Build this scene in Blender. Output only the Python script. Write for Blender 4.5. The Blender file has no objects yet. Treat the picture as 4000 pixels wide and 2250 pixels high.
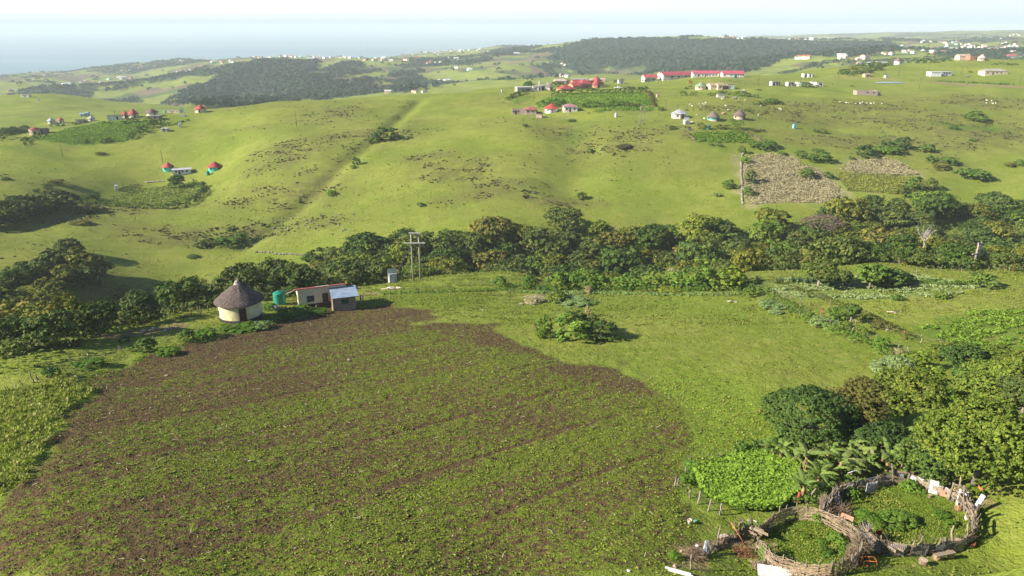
import bpy, math, random
import numpy as np
from mathutils import Vector, Matrix
R = math.radians
random.seed(7)
S = bpy.context.scene
COL = S.collection
# ------------------------------------------------------------------ camera
CAMZ = 200.0                      # metres above the sea
PITCH = R(20.0)
FPX = 2826.0                      # focal length in pixels of a 4000 px wide frame
cam_d = bpy.data.cameras.new('camera'); cam = bpy.data.objects.new('camera', cam_d); COL.objects.link(cam)
cam.location = (0, 0, CAMZ); cam.rotation_euler = (R(90) - PITCH, 0, 0)
cam_d.sensor_width = 36; cam_d.lens = 36 * FPX / 4000; cam_d.clip_start = 0.5; cam_d.clip_end = 120000
S.camera = cam
# ------------------------------------------------------------------ light
SUN_EL, SUN_AZ = 29.0, -106.0      # azimuth from +Y (away from the camera), clockwise: -90 is left
w = bpy.data.worlds.new('World'); S.world = w; w.use_nodes = True
nt = w.node_tree; nt.nodes.clear()
sky = nt.nodes.new('ShaderNodeTexSky'); sky.sky_type = 'NISHITA'; sky.sun_disc = False
sky.sun_elevation = R(SUN_EL); sky.sun_rotation = R(SUN_AZ); sky.altitude = 200; sky.air_density = 1.0; sky.dust_density = 0.6; sky.ozone_density = 2.0
bg = nt.nodes.new('ShaderNodeBackground'); bg.inputs[1].default_value = 0.055
out = nt.nodes.new('ShaderNodeOutputWorld')
tn = nt.nodes.new('ShaderNodeMix'); tn.data_type = 'RGBA'; tn.blend_type = 'MULTIPLY'; tn.inputs[0].default_value = 1; tn.inputs[7].default_value = (.96, 1.0, 1.16, 1)
nt.links.new(sky.outputs[0], tn.inputs[6])
# pale misty air near the horizon, whiter towards the sun on the left
tc = nt.nodes.new('ShaderNodeTexCoord'); sx = nt.nodes.new('ShaderNodeSeparateXYZ'); nt.links.new(tc.outputs['Generated'], sx.inputs[0])
r1 = nt.nodes.new('ShaderNodeMapRange'); r1.interpolation_type = 'SMOOTHSTEP'; r1.inputs[1].default_value = .09; r1.inputs[2].default_value = .035; nt.links.new(sx.outputs[2], r1.inputs[0])
r2 = nt.nodes.new('ShaderNodeMapRange'); r2.inputs[1].default_value = -.6; r2.inputs[2].default_value = .5; nt.links.new(sx.outputs[0], r2.inputs[0])
mc = nt.nodes.new('ShaderNodeMix'); mc.data_type = 'RGBA'; mc.inputs[6].default_value = (11.0, 11.0, 11.0, 1); mc.inputs[7].default_value = (8.1, 9.1, 10.1, 1); nt.links.new(r2.outputs[0], mc.inputs[0])
r3 = nt.nodes.new('ShaderNodeMapRange'); r3.interpolation_type = 'SMOOTHSTEP'; r3.inputs[1].default_value = .024; r3.inputs[2].default_value = .0; nt.links.new(sx.outputs[2], r3.inputs[0])
mb_ = nt.nodes.new('ShaderNodeMix'); mb_.data_type = 'RGBA'; mb_.inputs[7].default_value = (7.0, 8.4, 9.8, 1); nt.links.new(r3.outputs[0], mb_.inputs[0]); nt.links.new(mc.outputs[2], mb_.inputs[6])
mh = nt.nodes.new('ShaderNodeMix'); mh.data_type = 'RGBA'; nt.links.new(r1.outputs[0], mh.inputs[0]); nt.links.new(tn.outputs[2], mh.inputs[6]); nt.links.new(mb_.outputs[2], mh.inputs[7])
nt.links.new(mh.outputs[2], bg.inputs[0]); nt.links.new(bg.outputs[0], out.inputs[0])
sd = bpy.data.lights.new('sun', 'SUN'); so = bpy.data.objects.new('sun', sd); COL.objects.link(so)
sd.energy = 5.0; sd.angle = R(0.5); sd.color = (1.0, 0.91, 0.74)
a, e = R(SUN_AZ), R(SUN_EL)
sdir = Vector((math.sin(a) * math.cos(e), math.cos(a) * math.cos(e), math.sin(e)))
so.rotation_euler = sdir.to_track_quat('Z', 'Y').to_euler()
S.view_settings.view_transform = 'Standard'; S.view_settings.look = 'None'
S.view_settings.exposure = 1.02; S.view_settings.gamma = 1
S.cycles.max_bounces = 5; S.cycles.diffuse_bounces = 2; S.cycles.glossy_bounces = 2; S.cycles.transmission_bounces = 3
S.cycles.volume_bounces = 1; S.cycles.transparent_max_bounces = 4
S.cycles.use_denoising = True
# ------------------------------------------------------------------ terrain heights
CT, ST = math.cos(PITCH), math.sin(PITCH)
def ray(px, py):
    u = (np.asarray(px, float) - 2000) / FPX; v = (np.asarray(py, float) - 1125) / FPX
    return u, CT - v * ST, -ST - v * CT
def az_of(px):                      # azimuth tangent of a frame column near mid height
    return (px - 2000) / FPX / 0.97
# hillsides as surveyed: (frame column, frame row, metres ahead)
CP = [
 # near hill
 (0,2250,42),(1000,2250,41.5),(2000,2250,41),(3000,2250,40.5),(4000,2250,40),
 (0,1980,51),(1000,2000,50),(2000,1900,54.5),(3300,2100,45),(4000,1950,47.5),(2600,2000,49),
 (0,1700,64.5),(1000,1700,65.5),(2000,1650,69),(3000,1750,62),(4000,1650,62.5),
 (0,1400,88),(500,1450,86),(1000,1450,86),(2000,1450,84),(3000,1500,77),(3500,1450,82),(4000,1400,86),
 (0,1355,93),(300,1310,102),(740,1215,120),(915,1255,113),(1300,1200,126),(2250,1290,107),(3000,1250,113),(4000,1250,103),(3500,1200,116),
 (1480,1120,148),(850,1196,124),(1000,1165,130),(1250,1132,141),(1080,1195,124),(1640,1088,160),(1560,1098,154),(1700,1077,164),(1500,1108,150),(2000,1062,166),(2600,1062,162),(3000,1060,158),(3400,1028,158),(4000,1048,144),
 (2000,1150,138),(2600,1150,136),(3400,1120,130),(4000,1130,124),
 # slope across the ravine
 (0,1090,190),(0,900,240),(0,700,300),(0,560,375),(300,1060,205),(200,800,275),(300,620,360),
 (600,1000,235),(400,760,305),(650,690,345),(830,690,345),(700,520,415),(490,452,462),(770,440,470),
 (1000,960,248),(1000,760,300),(1000,600,345),(1000,480,415),(1000,412,500),
 (1500,900,250),(1500,730,290),(1500,560,345),(1500,440,430),(1500,382,520),
 (2000,850,250),(2000,700,285),(2000,560,330),(2150,440,385),(2000,390,450),(2000,345,560),
 (2500,855,252),(2500,720,280),(2500,600,310),(2550,460,370),(2500,390,430),(2500,330,560),(2600,307,645),(2750,300,680),(2900,298,690),(2250,331,625),(2100,338,600),(2450,318,640),
 (3000,790,262),(3000,640,300),(2750,470,350),(3000,460,370),(3000,380,440),(2600,312,590),(2900,300,620),(3000,296,640),
 (3500,740,275),(3500,600,320),(3500,450,390),(3500,350,490),(3300,290,600),(3600,255,640),(3300,262,660),
 (4000,760,275),(4000,600,325),(4000,450,390),(4000,330,520),(4000,240,680),(3750,235,690),
 # hill beyond on the left
 (120,525,430),
 (60,470,620),(300,455,640),(520,455,640),(0,380,820),(200,366,840),(330,400,800),(600,470,660),
]
# hidden ground: (azimuth column, metres ahead, height below the lens)
HP = [
 (0,125,-62),(0,150,-70),(500,155,-74),(500,180,-80),(900,170,-67),(1150,182,-70),(1000,205,-77),(1500,195,-69),(1500,215,-72),
 (2000,190,-72),(2000,218,-75),(2500,190,-72),(2500,220,-74),(3000,188,-68),(3000,222,-72),(3500,180,-62),(3500,225,-70),(4000,172,-60),(4000,222,-70),
 (4000,195,-66),(0,170,-71),
 (0,500,-72),(250,520,-76),(600,560,-88),(800,600,-85),(1000,620,-75),(1250,640,-70),(1500,640,-62),(2000,680,-62),(2500,800,-66),(3000,830,-64),
 (3500,850,-60),(4000,900,-60),
 (0,-1,0),
]
HP = HP[:-1]
# far country: (column, row, metres ahead)
FP = [
 (0,500,0),
 (600,440,1100),(1000,395,1500),(760,365,1450),(300,340,1750),(0,345,1800),(420,300,2300),(0,292,3200),(420,268,2900),(700,232,3300),(1000,232,2450),(1000,300,1740),(1000,258,1950),(850,300,1720),
 (500,410,1350),(1300,400,1250),(1650,360,1200),(1200,330,1560),(1200,246,2050),(1400,235,3100),(1300,270,1850),(1300,232,2300),(1700,300,1650),(1700,250,2050),(1750,205,3600),(2000,184,4200),
 (2000,260,1700),(2100,310,1300),(2050,215,2500),(2300,188,3000),(2350,285,1350),(2250,235,2000),
 (2500,153,2600),(2300,165,2600),(2800,152,2700),(3300,166,2700),(3500,178,2500),(2500,250,1900),(2700,290,1450),(3000,225,2000),(3300,222,1900),
 (3050,285,1250),(3200,228,1500),(3450,235,1300),(3700,180,2100),(3950,178,1900),(4000,150,3200),(3600,160,3400),(3500,140,4500),(3200,142,5200),
 (3750,124,5600),(4000,122,6000),(3400,131,6400),(2950,143,5600),(3850,205,1500),
]
FP = FP[1:]
FH = [ # hidden far ground and sea bed
 (600,2000,-150),(0,3700,-206),(500,3800,-206),(1000,3900,-206),(1500,4300,-206),(2000,5000,-206),(2400,5600,-206),(2700,7000,-200),(3500,9500,-150),(4000,9500,-120),(3100,9000,-190),
 (-500,3600,-206),(2550,3400,-130),(3200,3500,-130),(2250,1650,-125),(800,1100,-118),(1300,950,-100),(1700,950,-95),
 (2600,1050,-85),(2000,950,-85),(3200,1050,-80),(0,1150,-125),(300,1200,-130),
]
def build_rbf():
    P, Z = [], []
    for L in (CP, FP):
        for px, py, Y in L:
            u, yy, zz = ray(px, py); P.append((math.atan2(u, yy), math.log(Y / yy * math.hypot(u, yy)))); Z.append(float(zz / yy * Y))
    for L in (HP, FH):
        for px, Y, z in L:
            s = az_of(px); P.append((math.atan(s), math.log(Y * math.hypot(1, s)))); Z.append(float(z))
    P = np.array(P); Z = np.array(Z); P[:, 0] *= 1.6
    D = np.sqrt(((P[:, None] - P[None]) ** 2).sum(-1) + 0.0036)
    A = np.zeros((len(P) + 3,) * 2); n = len(P)
    A[:n, :n] = D; A[:n, n] = 1; A[:n, n+1:] = P; A[n, :n] = 1; A[n+1:, :n] = P.T
    A[:n, :n] += np.eye(n) * -0.004
    c = np.linalg.solve(A, np.concatenate([Z, [0, 0, 0]]))
    return P, c
def hashg(ix, iy, seed):
    h = (ix.astype(np.int64) * 374761393 + iy.astype(np.int64) * 668265263 + seed * 974634777) & 0xffffffff
    h = ((h ^ (h >> 13)) * 1274126177) & 0xffffffff
    return ((h ^ (h >> 16)) & 0xffff) / 65535.0
def vnoise(x, y, seed=0):
    x = np.asarray(x, float); y = np.asarray(y, float)
    ix, iy = np.floor(x), np.floor(y); fx, fy = x - ix, y - iy
    fx = fx * fx * (3 - 2 * fx); fy = fy * fy * (3 - 2 * fy)
    a = hashg(ix, iy, seed); b = hashg(ix + 1, iy, seed); c = hashg(ix, iy + 1, seed); d = hashg(ix + 1, iy + 1, seed)
    return (a * (1 - fx) + b * fx) * (1 - fy) + (c * (1 - fx) + d * fx) * fy
def fbm(x, y, o=4, seed=0):
    s = 0; a = 0.5; t = 0
    for i in range(o):
        s = s + a * vnoise(x * 2 ** i + 17.3 * i, y * 2 ** i - 9.1 * i, seed + i); t += a; a *= 0.5
    return s / t
def sstep(a, b, x):
    t = np.clip((x - a) / (b - a), 0, 1); return t * t * (3 - 2 * t)
def _gp(l):
    o = []
    for px, py, Y in l: u, yy, zz = ray(px, py); o.append((float(u/yy*Y), float(Y)))
    return np.array(o)
GULLY = [(_gp([(1640,415,480),(1560,480,410),(1480,550,355),(1370,650,325),(1250,755,296),(1150,835,275),(1060,905,262),(960,965,250)]), 4.5, 1.7),
         (_gp([(2215,470,370),(2240,560,330),(2255,640,300),(2230,720,280)]), 13.0, 2.4), (_gp([(560,700,335),(380,760,305),(150,850,262),(20,900,245)]), 12, 2.2)]
RP, RC = build_rbf()
NPHI, NR = 240, 330
PH = np.linspace(-0.78, 0.78, NPHI); LR = np.linspace(math.log(36), math.log(9500), NR)
_g = np.zeros((NPHI, NR))
for i in range(NPHI):
    q = np.stack([np.full(NR, PH[i] * 1.6), LR], 1)
    d = np.sqrt(((q[:, None] - RP[None]) ** 2).sum(-1) + 0.0036)
    _g[i] = d @ RC[:-3] + RC[-3] + q @ RC[-2:]
GZ = _g
def bil(G, a, b):
    a = np.clip(a, 0, G.shape[0] - 1.001); b = np.clip(b, 0, G.shape[1] - 1.001)
    i, j = a.astype(int), b.astype(int); f, g = a - i, b - j
    i0, i2, i3 = np.maximum(i-1,0), i+1, np.minimum(i+2, G.shape[0]-1)
    j0, j2, j3 = np.maximum(j-1,0), j+1, np.minimum(j+2, G.shape[1]-1)
    def cr(p0,p1,p2,p3,t): return p1+0.5*t*(p2-p0+t*(2*p0-5*p1+4*p2-p3+t*(3*(p1-p2)+p3-p0)))
    r = [cr(G[k,j0],G[k,j],G[k,j2],G[k,j3],g) for k in (i0,i,i2,i3)]
    return cr(r[0], r[1], r[2], r[3], f)
def height(X, Y):
    X = np.asarray(X, float); Y = np.asarray(Y, float)
    phi = np.arctan2(X, Y); r = np.hypot(X, Y)
    def at(p):
        return bil(GZ, (np.clip(p, -0.78, 0.78) + 0.78) / 1.56 * (NPHI - 1), (np.log(np.clip(r, 36, 9499)) - LR[0]) / (LR[-1] - LR[0]) * (NR - 1))
    z = at(phi)
    back = sstep(0.9, 3.14, np.abs(phi))
    z = np.where(back > 0, z * (1 - back * 0.5) + at(-phi) * back * 0.5, z)
    # natural undulation, growing with the size of the country
    z = z + (fbm(X / 14, Y / 14, 3, 3) - 0.5) * 0.7 * sstep(60, 200, r)
    z = z + (fbm(X / 55, Y / 55, 3, 5) - 0.5) * 5.0 * sstep(200, 330, r)
    z = z + (fbm(X / 380, Y / 380, 5, 9) - 0.5) * 60.0 * sstep(850, 1700, r) * (1 - 0.6 * sstep(3200, 5000, r))
    for PL, wd, dp in GULLY:
        m = (X > PL[:, 0].min()-40) & (X < PL[:, 0].max()+40) & (Y > PL[:, 1].min()-40) & (Y < PL[:, 1].max()+40)
        if np.any(m):
            d = np.full(np.shape(X), 1e9); 
            for a_, b_ in zip(PL[:-1], PL[1:]):
                dx, dy = b_-a_; t = np.clip(((X-a_[0])*dx + (Y-a_[1])*dy)/(dx*dx+dy*dy), 0, 1); d = np.minimum(d, np.hypot(X-a_[0]-t*dx, Y-a_[1]-t*dy))
            z = z - dp * np.exp(-(d/wd)**2)
    far = sstep(700, 1000, r)
    z = np.where(z < -200.5, z, np.maximum(z, -198.5 - 0 * far))
    return z + CAMZ
# ------------------------------------------------------------------ helpers
def tagk(o, kind):
    o['kind'] = kind; return o
def tag(o, label, cat, group=None, kind=None):
    if label: o['label'] = label
    if cat: o['category'] = cat
    if group: o['group'] = group
    if kind: o['kind'] = kind
    return o
_RR = np.exp(np.linspace(math.log(37), math.log(9000), 5200))
def ground_at(px, py, maxr=9000):
    """where the sight line of one frame point first meets the ground -> (x, y, z)"""
    u, yy, zz = ray(px, py); h = math.hypot(float(u), float(yy))
    X = _RR * float(u) / h; Y = _RR * float(yy) / h
    d = height(X, Y) - (CAMZ + _RR * float(zz) / h)
    k = int(np.argmax(d >= 0)) if (d >= 0).any() else len(_RR) - 1
    if k == 0: return float(X[0]), float(Y[0]), float(height(X[0], Y[0]))
    t = d[k-1] / (d[k-1] - d[k] + 1e-9); x = X[k-1] + (X[k]-X[k-1]) * t; y = Y[k-1] + (Y[k]-Y[k-1]) * t
    return float(x), float(y), float(height(x, y))
def hz(x, y): return float(height(x, y))
def gpoly(pts, sc=4000/2576):       # outline on the ground, world x, y
    return np.array([ground_at(p[0] * sc, p[1] * sc)[:2] for p in pts])
def inpoly(X, Y, P):
    c = np.zeros(X.shape, bool); n = len(P); j = n - 1
    for i in range(n):
        xi, yi, xj, yj = P[i][0], P[i][1], P[j][0], P[j][1]
        m = ((yi > Y) != (yj > Y)) & (X < (xj - xi) * (Y - yi) / (yj - yi + 1e-12) + xi); c ^= m; j = i
    return c
def polydist(X, Y, P, closed=True):
    d = np.full(X.shape, 1e9); n = len(P)
    for i in range(n if closed else n - 1):
        a = P[i]; b = P[(i + 1) % n]; dx, dy = b[0]-a[0], b[1]-a[1]
        t = np.clip(((X-a[0])*dx + (Y-a[1])*dy) / (dx*dx+dy*dy+1e-9), 0, 1)
        d = np.minimum(d, np.hypot(X-a[0]-t*dx, Y-a[1]-t*dy))
    return d
def soft(X, Y, P, wd):
    """1 inside, 0 outside, with an edge wd metres wide"""
    lo = P.min(0) - wd * 2; hi = P.max(0) + wd * 2
    m = (X > lo[0]) & (X < hi[0]) & (Y > lo[1]) & (Y < hi[1]); r = np.zeros(X.shape)
    if m.any():
        x, y = X[m], Y[m]; s = np.where(inpoly(x, y, P), 1, -1) * polydist(x, y, P)
        s = s + (vnoise(x / wd / 1.2, y / wd / 1.2, 31) - 0.5) * wd * 1.6
        r[m] = sstep(-wd * 0.5, wd * 0.5, s)
    return r
# ------------------------------------------------------------------ areas (outlines on the ground)
A = {}
A['field'] = gpoly([(200,965),(300,928),(400,893),(480,868),(560,848),(640,822),(760,797),(830,778),(900,772),(960,768),(1080,782),(1110,797),(1040,815),(1250,812),(1262,838),(1310,868),(1378,882),(1392,905),(1440,918),(1568,915),(1552,940),(1600,962),(1640,988),(1672,1010),(1715,1050),(1765,1105),(1742,1150),(1710,1200),(1690,1260),(1720,1320),(1700,1370),(1690,1449),(850,1490),(-60,1480),(-60,1330),(0,1290),(30,1240),(100,1160),(140,1100),(160,1040),(235,1000)])
A['brown'] = gpoly([(200,965),(300,930),(480,870),(640,825),(830,780),(960,770),(1080,782),(1105,798),(950,822),(800,845),(700,868),(560,905),(420,950),(250,998)])
A['brown2'] = gpoly([(1040,815),(1245,813),(1262,838),(1310,868),(1378,882),(1388,905),(1250,880),(1150,850)])
A['brown3'] = gpoly([(1380,925),(1568,915),(1552,940),(1600,962),(1640,988),(1560,985),(1450,955)])
A['left'] = gpoly([(-40,1010),(100,965),(180,945),(245,985),(215,1000),(165,1040),(140,1100),(100,1160),(30,1240),(-40,1275)])
A['margin'] = gpoly([(170,960),(300,905),(420,870),(520,840),(640,805),(800,770),(960,745),(1150,735),(1250,740),(1230,765),(1100,775),(960,768),(800,785),(640,822),(480,868),(300,928),(205,970)])
A['greenR'] = gpoly([(1660,1000),(1900,985),(2000,1010),(1950,1100),(1860,1130),(1800,1150),(1750,1200),(1690,1250),(1640,1200),(1650,1100)])
A['yard'] = gpoly([(2060,1449),(2100,1400),(2450,1390),(2470,1250),(2576,1180),(2650,1449)])
A['pens'] = gpoly([(2075,1245),(2180,1205),(2290,1205),(2400,1260),(2450,1300),(2450,1370),(2400,1395),(2250,1400),(2180,1400),(2160,1440),(2030,1455),(1930,1440),(1900,1400),(1920,1330),(1980,1305),(2060,1300)])
A['garden'] = gpoly([(1740,1190),(1870,1140),(2010,1160),(2010,1250),(1960,1290),(1860,1290),(1760,1240)])
A['bluegrass'] = gpoly([(1990,700),(2300,690),(2470,720),(2400,745),(2150,755),(1950,745),(1880,720)])
A['crop_right'] = gpoly([(2300,830),(2420,790),(2620,765),(2620,860),(2520,890),(2380,865)])
A['bracken'] = gpoly([(1870,392),(1940,384),(2010,402),(2062,430),(2112,470),(2110,500),(2060,512),(1990,510),(1900,516),(1868,508)])
A['bracken2'] = gpoly([(2112,425),(2150,402),(2232,396),(2272,414),(2312,440),(2240,442),(2150,440)])
A['paleg'] = gpoly([(2100,432),(2240,440),(2315,445),(2342,480),(2250,490),(2130,480)])
A['crop1'] = gpoly([(1345,262),(1370,248),(1420,236),(1600,232),(1642,240),(1650,262),(1560,274),(1440,270)])
A['crop1b'] = gpoly([(1490,274),(1600,272),(1640,268),(1640,278),(1500,284)])
A['crop1c'] = gpoly([(1270,250),(1330,238),(1350,244),(1300,262)])
A['crop2'] = gpoly([(1725,336),(1870,330),(1900,358),(1760,360)])
A['crop3'] = gpoly([(80,352),(160,325),(240,308),(340,303),(405,306),(350,340),(310,357),(180,363)])
A['crop4'] = gpoly([(285,492),(340,470),(440,462),(500,470),(500,490),(460,515),(330,522),(270,512)])
A['lushR'] = gpoly([(2130,345),(2230,335),(2260,355),(2200,372)])
A['cropC'] = gpoly([(2300,305),(2490,318),(2560,330),(2400,325)])
A['dampB'] = gpoly([(1420,305),(1490,300),(1480,330),(1450,370),(1425,365)])
def P4(l): return gpoly(l, 1.0)
A['forest1'] = P4([(2050,208),(2130,198),(2190,186),(2270,168),(2350,156),(2480,153),(2700,157),(2900,164),(3100,168),(3300,168),(3480,171),(3500,190),(3500,207),(3330,228),(3200,222),(3060,226),(2960,234),(2880,252),(2820,280),(2700,286),(2560,290),(2500,272),(2420,266),(2350,259),(2260,246),(2200,241),(2140,238),(2190,215)])
A['forest2'] = P4([(920,272),(990,253),(1060,244),(1240,241),(1225,262),(1230,300),(1290,287),(1260,272),(1340,251),(1400,249),(1412,262),(1380,290),(1330,310),(1400,313),(1450,311),(1440,330),(1400,341),(1500,350),(1570,318),(1600,298),(1490,311),(1500,292),(1600,276),(1700,259),(1722,262),(1680,271),(1622,292),(1630,335),(1600,360),(1450,366),(1200,398),(800,423),(700,392),(712,362),(760,342),(850,322),(880,290)])
A['forest3'] = P4([(1738,258),(1800,248),(1900,228),(2000,204),(2060,203),(2000,214),(1900,240),(1800,256)])
A['forest4'] = P4([(2850,262),(2960,240),(3060,232),(2960,268),(2860,290)])
for _k in ('forest1', 'forest2', 'forest3', 'forest4'): A[_k] = A[_k][np.hypot(A[_k][:, 0], A[_k][:, 1]) > 950]
_p = np.array([ground_at(1116, 1683)[:2], ground_at(2000, 1458)[:2]]); _d = _p[1] - _p[0]
ROW = math.atan2(_d[1], _d[0])         # bearing of the plough lines
# ------------------------------------------------------------------ ground sheet
NP_, NRR = 1150, 980
phi = np.concatenate([np.linspace(-math.pi, -0.80, 46)[:-1], np.linspace(-0.80, 0.80, NP_), np.linspace(0.80, math.pi, 46)[1:]])
rad = np.concatenate([[6.0, 16.0, 26.0], np.exp(np.linspace(math.log(34), math.log(9300), NRR))])
PHI, RAD = np.meshgrid(phi, rad, indexing='ij')
GX, GY = RAD * np.sin(PHI), RAD * np.cos(PHI)
GH = height(GX, GY)
def mask(name, wd, sc=1.0): return soft(GX, GY, A[name], wd) * sc
m_soil = mask('field', 2.2)
rx = GX * math.cos(ROW) + GY * math.sin(ROW); ry = -GX * math.sin(ROW) + GY * math.cos(ROW)
strip = fbm(rx / 45 + 3, ry / 3.2, 3, 41)
# fraction of weed cover in the ploughed field
weed = 0.49 + (strip - 0.5) * .42 + (fbm(GX / 9, GY / 9, 3, 43) - 0.5) * 0.35
gx0, gy0, _ = ground_at(1900, 1900); gx1, gy1, _ = ground_at(500, 1500)
_dir = np.array([gx0-gx1, gy0-gy1]); _dir /= np.hypot(*_dir)
prog = ((GX-gx1)*_dir[0] + (GY-gy1)*_dir[1]) / math.hypot(gx0-gx1, gy0-gy1)
weed = weed + 0.20 * (sstep(-0.3, 1.25, prog) - 0.5)
weed = weed - 0.17 * np.maximum.reduce([mask('brown', 2), mask('brown2', 1.5), mask('brown3', 1.5)])
fur = np.abs(((ry + (fbm(rx / 30, ry / 30, 2, 44) - 0.5) * 2.5) / 9.3) % 1 - 0.5)
weed = weed - 0.28 * sstep(0.05, 0.015, fur) * sstep(0.42, 0.6, vnoise(rx / 14, ry / 9, 45))
weed = np.clip(weed, 0, 1)
lush = np.maximum.reduce([mask('margin', 2), mask('left', 2), mask('greenR', 16, .75), mask('yard', 3, .2), mask('lushR', 5, .6)])
lush = np.maximum(lush, 0.6 * sstep(0.52, 0.75, fbm(GX / 22, GY / 16, 3, 51)) * sstep(150, 120, RAD))
crop = np.maximum.reduce([mask('crop1', 3), mask('crop1b', 3, .8), mask('crop1c', 3, .6), mask('crop2', 2, .9), mask('crop3', 4, .75), mask('crop4', 3, .55), mask('crop_right', 2, .5), mask('cropC', 5, .6), mask('dampB', 12, .45), mask('garden', 1, .8)])
brack = np.maximum.reduce([mask('bracken', 6), mask('bracken2', 8, .85), mask('paleg', 5, .3), mask('bluegrass', 3, .12)])
blue = np.maximum.reduce([mask('bluegrass', 3), mask('paleg', 5, .4)])
# darker heath on the slopes across the ravine: gullies and stony ground
def blob(px, py, sx, sy, ang=0, sc=1.0):
    x, y, _ = ground_at(px, py); m = (abs(GX-x) < 3.5*max(sx, sy)) & (abs(GY-y) < 3.5*max(sx, sy)); r = np.zeros(GX.shape)
    dx, dy = GX[m]-x, GY[m]-y; ca, sa = math.cos(ang), math.sin(ang)
    r[m] = sc * np.exp(-(((dx*ca+dy*sa)/sx)**2 + ((-dx*sa+dy*ca)/sy)**2)); return r
HEATH = [(1300,440,22,45),(1400,530,35,22),(1280,540,25,14),(900,900,50,9),(1200,740,20,25),(1120,600,25,25),(1000,770,20,14),(700,940,26,8),
         (1790,670,22,12),(1900,760,24,9),(1760,640,18,8),(1980,720,22,7),(2200,790,20,6),(2080,770,18,6),(1690,610,14,8),(2450,580,18,10),(2550,520,30,14),(2620,500,14,10),
         (3300,420,60,22),(3600,470,60,22),(3850,520,50,25),(3500,560,60,16),(3200,470,40,16),(3900,400,50,30),(2950,430,40,18),(380,820,20,14),(300,860,22,10),
         (2200,520,24,16),(2280,580,10,14)]
heath = np.zeros(GX.shape)
for b in HEATH: heath = np.maximum(heath, blob(*b))
gl = GULLY[0][0]; _m = (GX > gl[:,0].min()-60) & (GX < gl[:,0].max()+40) & (GY > 235) & (GY < 500)
_r = np.zeros(GX.shape); _r[_m] = .45 * np.exp(-(polydist(GX[_m]+6, GY[_m], gl, False)/9)**2); heath = np.maximum(heath, _r)
heath = np.clip(heath * (0.35 + 1.3 * fbm(GX / 9, GY / 9, 3, 61)), 0, 1)
heath = np.maximum(heath, 0.40 * sstep(0.50, 0.72, fbm(GX / 60, GY / 34, 4, 62)) * sstep(190, 260, RAD))
road = np.zeros(GX.shape)
def path(pts, wd, sc):
    global road
    P = np.array([ground_at(*p)[:2] for p in pts]); lo = P.min(0) - 20; hi = P.max(0) + 20
    m = (GX > lo[0]) & (GX < hi[0]) & (GY > lo[1]) & (GY < hi[1])
    if m.any():
        d = polydist(GX[m], GY[m], P, False) + (vnoise(GX[m]/3, GY[m]/3, 71)-.5) * wd
        road[m] = np.maximum(road[m], sstep(wd * 1.1, wd * 0.5, d) * sc)
ROADP = [(3655,323),(3740,330),(3860,336),(4020,342)]
path(ROADP, 7.5, 1.0)
path([(3290,304),(3400,309),(3520,312)], 4.5, .8)
path([(1975,548),(1700,470),(2300,470),(2470,452)][:1]+[(2100,541),(2300,520)], 0.6, .0)
path([(3880,1980),(3700,1870),(3560,1820)], .6, .7)
path([(2700,2140),(2860,2110),(2960,2130)], 1.4, .9); path([(2560,2170),(2700,2200)], 1.5, .7)
path([(2590,1960),(2540,2060)], .8, .8); path([(2700,1780),(2640,1850)], .8, .5)
path([(460,1310),(580,1290),(680,1275)], 3.0, .75); path([(1235,1215),(1300,1200),(1400,1180)], 1.4, .8)
path([(1470,1140),(1400,1160)], 2.0, .8)

for _l, _w, _s in (([(1000,600),(1300,590),(1600,560),(1900,590),(2300,560)],.9,.42),([(1200,700),(1500,690),(1800,640),(2100,660),(2500,640)],.9,.36),([(560,560),(800,600),(1000,640),(1300,700)],.8,.36),([(2100,520),(2400,540),(2700,520),(2900,560)],1.0,.42),([(3000,520),(3300,500),(3700,520),(4000,500)],1.2,.4),([(200,640),(400,660),(620,690)],.9,.4),([(850,700),(1000,780),(1150,860)],.8,.36),([(2660,500),(2560,540),(2450,640),(2300,760)],.8,.4),([(3600,380),(3500,420),(3300,440),(3150,470)],1.0,.45),([(2400,1150),(2700,1180),(3000,1230),(3300,1380)],.5,.32),([(1800,1180),(2100,1220),(2500,1420),(2700,1600)],.5,.28)): path(_l, _w, _s)
path([(1100,1180),(1000,1215)], 1.0, .3); path([(3180,1290),(3400,1330)], 1, .3); path([(3420,1350),(3545,1390)], 1.2, .6)
path([(2990,430),(3600,445),(4000,420)], 1.2, .35); path([(2090,475),(2600,430),(2900,436)], 1.2, .35)
forest = np.maximum.reduce([mask('forest1', 34), mask('forest2', 44), mask('forest3', 22), mask('forest4', 30)]) * np.where(GX < 0, sstep(.36, .44, fbm(GX/90, GY/90, 3, 87)), 1)
forest = forest * (RAD > 950); fn = fbm(GX / 210, GY / 210, 5, 81)
forest = np.maximum(forest, sstep(0.585, 0.64, fn) * sstep(1300, 1500, RAD) * 0.95)
fields_far = sstep(0.56, 0.60, vnoise(GX / 90, GY / 60, 83)) * sstep(1100, 1500, RAD)
ravx = sstep(0, 1, 0 * GX)
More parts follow.
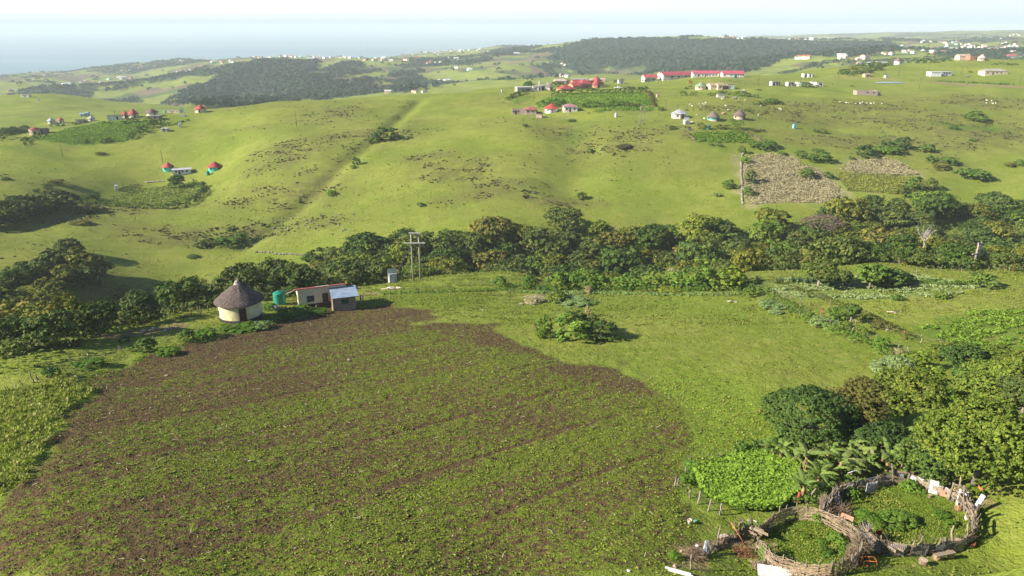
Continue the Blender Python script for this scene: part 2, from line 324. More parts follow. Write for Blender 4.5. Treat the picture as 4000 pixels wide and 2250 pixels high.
# ridge and clod relief of the ploughed ground, and soft swells of the pasture
relief = m_soil * ((fbm(rx / 1.1, ry / 0.38, 2, 91) - 0.5) * 0.26 - 0.12 * sstep(0.06, 0.01, fur) * (RAD < 150))
relief = relief + (1 - m_soil) * (fbm(GX / 1.3, GY / 1.3, 2, 92) - 0.5) * 0.22 * (RAD < 220)
relief = relief + np.maximum(mask('left', 1.5), 0.25*mask('margin', 1.5)) * (fbm(GX / 1.1, GY / 1.1, 2, 93)) * 0.5
relief = relief + np.where(forest > 0.3, (fbm(GX / 9, GY / 9, 2, 94)) * 5.0, 0)
GH2 = GH + relief
n0, n1 = GX.shape
co = np.stack([GX, GY, GH2], -1).reshape(-1, 3).astype(np.float32)
ii = np.arange(n0 * n1).reshape(n0, n1)
q = np.stack([ii[:-1, :-1], ii[1:, :-1], ii[1:, 1:], ii[:-1, 1:]], -1).reshape(-1, 4)
q = np.concatenate([q, np.stack([ii[-1, :-1], ii[0, :-1], ii[0, 1:], ii[-1, 1:]], -1)]) if False else q
q = q[:, ::-1]
def mesh_np(name, co, faces, mat, smooth=False, attrs=None):
    """mesh from arrays; faces is (n, k)"""
    me = bpy.data.meshes.new(name); k = faces.shape[1]; n = len(faces)
    me.vertices.add(len(co)); me.vertices.foreach_set('co', np.ascontiguousarray(co, dtype=np.float32).ravel())
    me.loops.add(n * k); me.loops.foreach_set('vertex_index', np.ascontiguousarray(faces, dtype=np.int32).ravel())
    me.polygons.add(n); me.polygons.foreach_set('loop_start', np.arange(0, n * k, k, dtype=np.int32))
    if smooth: me.polygons.foreach_set('use_smooth', np.ones(n, bool))
    for an, av in (attrs or {}).items():
        at_ = me.color_attributes.new(an, 'FLOAT_COLOR', 'POINT'); at_.data.foreach_set('color', np.ascontiguousarray(av, dtype=np.float32).ravel())
    me.update(calc_edges=True)
    if mat: me.materials.append(mat)
    return me
def rgba(*c): return np.stack([np.asarray(x, float).ravel() for x in c], -1)
# ------------------------------------------------------------------ material helpers
class NT:
    def __init__(s, name, rough=0.9, spec=0.15):
        s.m = bpy.data.materials.new(name); s.m.use_nodes = True; s.t = s.m.node_tree; s.b = s.t.nodes['Principled BSDF']
        s.b.inputs['Roughness'].default_value = rough; s.b.inputs['Specular IOR Level'].default_value = spec
    def n(s, typ, **k):
        o = s.t.nodes.new(typ)
        for a, v in k.items(): setattr(o, a, v)
        return o
    def l(s, a, b): s.t.links.new(a, b)
    def pos(s):
        return s.n('ShaderNodeNewGeometry').outputs['Position']
    def obj(s): return s.n('ShaderNodeTexCoord').outputs['Object']
    def noise(s, vec, scale, detail=3, rough=0.55, sx=(1,1,1), rot=0):
        mp = s.n('ShaderNodeMapping'); mp.inputs['Scale'].default_value = sx; mp.inputs['Rotation'].default_value = (0, 0, rot); s.l(vec, mp.inputs[0])
        o = s.n('ShaderNodeTexNoise'); o.inputs['Scale'].default_value = scale; o.inputs['Detail'].default_value = detail; o.inputs['Roughness'].default_value = rough
        s.l(mp.outputs[0], o.inputs['Vector']); return o.outputs['Fac']
    def ramp(s, fac, lo, hi):
        o = s.n('ShaderNodeMapRange'); o.inputs[1].default_value = lo; o.inputs[2].default_value = hi; o.interpolation_type = 'SMOOTHSTEP'; s.l(fac, o.inputs[0]); return o.outputs[0]
    def mix(s, fac, a, b, mode='MIX'):
        o = s.n('ShaderNodeMix', data_type='RGBA', blend_type=mode)
        for i, x in ((0, fac), (6, a), (7, b)):
            if isinstance(x, bpy.types.NodeSocket): s.l(x, o.inputs[i])
            elif i == 0: o.inputs[0].default_value = x
            else: o.inputs[i].default_value = (*x, 1)
        return o.outputs[2]
    def math(s, op, a, b=0.0, clamp=False):
        o = s.n('ShaderNodeMath', operation=op); o.use_clamp = clamp
        for i, x in ((0, a), (1, b)):
            if isinstance(x, bpy.types.NodeSocket): s.l(x, o.inputs[i])
            else: o.inputs[i].default_value = x
        return o.outputs[0]
    def attr(s, name):
        o = s.n('ShaderNodeAttribute', attribute_name=name); return o
    def sep(s, c):
        o = s.n('ShaderNodeSeparateColor'); s.l(c, o.inputs[0]); return o.outputs
    def color(s, c): s.l(c, s.b.inputs['Base Color'])
    def bump(s, h, strength=0.5, dist=0.1):
        o = s.n('ShaderNodeBump'); o.inputs['Strength'].default_value = strength; o.inputs['Distance'].default_value = dist
        s.l(h, o.inputs['Height']); s.l(o.outputs[0], s.b.inputs['Normal'])
# ground material: base colours only; light and shade come from the sun and the relief
g = NT('ground_cover', 0.95, 0.05)
P = g.pos()
a1 = g.attr('cover'); s1 = g.sep(a1.outputs['Color']); aw = a1.outputs['Alpha']
a2 = g.attr('plots'); s2 = g.sep(a2.outputs['Color']); af = a2.outputs['Alpha']
a3 = g.attr('tone'); s3 = g.sep(a3.outputs['Color'])
nb = g.noise(P, 0.035, 4); nm = g.noise(P, 0.22, 4); nf = g.noise(P, 1.6, 4, 0.65); nf2 = g.noise(P, 0.7, 3, 0.6, (0.45, 1, 1), -ROW)
grass = g.mix(g.ramp(nb, .35, .65), (.178, .236, .034), (.248, .284, .054))
grass = g.mix(g.math('MULTIPLY', g.ramp(nm, .45, .7), .6), grass, (.165, .225, .022))
grass = g.mix(g.math('MULTIPLY', g.ramp(nf, .50, .72), .5), grass, (.120, .170, .020))
grass = g.mix(g.math('MULTIPLY', g.ramp(nf2, .53, .68), .5), grass, (.300, .290, .080))
lushc = g.mix(g.ramp(nf, .4, .62), (.175, .250, .028), (.105, .180, .018))
grass = g.mix(s1[1], grass, lushc)
hc = g.mix(g.ramp(nf, .38, .6), (.190, .200, .050), (.120, .120, .042))
grass = g.mix(g.math('MULTIPLY', s1[2], g.ramp(nm, .2, .55)), grass, hc)
cropc = g.mix(g.ramp(nf2, .4, .6), (.105, .205, .022), (.055, .120, .018))
grass = g.mix(s2[1], grass, cropc)
grass = g.mix(s3[2], grass, g.mix(g.ramp(nf, .4, .6), (.120,.185,.020), (.070,.120,.014)))
brc = g.mix(g.ramp(nf2, .4, .62), (.38, .33, .18), (.24, .25, .10))
grass = g.mix(s2[0], grass, brc)
grass = g.mix(g.math('MULTIPLY', s3[0], .6), grass, g.mix(g.ramp(nf, .4, .6), (.18, .27, .09), (.11, .19, .05)))
dirt = g.mix(g.ramp(nf, .35, .65), (.360, .265, .160), (.200, .135, .080))
bare = g.math('MULTIPLY', g.ramp(g.noise(P, .09, 5, .72), .60, .68), g.ramp(nf, .42, .6))
grass = g.mix(g.math('MULTIPLY', bare, .6), grass, (.235, .190, .085))
grass = g.mix(g.math('MULTIPLY', s2[2], g.ramp(g.math('ADD', g.math('MULTIPLY', nf, .7), s2[2]), .6, 1.1)), grass, dirt)
soil = g.mix(g.noise(P, 3.0, 3), (.060, .041, .021), (.155, .106, .055))
wn = g.noise(P, 1.9, 4, 0.7, (0.6, 1.0, 1), -ROW)
wm = g.ramp(g.math('SUBTRACT', g.math('ADD', wn, g.math('MULTIPLY', aw, .52)), .26), .46, .56)
weedc = g.mix(g.noise(P, .9, 3), (.090, .125, .016), (.160, .200, .026))
soilc = g.mix(wm, soil, weedc)
col = g.mix(s1[0], grass, soilc)
farc = g.mix(g.ramp(g.noise(P, .05, 4), .4, .6), (.012, .032, .018), (.030, .056, .026))
col = g.mix(s3[1], col, g.mix(g.ramp(g.noise(P, .012, 3), .4, .6), (.17, .13, .085), (.07, .12, .03)))
col = g.mix(af, col, farc)
g.color(col)
hh = g.math('ADD', g.math('MULTIPLY', nf, .5), g.math('MULTIPLY', g.noise(P, 5.0, 3, .6), .35))
g.bump(g.math('ADD', hh, g.math('MULTIPLY', wn, .6)), 1.0, 0.42)
me = mesh_np('ground', co, q, g.m, True, {'cover': rgba(m_soil, lush, heath, weed), 'plots': rgba(brack, crop, road, forest), 'tone': rgba(blue, fields_far, mask('pens', 1), 0*GX)})
ground = bpy.data.objects.new('ground', me); COL.objects.link(ground); tagk(ground, 'structure')
# ------------------------------------------------------------------ sea
sm = NT('sea_water', 0.28, 0.5)
Pq = sm.pos(); sm.color(sm.mix(sm.ramp(sm.noise(Pq, .0009, 4, .6, (.25, 1, 1)), .40, .60), (.07, .20, .25), (.13, .28, .30))); sm.b.inputs['IOR'].default_value = 1.33
Ps = sm.pos(); sm.bump(sm.noise(Ps, .03, 5, .6), .35, 4)
L_ = 60000.0
xs = np.linspace(-L_, L_, 25); ys = np.linspace(-3000, L_, 20)
XX, YY = np.meshgrid(xs, ys, indexing='ij'); ii = np.arange(XX.size).reshape(XX.shape)
sq = np.stack([ii[:-1,:-1], ii[1:,:-1], ii[1:,1:], ii[:-1,1:]], -1).reshape(-1, 4)
sea = bpy.data.objects.new('sea', mesh_np('sea', np.stack([XX, YY, 0*XX], -1).reshape(-1, 3), sq, sm.m)); COL.objects.link(sea); tagk(sea, 'structure')
# ------------------------------------------------------------------ air
hm = bpy.data.materials.new('haze_air'); hm.use_nodes = True; ht = hm.node_tree; ht.nodes.clear()
ho = ht.nodes.new('ShaderNodeOutputMaterial'); pv = ht.nodes.new('ShaderNodeVolumePrincipled')
pv.inputs['Color'].default_value = (.80, .90, 1.0, 1); pv.inputs['Density'].default_value = 0.00014; pv.inputs['Anisotropy'].default_value = 0.0
ht.links.new(pv.outputs[0], ho.inputs['Volume'])
hx = 61000.0
hv = [(-hx,-3100,-12),(hx,-3100,-12),(hx,hx,-12),(-hx,hx,-12),(-hx,-3100,209),(hx,-3100,209),(hx,hx,209),(-hx,hx,209)]
hf = [(0,3,2,1),(4,5,6,7),(0,1,5,4),(1,2,6,5),(2,3,7,6),(3,0,4,7)]
hme = bpy.data.meshes.new('haze'); hme.from_pydata(hv, [], hf); hme.materials.append(hm)
haze = bpy.data.objects.new('haze', hme); COL.objects.link(haze); tagk(haze, 'stuff'); haze['label'] = 'pale blue haze over the hills and the sea'; haze['category'] = 'haze'
# ------------------------------------------------------------------ mesh builder
def link(o, parent=None):
    COL.objects.link(o)
    if parent is not None: o.parent = parent
    return o
def empty(name, loc, rz=0, label=None, cat=None, group=None):
    o = bpy.data.objects.new(name, None); link(o); o.location = loc; o.rotation_euler = (0, 0, rz)
    o.empty_display_size = 0.3; tag(o, label, cat, group); return o
class MB:
    def __init__(s): s.v, s.f, s.sm = [], [], []
    def add(s, vs, fs, sm=False):
        b = len(s.v); s.v += [tuple(x) for x in vs]; s.f += [tuple(b + i for i in f) for f in fs]; s.sm += [sm] * len(fs); return s
    def box(s, c, d, rz=0, M=None):
        x, y, z = d[0]/2, d[1]/2, d[2]/2; ca, sa = math.cos(rz), math.sin(rz); vs = []
        for i, j, k in ((-1,-1,-1),(1,-1,-1),(1,1,-1),(-1,1,-1),(-1,-1,1),(1,-1,1),(1,1,1),(-1,1,1)):
            a, b = i*x, j*y; p = Vector((c[0]+a*ca-b*sa, c[1]+a*sa+b*ca, c[2]+k*z)); vs.append(M @ p if M else p)
        return s.add(vs, [(0,3,2,1),(4,5,6,7),(0,1,5,4),(1,2,6,5),(2,3,7,6),(3,0,4,7)])
    def beam(s, a, b, w, h=None, roll=0):
        a, b = Vector(a), Vector(b); h = h or w; d = (b-a).normalized(); q = d.to_track_quat('Z', 'Y'); vs = []
        for p in (a, b):
            for i, j in ((-1,-1),(1,-1),(1,1),(-1,1)):
                x, y = i*w/2, j*h/2; cr, sr = math.cos(roll), math.sin(roll)
                vs.append(p + q @ Vector((x*cr-y*sr, x*sr+y*cr, 0)))
        return s.add(vs, [(0,3,2,1),(4,5,6,7),(0,1,5,4),(1,2,6,5),(2,3,7,6),(3,0,4,7)])
    def tube(s, pts, rad, n=6, cap=True):
        pts = [Vector(p) for p in pts]; m = len(pts); rad = rad if hasattr(rad, '__len__') else [rad]*m; vs = []
        for i, p in enumerate(pts):
            d = (pts[min(i+1, m-1)] - pts[max(i-1, 0)]).normalized(); q = d.to_track_quat('Z', 'Y')
            for k in range(n):
                a_ = 2*math.pi*k/n; vs.append(p + q @ Vector((math.cos(a_)*rad[i], math.sin(a_)*rad[i], 0)))
        fs = [(i*n+k, i*n+(k+1)%n, (i+1)*n+(k+1)%n, (i+1)*n+k) for i in range(m-1) for k in range(n)]
        if cap: fs += [tuple(range(n))[::-1], tuple((m-1)*n+k for k in range(n))]
        return s.add(vs, fs, True)
    def lathe(s, prof, n=32, c=(0,0,0), a0=0, sm=True, rot=0, full=2*math.pi):
        vs = []; cl = abs(full - 2*math.pi) < 1e-6; nn = n if cl else n + 1
        for r, z in prof:
            for k in range(nn):
                a_ = a0 + full*k/n; vs.append((c[0]+r*math.cos(a_), c[1]+r*math.sin(a_), c[2]+z))
        fs = []
        for i in range(len(prof)-1):
            for k in range(n): k2 = (k+1) % nn; fs.append((i*nn+k, i*nn+k2, (i+1)*nn+k2, (i+1)*nn+k))
        return s.add(vs, fs, sm)
    def blob(s, c, r, seed=0, n=2, rough=.25):
        """irregular rounded lump"""
        rs = random.Random(seed); nu, nv = 8 + n*2, 5 + n; vs = []; r = r if hasattr(r, '__len__') else (r, r, r)
        vs.append((c[0], c[1], c[2]-r[2]))
        for j in range(1, nv):
            th = math.pi*j/nv
            for i in range(nu):
                ph_ = 2*math.pi*i/nu; k = 1 + rs.uniform(-rough, rough)
                vs.append((c[0]+r[0]*k*math.sin(th)*math.cos(ph_), c[1]+r[1]*k*math.sin(th)*math.sin(ph_), c[2]-r[2]*k*math.cos(th)))
        vs.append((c[0], c[1], c[2]+r[2])); L = len(vs)-1; fs = []
        for i in range(nu):
            fs.append((0, 1+(i+1)%nu, 1+i)); fs.append((L, L-nu+i, L-nu+(i+1)%nu))
            for j in range(nv-2): a_ = 1+j*nu; fs.append((a_+i, a_+(i+1)%nu, a_+nu+(i+1)%nu, a_+nu+i))
        return s.add(vs, fs)
    def mesh(s, name, mat):
        me = bpy.data.meshes.new(name); me.from_pydata(s.v, [], s.f); me.polygons.foreach_set('use_smooth', s.sm)
        if mat: me.materials.append(mat)
        me.update(); return me
    def obj(s, name, mat, parent=None, loc=None, rz=0):
        o = bpy.data.objects.new(name, s.mesh(name, mat)); link(o, parent)
        if loc is not None: o.location = loc; o.rotation_euler = (0, 0, rz)
        return o
def copy_thing(o, loc=None, rz=None, sc=None, label=None, group=None, color=None):
    c = o.copy(); COL.objects.link(c)
    for ch in o.children:
        d = ch.copy(); COL.objects.link(d); d.parent = c
        if color: d.color = color
        for g_ in ch.children:
            h_ = g_.copy(); COL.objects.link(h_); h_.parent = d
    if loc is not None: c.location = loc
    if rz is not None: c.rotation_euler = (0, 0, rz)
    if sc is not None: c.scale = sc if hasattr(sc, '__len__') else (sc, sc, sc)
    if color: c.color = color
    if label: c['label'] = label
    if group: c['group'] = group
    return c
# ------------------------------------------------------------------ materials
_MC = {}
def paint(c, rough=.8, var=.12, scale=1.5, kind='paint', spec=.2):
    key = (c, rough, var, scale, kind)
    if key in _MC: return _MC[key]
    t = NT(kind, rough, spec); p = t.obj()
    n_ = t.noise(p, scale, 4, .6); d = tuple(x*(1-var*2.2) for x in c); l = tuple(min(1, x*(1+var)) for x in c)
    cc = t.mix(t.ramp(n_, .3, .7), d, l)
    if kind in ('wall', 'block'):   # rain streaks and splashes
        st_ = t.noise(p, 1.1, 3, .6, (3, 3, .35)); cc = t.mix(t.math('MULTIPLY', t.ramp(st_, .52, .75), .35), cc, tuple(x*.55 for x in c))
    if kind == 'block':
        br = t.n('ShaderNodeTexBrick'); br.inputs['Scale'].default_value = 1.0; br.inputs['Brick Width'].default_value = .45; br.inputs['Row Height'].default_value = .22; br.inputs['Mortar Size'].default_value = .02
        mp = t.n('ShaderNodeMapping'); mp.inputs['Rotation'].default_value = (R(90), 0, 0); t.l(p, mp.inputs[0]); t.l(mp.outputs[0], br.inputs[0])
        cc = t.mix(t.math('MULTIPLY', br.outputs['Fac'], .5), cc, tuple(x*.5 for x in c)); t.bump(br.outputs['Fac'], .5, .02)
    if kind == 'sheet':             # corrugated roofing
        wv = t.n('ShaderNodeTexWave'); wv.inputs['Scale'].default_value = 2.6; wv.bands_direction = 'X'; t.l(p, wv.inputs[0]); t.bump(wv.outputs['Fac'], .6, .05)
        rs_ = t.noise(p, .9, 5, .7); cc = t.mix(t.math('MULTIPLY', t.ramp(rs_, .56, .72), .4), cc, (.17, .08, .05))
    if kind == 'thatch':
        st_ = t.noise(p, 3.5, 5, .75, (1, 1, .4)); cc = t.mix(t.ramp(st_, .35, .65), tuple(x*.5 for x in c), tuple(x*1.5 for x in c)); t.bump(st_, 1.0, .2)
    if kind == 'wood':
        st_ = t.noise(p, 14, 4, .65, (1, 1, .12)); cc = t.mix(t.ramp(st_, .35, .65), tuple(x*.6 for x in c), tuple(min(1, x*1.2) for x in c)); t.bump(st_, .6, .02)
    t.color(cc); _MC[key] = t.m; return t.m
def leafmat(name, c1, c2, c3=None, tr=.14, rnd=.22):
    """foliage: two greens broken up clump by clump; object colour tints copies"""
    t = NT(name, .75, .18); p = t.obj(); oi = t.n('ShaderNodeObjectInfo')
    a_ = t.attr('leaf'); s_ = t.sep(a_.outputs['Color'])
    cc = t.mix(s_[0], c1, c2)
    if c3: cc = t.mix(t.math('MULTIPLY', t.ramp(s_[1], .70, .95), .7), cc, c3)
    cc = t.mix(1.0, cc, oi.outputs['Color'], 'MULTIPLY')
    t.color(cc)
    td = t.n('ShaderNodeBsdfTranslucent'); t.l(t.mix(.5, cc, t.mix(1, cc, (1.0, 1.15, .5), 'MULTIPLY')), td.inputs[0])
    ms = t.n('ShaderNodeMixShader'); ms.inputs[0].default_value = tr
    t.l(t.b.outputs[0], ms.inputs[1]); t.l(td.outputs[0], ms.inputs[2]); t.l(ms.outputs[0], t.t.nodes['Material Output'].inputs[0])
    return t.m
LM = {
 'ravine': leafmat('foliage_ravine', (.038,.072,.015), (.150,.195,.036), (.17,.15,.05)),
 'bush': leafmat('foliage_bush', (.055,.120,.020), (.160,.235,.040), (.17,.18,.05)),
 'dark': leafmat('foliage_dark', (.028,.062,.016), (.085,.140,.030), None),
 'olive': leafmat('foliage_olive', (.090,.105,.022), (.210,.200,.045), (.26,.19,.06)),
 'yellow': leafmat('foliage_yellow_green', (.065,.110,.014), (.225,.275,.038), (.29,.28,.05)),
 'grey': leafmat('foliage_grey_green', (.190,.260,.090), (.330,.400,.160), None),
 'bare': leafmat('twig_cloud', (.120,.085,.060), (.210,.160,.115), None, .1),
 'lush': leafmat('leaf_lush', (.120,.220,.020), (.230,.365,.040), (.29,.40,.06), .3),
 'weed': leafmat('leaf_weed', (.130,.185,.022), (.270,.325,.045), (.28,.27,.09), .2),
 'grass': leafmat('grass_blades', (.120,.175,.020), (.260,.300,.045), (.34,.30,.12), .2),
 'bank': leafmat('bank_grass', (.190,.250,.030), (.370,.400,.075), (.46,.41,.20), .25),
 'slope': leafmat('slope_grass', (.150,.185,.022), (.300,.320,.050), (.30,.25,.10), .15),
 'bean': leafmat('bean_leaf', (.150,.270,.028), (.290,.440,.050), None, .3),
 'straw': leafmat('straw_blades', (.30,.27,.14), (.50,.44,.27), None, .1),
 'sisal': leafmat('sisal_leaf', (.060,.105,.050), (.130,.190,.090), None, .05),
 'heath': leafmat('heath_tussock', (.045,.042,.022), (.095,.090,.042), (.12,.09,.05), .05),
 'banana': leafmat('banana_leaf', (.080,.160,.030), (.230,.310,.075), (.36,.31,.17), .3),
}
BARK = paint((.20,.17,.14), .9, .25, 3, 'wood'); BARKP = paint((.34,.30,.25), .9, .2, 3, 'wood'); POST = paint((.26,.22,.175), .95, .25, 3, 'wood')
DARKW = paint((.13,.105,.085), .95, .25, 3, 'wood'); REDP = paint((.42,.12,.07), .8, .2, 3, 'wood'); WHITE = paint((.80,.80,.78), .6, .06, 2)
# ------------------------------------------------------------------ foliage
def quads(c, nrm, size, rs, asp=1.0):
    """small leaf-sprays: four-cornered faces at c facing nrm"""
    n = len(c); t_ = rs.normal(size=(n, 3)); t_ -= (t_ * nrm).sum(1)[:, None] * nrm; t_ /= np.linalg.norm(t_, axis=1)[:, None] + 1e-9
    b_ = np.cross(nrm, t_); s_ = (size * (0.6 + 0.8 * rs.random(n)))[:, None] if not np.isscalar(size) else (size * (0.6 + 0.8 * rs.random(n)))[:, None]
    v = np.stack([c - t_*s_*asp, c - b_*s_*.62 + nrm*s_*.12, c + t_*s_*asp, c + b_*s_*.62 + nrm*s_*.12], 1).reshape(-1, 3)
    return v, np.arange(n * 4).reshape(n, 4)
def crown_mesh(name, lobes, n, size, mat, seed=1, up=.35, hollow=.55, jit=.55, per=15):
    """foliage gathered in clumps over the lobes of a crown, with gaps and shade between the clumps"""
    rs = np.random.RandomState(seed); L = np.array(lobes, float); wgt = (L[:, 3]*L[:, 4])**1.0; wgt /= wgt.sum(); nc = max(12, int(n / per)); m2 = nc * 2
    k = rs.choice(len(L), m2, p=wgt); d = rs.normal(size=(m2, 3)); d /= np.linalg.norm(d, axis=1)[:, None]
    d[:, 2] = np.where((d[:, 2] < -.2) & (rs.random(m2) < .6), -d[:, 2], d[:, 2])
    rr = hollow + (1.08 - hollow) * rs.random(m2) ** .4
    p = L[k, :3] + d * L[k, 3:6] * rr[:, None]; keep = np.ones(m2, bool)
    for j in range(len(L)):
        e_ = (((p - L[j, :3]) / L[j, 3:6]) ** 2).sum(1); keep &= (e_ > hollow*.8) | (k == j)
    p, d, k = p[keep][:nc], d[keep][:nc], k[keep][:nc]; nc = len(p); cr = np.sqrt((L[:, 3]*L[:, 4]).sum() / max(nc, 1)) * rs.uniform(.6, 1.75, nc)
    ci = np.repeat(np.arange(nc), per); m = len(ci); q_ = rs.normal(size=(m, 3)); q_ /= np.linalg.norm(q_, axis=1)[:, None]; rad_ = rs.random(m) ** .5
    q_[:, 2] = np.abs(q_[:, 2]) * .8 - .1; c = p[ci] + q_ * (cr[ci] * rad_)[:, None] * np.array([1, 1, .62])
    nrm = q_ * .8 + d[ci] * .45 + np.array([0, 0, up]) + rs.normal(size=(m, 3)) * jit * .7; nrm /= np.linalg.norm(nrm, axis=1)[:, None]
    v, f = quads(c, nrm, size, rs)
    tone = np.clip(.5 + (rs.random(len(L))[k] - .5)[ci] * .4 + (rs.random(nc) - .5)[ci] * .6 + rs.normal(size=m) * .16, 0, 1); t2 = (rs.random(nc)[ci] * .7 + .35 * rs.random(m))
    at_ = np.repeat(np.stack([tone, t2, tone*0, tone*0+1], 1), 4, 0)
    return mesh_np(name, v, f, mat, False, {'leaf': at_})
def tree_lobes(rs, h, w, base, n=9, flat=.6):
    """lobes of a spreading crown: h total height, w crown width, base height of the lowest leaves"""
    L = []
    for i in range(n):
        a_ = rs.uniform(0, 2*math.pi); t_ = (i+.5)/n; r = w/2 * math.sqrt(rs.uniform(.05, 1)) * .68
        z = base + (h-base) * (.30 + .55 * rs.random() * (1 - (r/(w/2))**2 * .6)); s_ = w * rs.uniform(.17, .30)
        L.append((r*math.cos(a_), r*math.sin(a_), z, s_, s_, s_*flat*rs.uniform(.8, 1.15)))
    L.append((0, 0, base+(h-base)*.62, w*.30, w*.30, (h-base)*.36))
    return L
def trunk_mesh(name, lobes, h, r0, mat, seed=0, lean=(0, 0), n=6):
    rs = random.Random(seed); m = MB(); fork = (lean[0], lean[1], h*.34)
    m.tube([(0, 0, -.6), (lean[0]*.3, lean[1]*.3, h*.1), fork], [r0*1.25, r0, r0*.8], n)
    for lb in lobes[:7]:
        a_, b_ = Vector(fork), Vector(lb[:3]); mid = a_.lerp(b_, .5) + Vector((rs.uniform(-.1,.1)*h, rs.uniform(-.1,.1)*h, -.04*h))
        m.tube([a_, mid, b_], [r0*.6, r0*.36, r0*.12], 5)
    return m.mesh(name, mat)
def tuft_field(name, X, Y, Z, hgt, wid, mat, seed, k=5, lean=.5, flat=0.0, droop=0):
    """many small plants as one mesh: k leaf faces each, rooted on the ground"""
    rs = np.random.RandomState(seed); n = len(X); hgt = np.broadcast_to(hgt, (n,)); wid = np.broadcast_to(wid, (n,))
    c = np.repeat(np.stack([X, Y, Z], 1), k, 0); H = np.repeat(hgt * (0.7+.6*rs.random(n)), k); W = np.repeat(wid * (0.7+.6*rs.random(n)), k); m = n*k
    a_ = rs.random(m) * 6.283; d = np.stack([np.cos(a_), np.sin(a_), 0*a_], 1); s_ = np.stack([-np.sin(a_), np.cos(a_), 0*a_], 1)
    ln = (rs.random(m) * lean + .15); tip = c + d * (H * ln)[:, None] + np.array([0, 0, 1]) * (H * np.sqrt(np.clip(1-ln**2, .1, 1)) * (1-flat))[:, None]
    off = d * (W * .25 * rs.random(m))[:, None]
    mid = (c + tip) / 2 + np.array([0, 0, 1]) * (H*.10)[:, None]
    v = np.stack([c + off, mid - s_ * (W*.30)[:, None] + off, tip + off, mid + s_ * (W*.30)[:, None] + off], 1).reshape(-1, 3)
    tone = np.repeat(np.clip(.5 + rs.normal(size=n) * .22, 0, 1), k) + rs.normal(size=m) * .14
    at_ = np.repeat(np.stack([np.clip(tone, 0, 1), np.repeat(rs.random(n), k), tone*0, tone*0+1], 1), 4, 0)
    return mesh_np(name, v, np.arange(m*4).reshape(m, 4), mat, False, {'leaf': at_})
def stuff(name, me, label, cat):
    o = bpy.data.objects.new(name, me); link(o); tag(o, label, cat, None, 'stuff'); return o
def gsamp(G_, X, Y):
    """sample a ground attribute grid at world points"""
    ph_ = np.arctan2(X, Y); r_ = np.hypot(X, Y)
    i = (ph_ + 0.80) / 1.60 * (NP_ - 1) + 45; j = (np.log(r_) - math.log(34)) / (math.log(9300) - math.log(34)) * (NRR - 1) + 3
    i = np.clip(i, 0, G_.shape[0]-1.001); j = np.clip(j, 0, G_.shape[1]-1.001); a_ = i.astype(int); b_ = j.astype(int); f = i-a_; g_ = j-b_
    return (G_[a_, b_]*(1-f)+G_[a_+1, b_]*f)*(1-g_) + (G_[a_, b_+1]*(1-f)+G_[a_+1, b_+1]*f)*g_
def scat(P, n, seed):
    """n random points inside outline P"""
    rs = np.random.RandomState(seed); lo, hi = P.min(0), P.max(0); X = lo[0] + (hi[0]-lo[0])*rs.random(n); Y = lo[1] + (hi[1]-lo[1])*rs.random(n); m = inpoly(X, Y, P); return X[m], Y[m]
def frame_ok(X, Y, margin=60):
    z = gsamp(GH, X, Y) - CAMZ; f = Y*CT - z*ST; u_ = Y*ST + z*CT; cx = 2000 + FPX*X/f; cy = 1125 - FPX*u_/f
    return (f > 5) & (cx > -margin) & (cx < 4000+margin) & (cy < 2250+margin)
def proj(x, y, z):
    z = z - CAMZ; f = y*CT - z*ST; return 2000 + FPX*x/f, 1125 - FPX*(y*ST + z*CT)/f
def near_label(px):
    return ''
# ------------------------------------------------------------------ weeds, grass and crops close to the camera (nobody could count them)
rs = np.random.RandomState(11)
def leafy(name, X, Y, Z, hgt, size, mat, seed):
    r_ = np.random.RandomState(seed); n = len(X); k = 1; c = np.stack([X, Y, Z + hgt*(.35+.65*r_.random(n)**.5)], 1)
    nr = np.stack([r_.normal(size=n)*.6, r_.normal(size=n)*.6, np.ones(n)], 1); nr /= np.linalg.norm(nr, axis=1)[:, None]
    v, f = quads(c, nr, size, r_, .9); tone = np.clip(.5+r_.normal(size=n)*.25, 0, 1)
    return mesh_np(name, v, f, mat, False, {'leaf': np.repeat(np.stack([tone, r_.random(n), tone*0, tone*0+1], 1), 4, 0)})
def scatter_area(x0, x1, y0, y1, n, seed):
    r_ = np.random.RandomState(seed); X = x0 + (x1-x0)*r_.random(n); Y = y0 + (y1-y0)*r_.random(n); m = frame_ok(X, Y); return X[m], Y[m]
# weeds on the ploughed soil, thicker where the soil is less turned
X, Y = scatter_area(-75, 40, 37, 135, 420000, 21)
so_ = gsamp(m_soil, X, Y); we_ = gsamp(weed, X, Y)
rxx = X*math.cos(ROW)+Y*math.sin(ROW); ryy = -X*math.sin(ROW)+Y*math.cos(ROW)
cl = fbm(rxx/1.3, ryy/.7, 3, 301)
keep = (so_ > .5) & (rs.random(len(X)) < np.clip(we_*1.15 - .10 + (cl-.5)*2.4 + .48*np.cos(ryy*6.283/.95), 0.015, 1)*.40)
X, Y = X[keep], Y[keep]; Z = gsamp(GH2, X, Y) - .03
sz = .085 + .07*gsamp(weed, X, Y) + .08*(rs.random(len(X))**3)
stuff('weeds', tuft_field('weeds', X, Y, Z, sz, sz*1.35, LM['weed'], 31, 5, 1.1, .25), 'low green weeds sprouting over the ploughed brown soil', 'weeds')
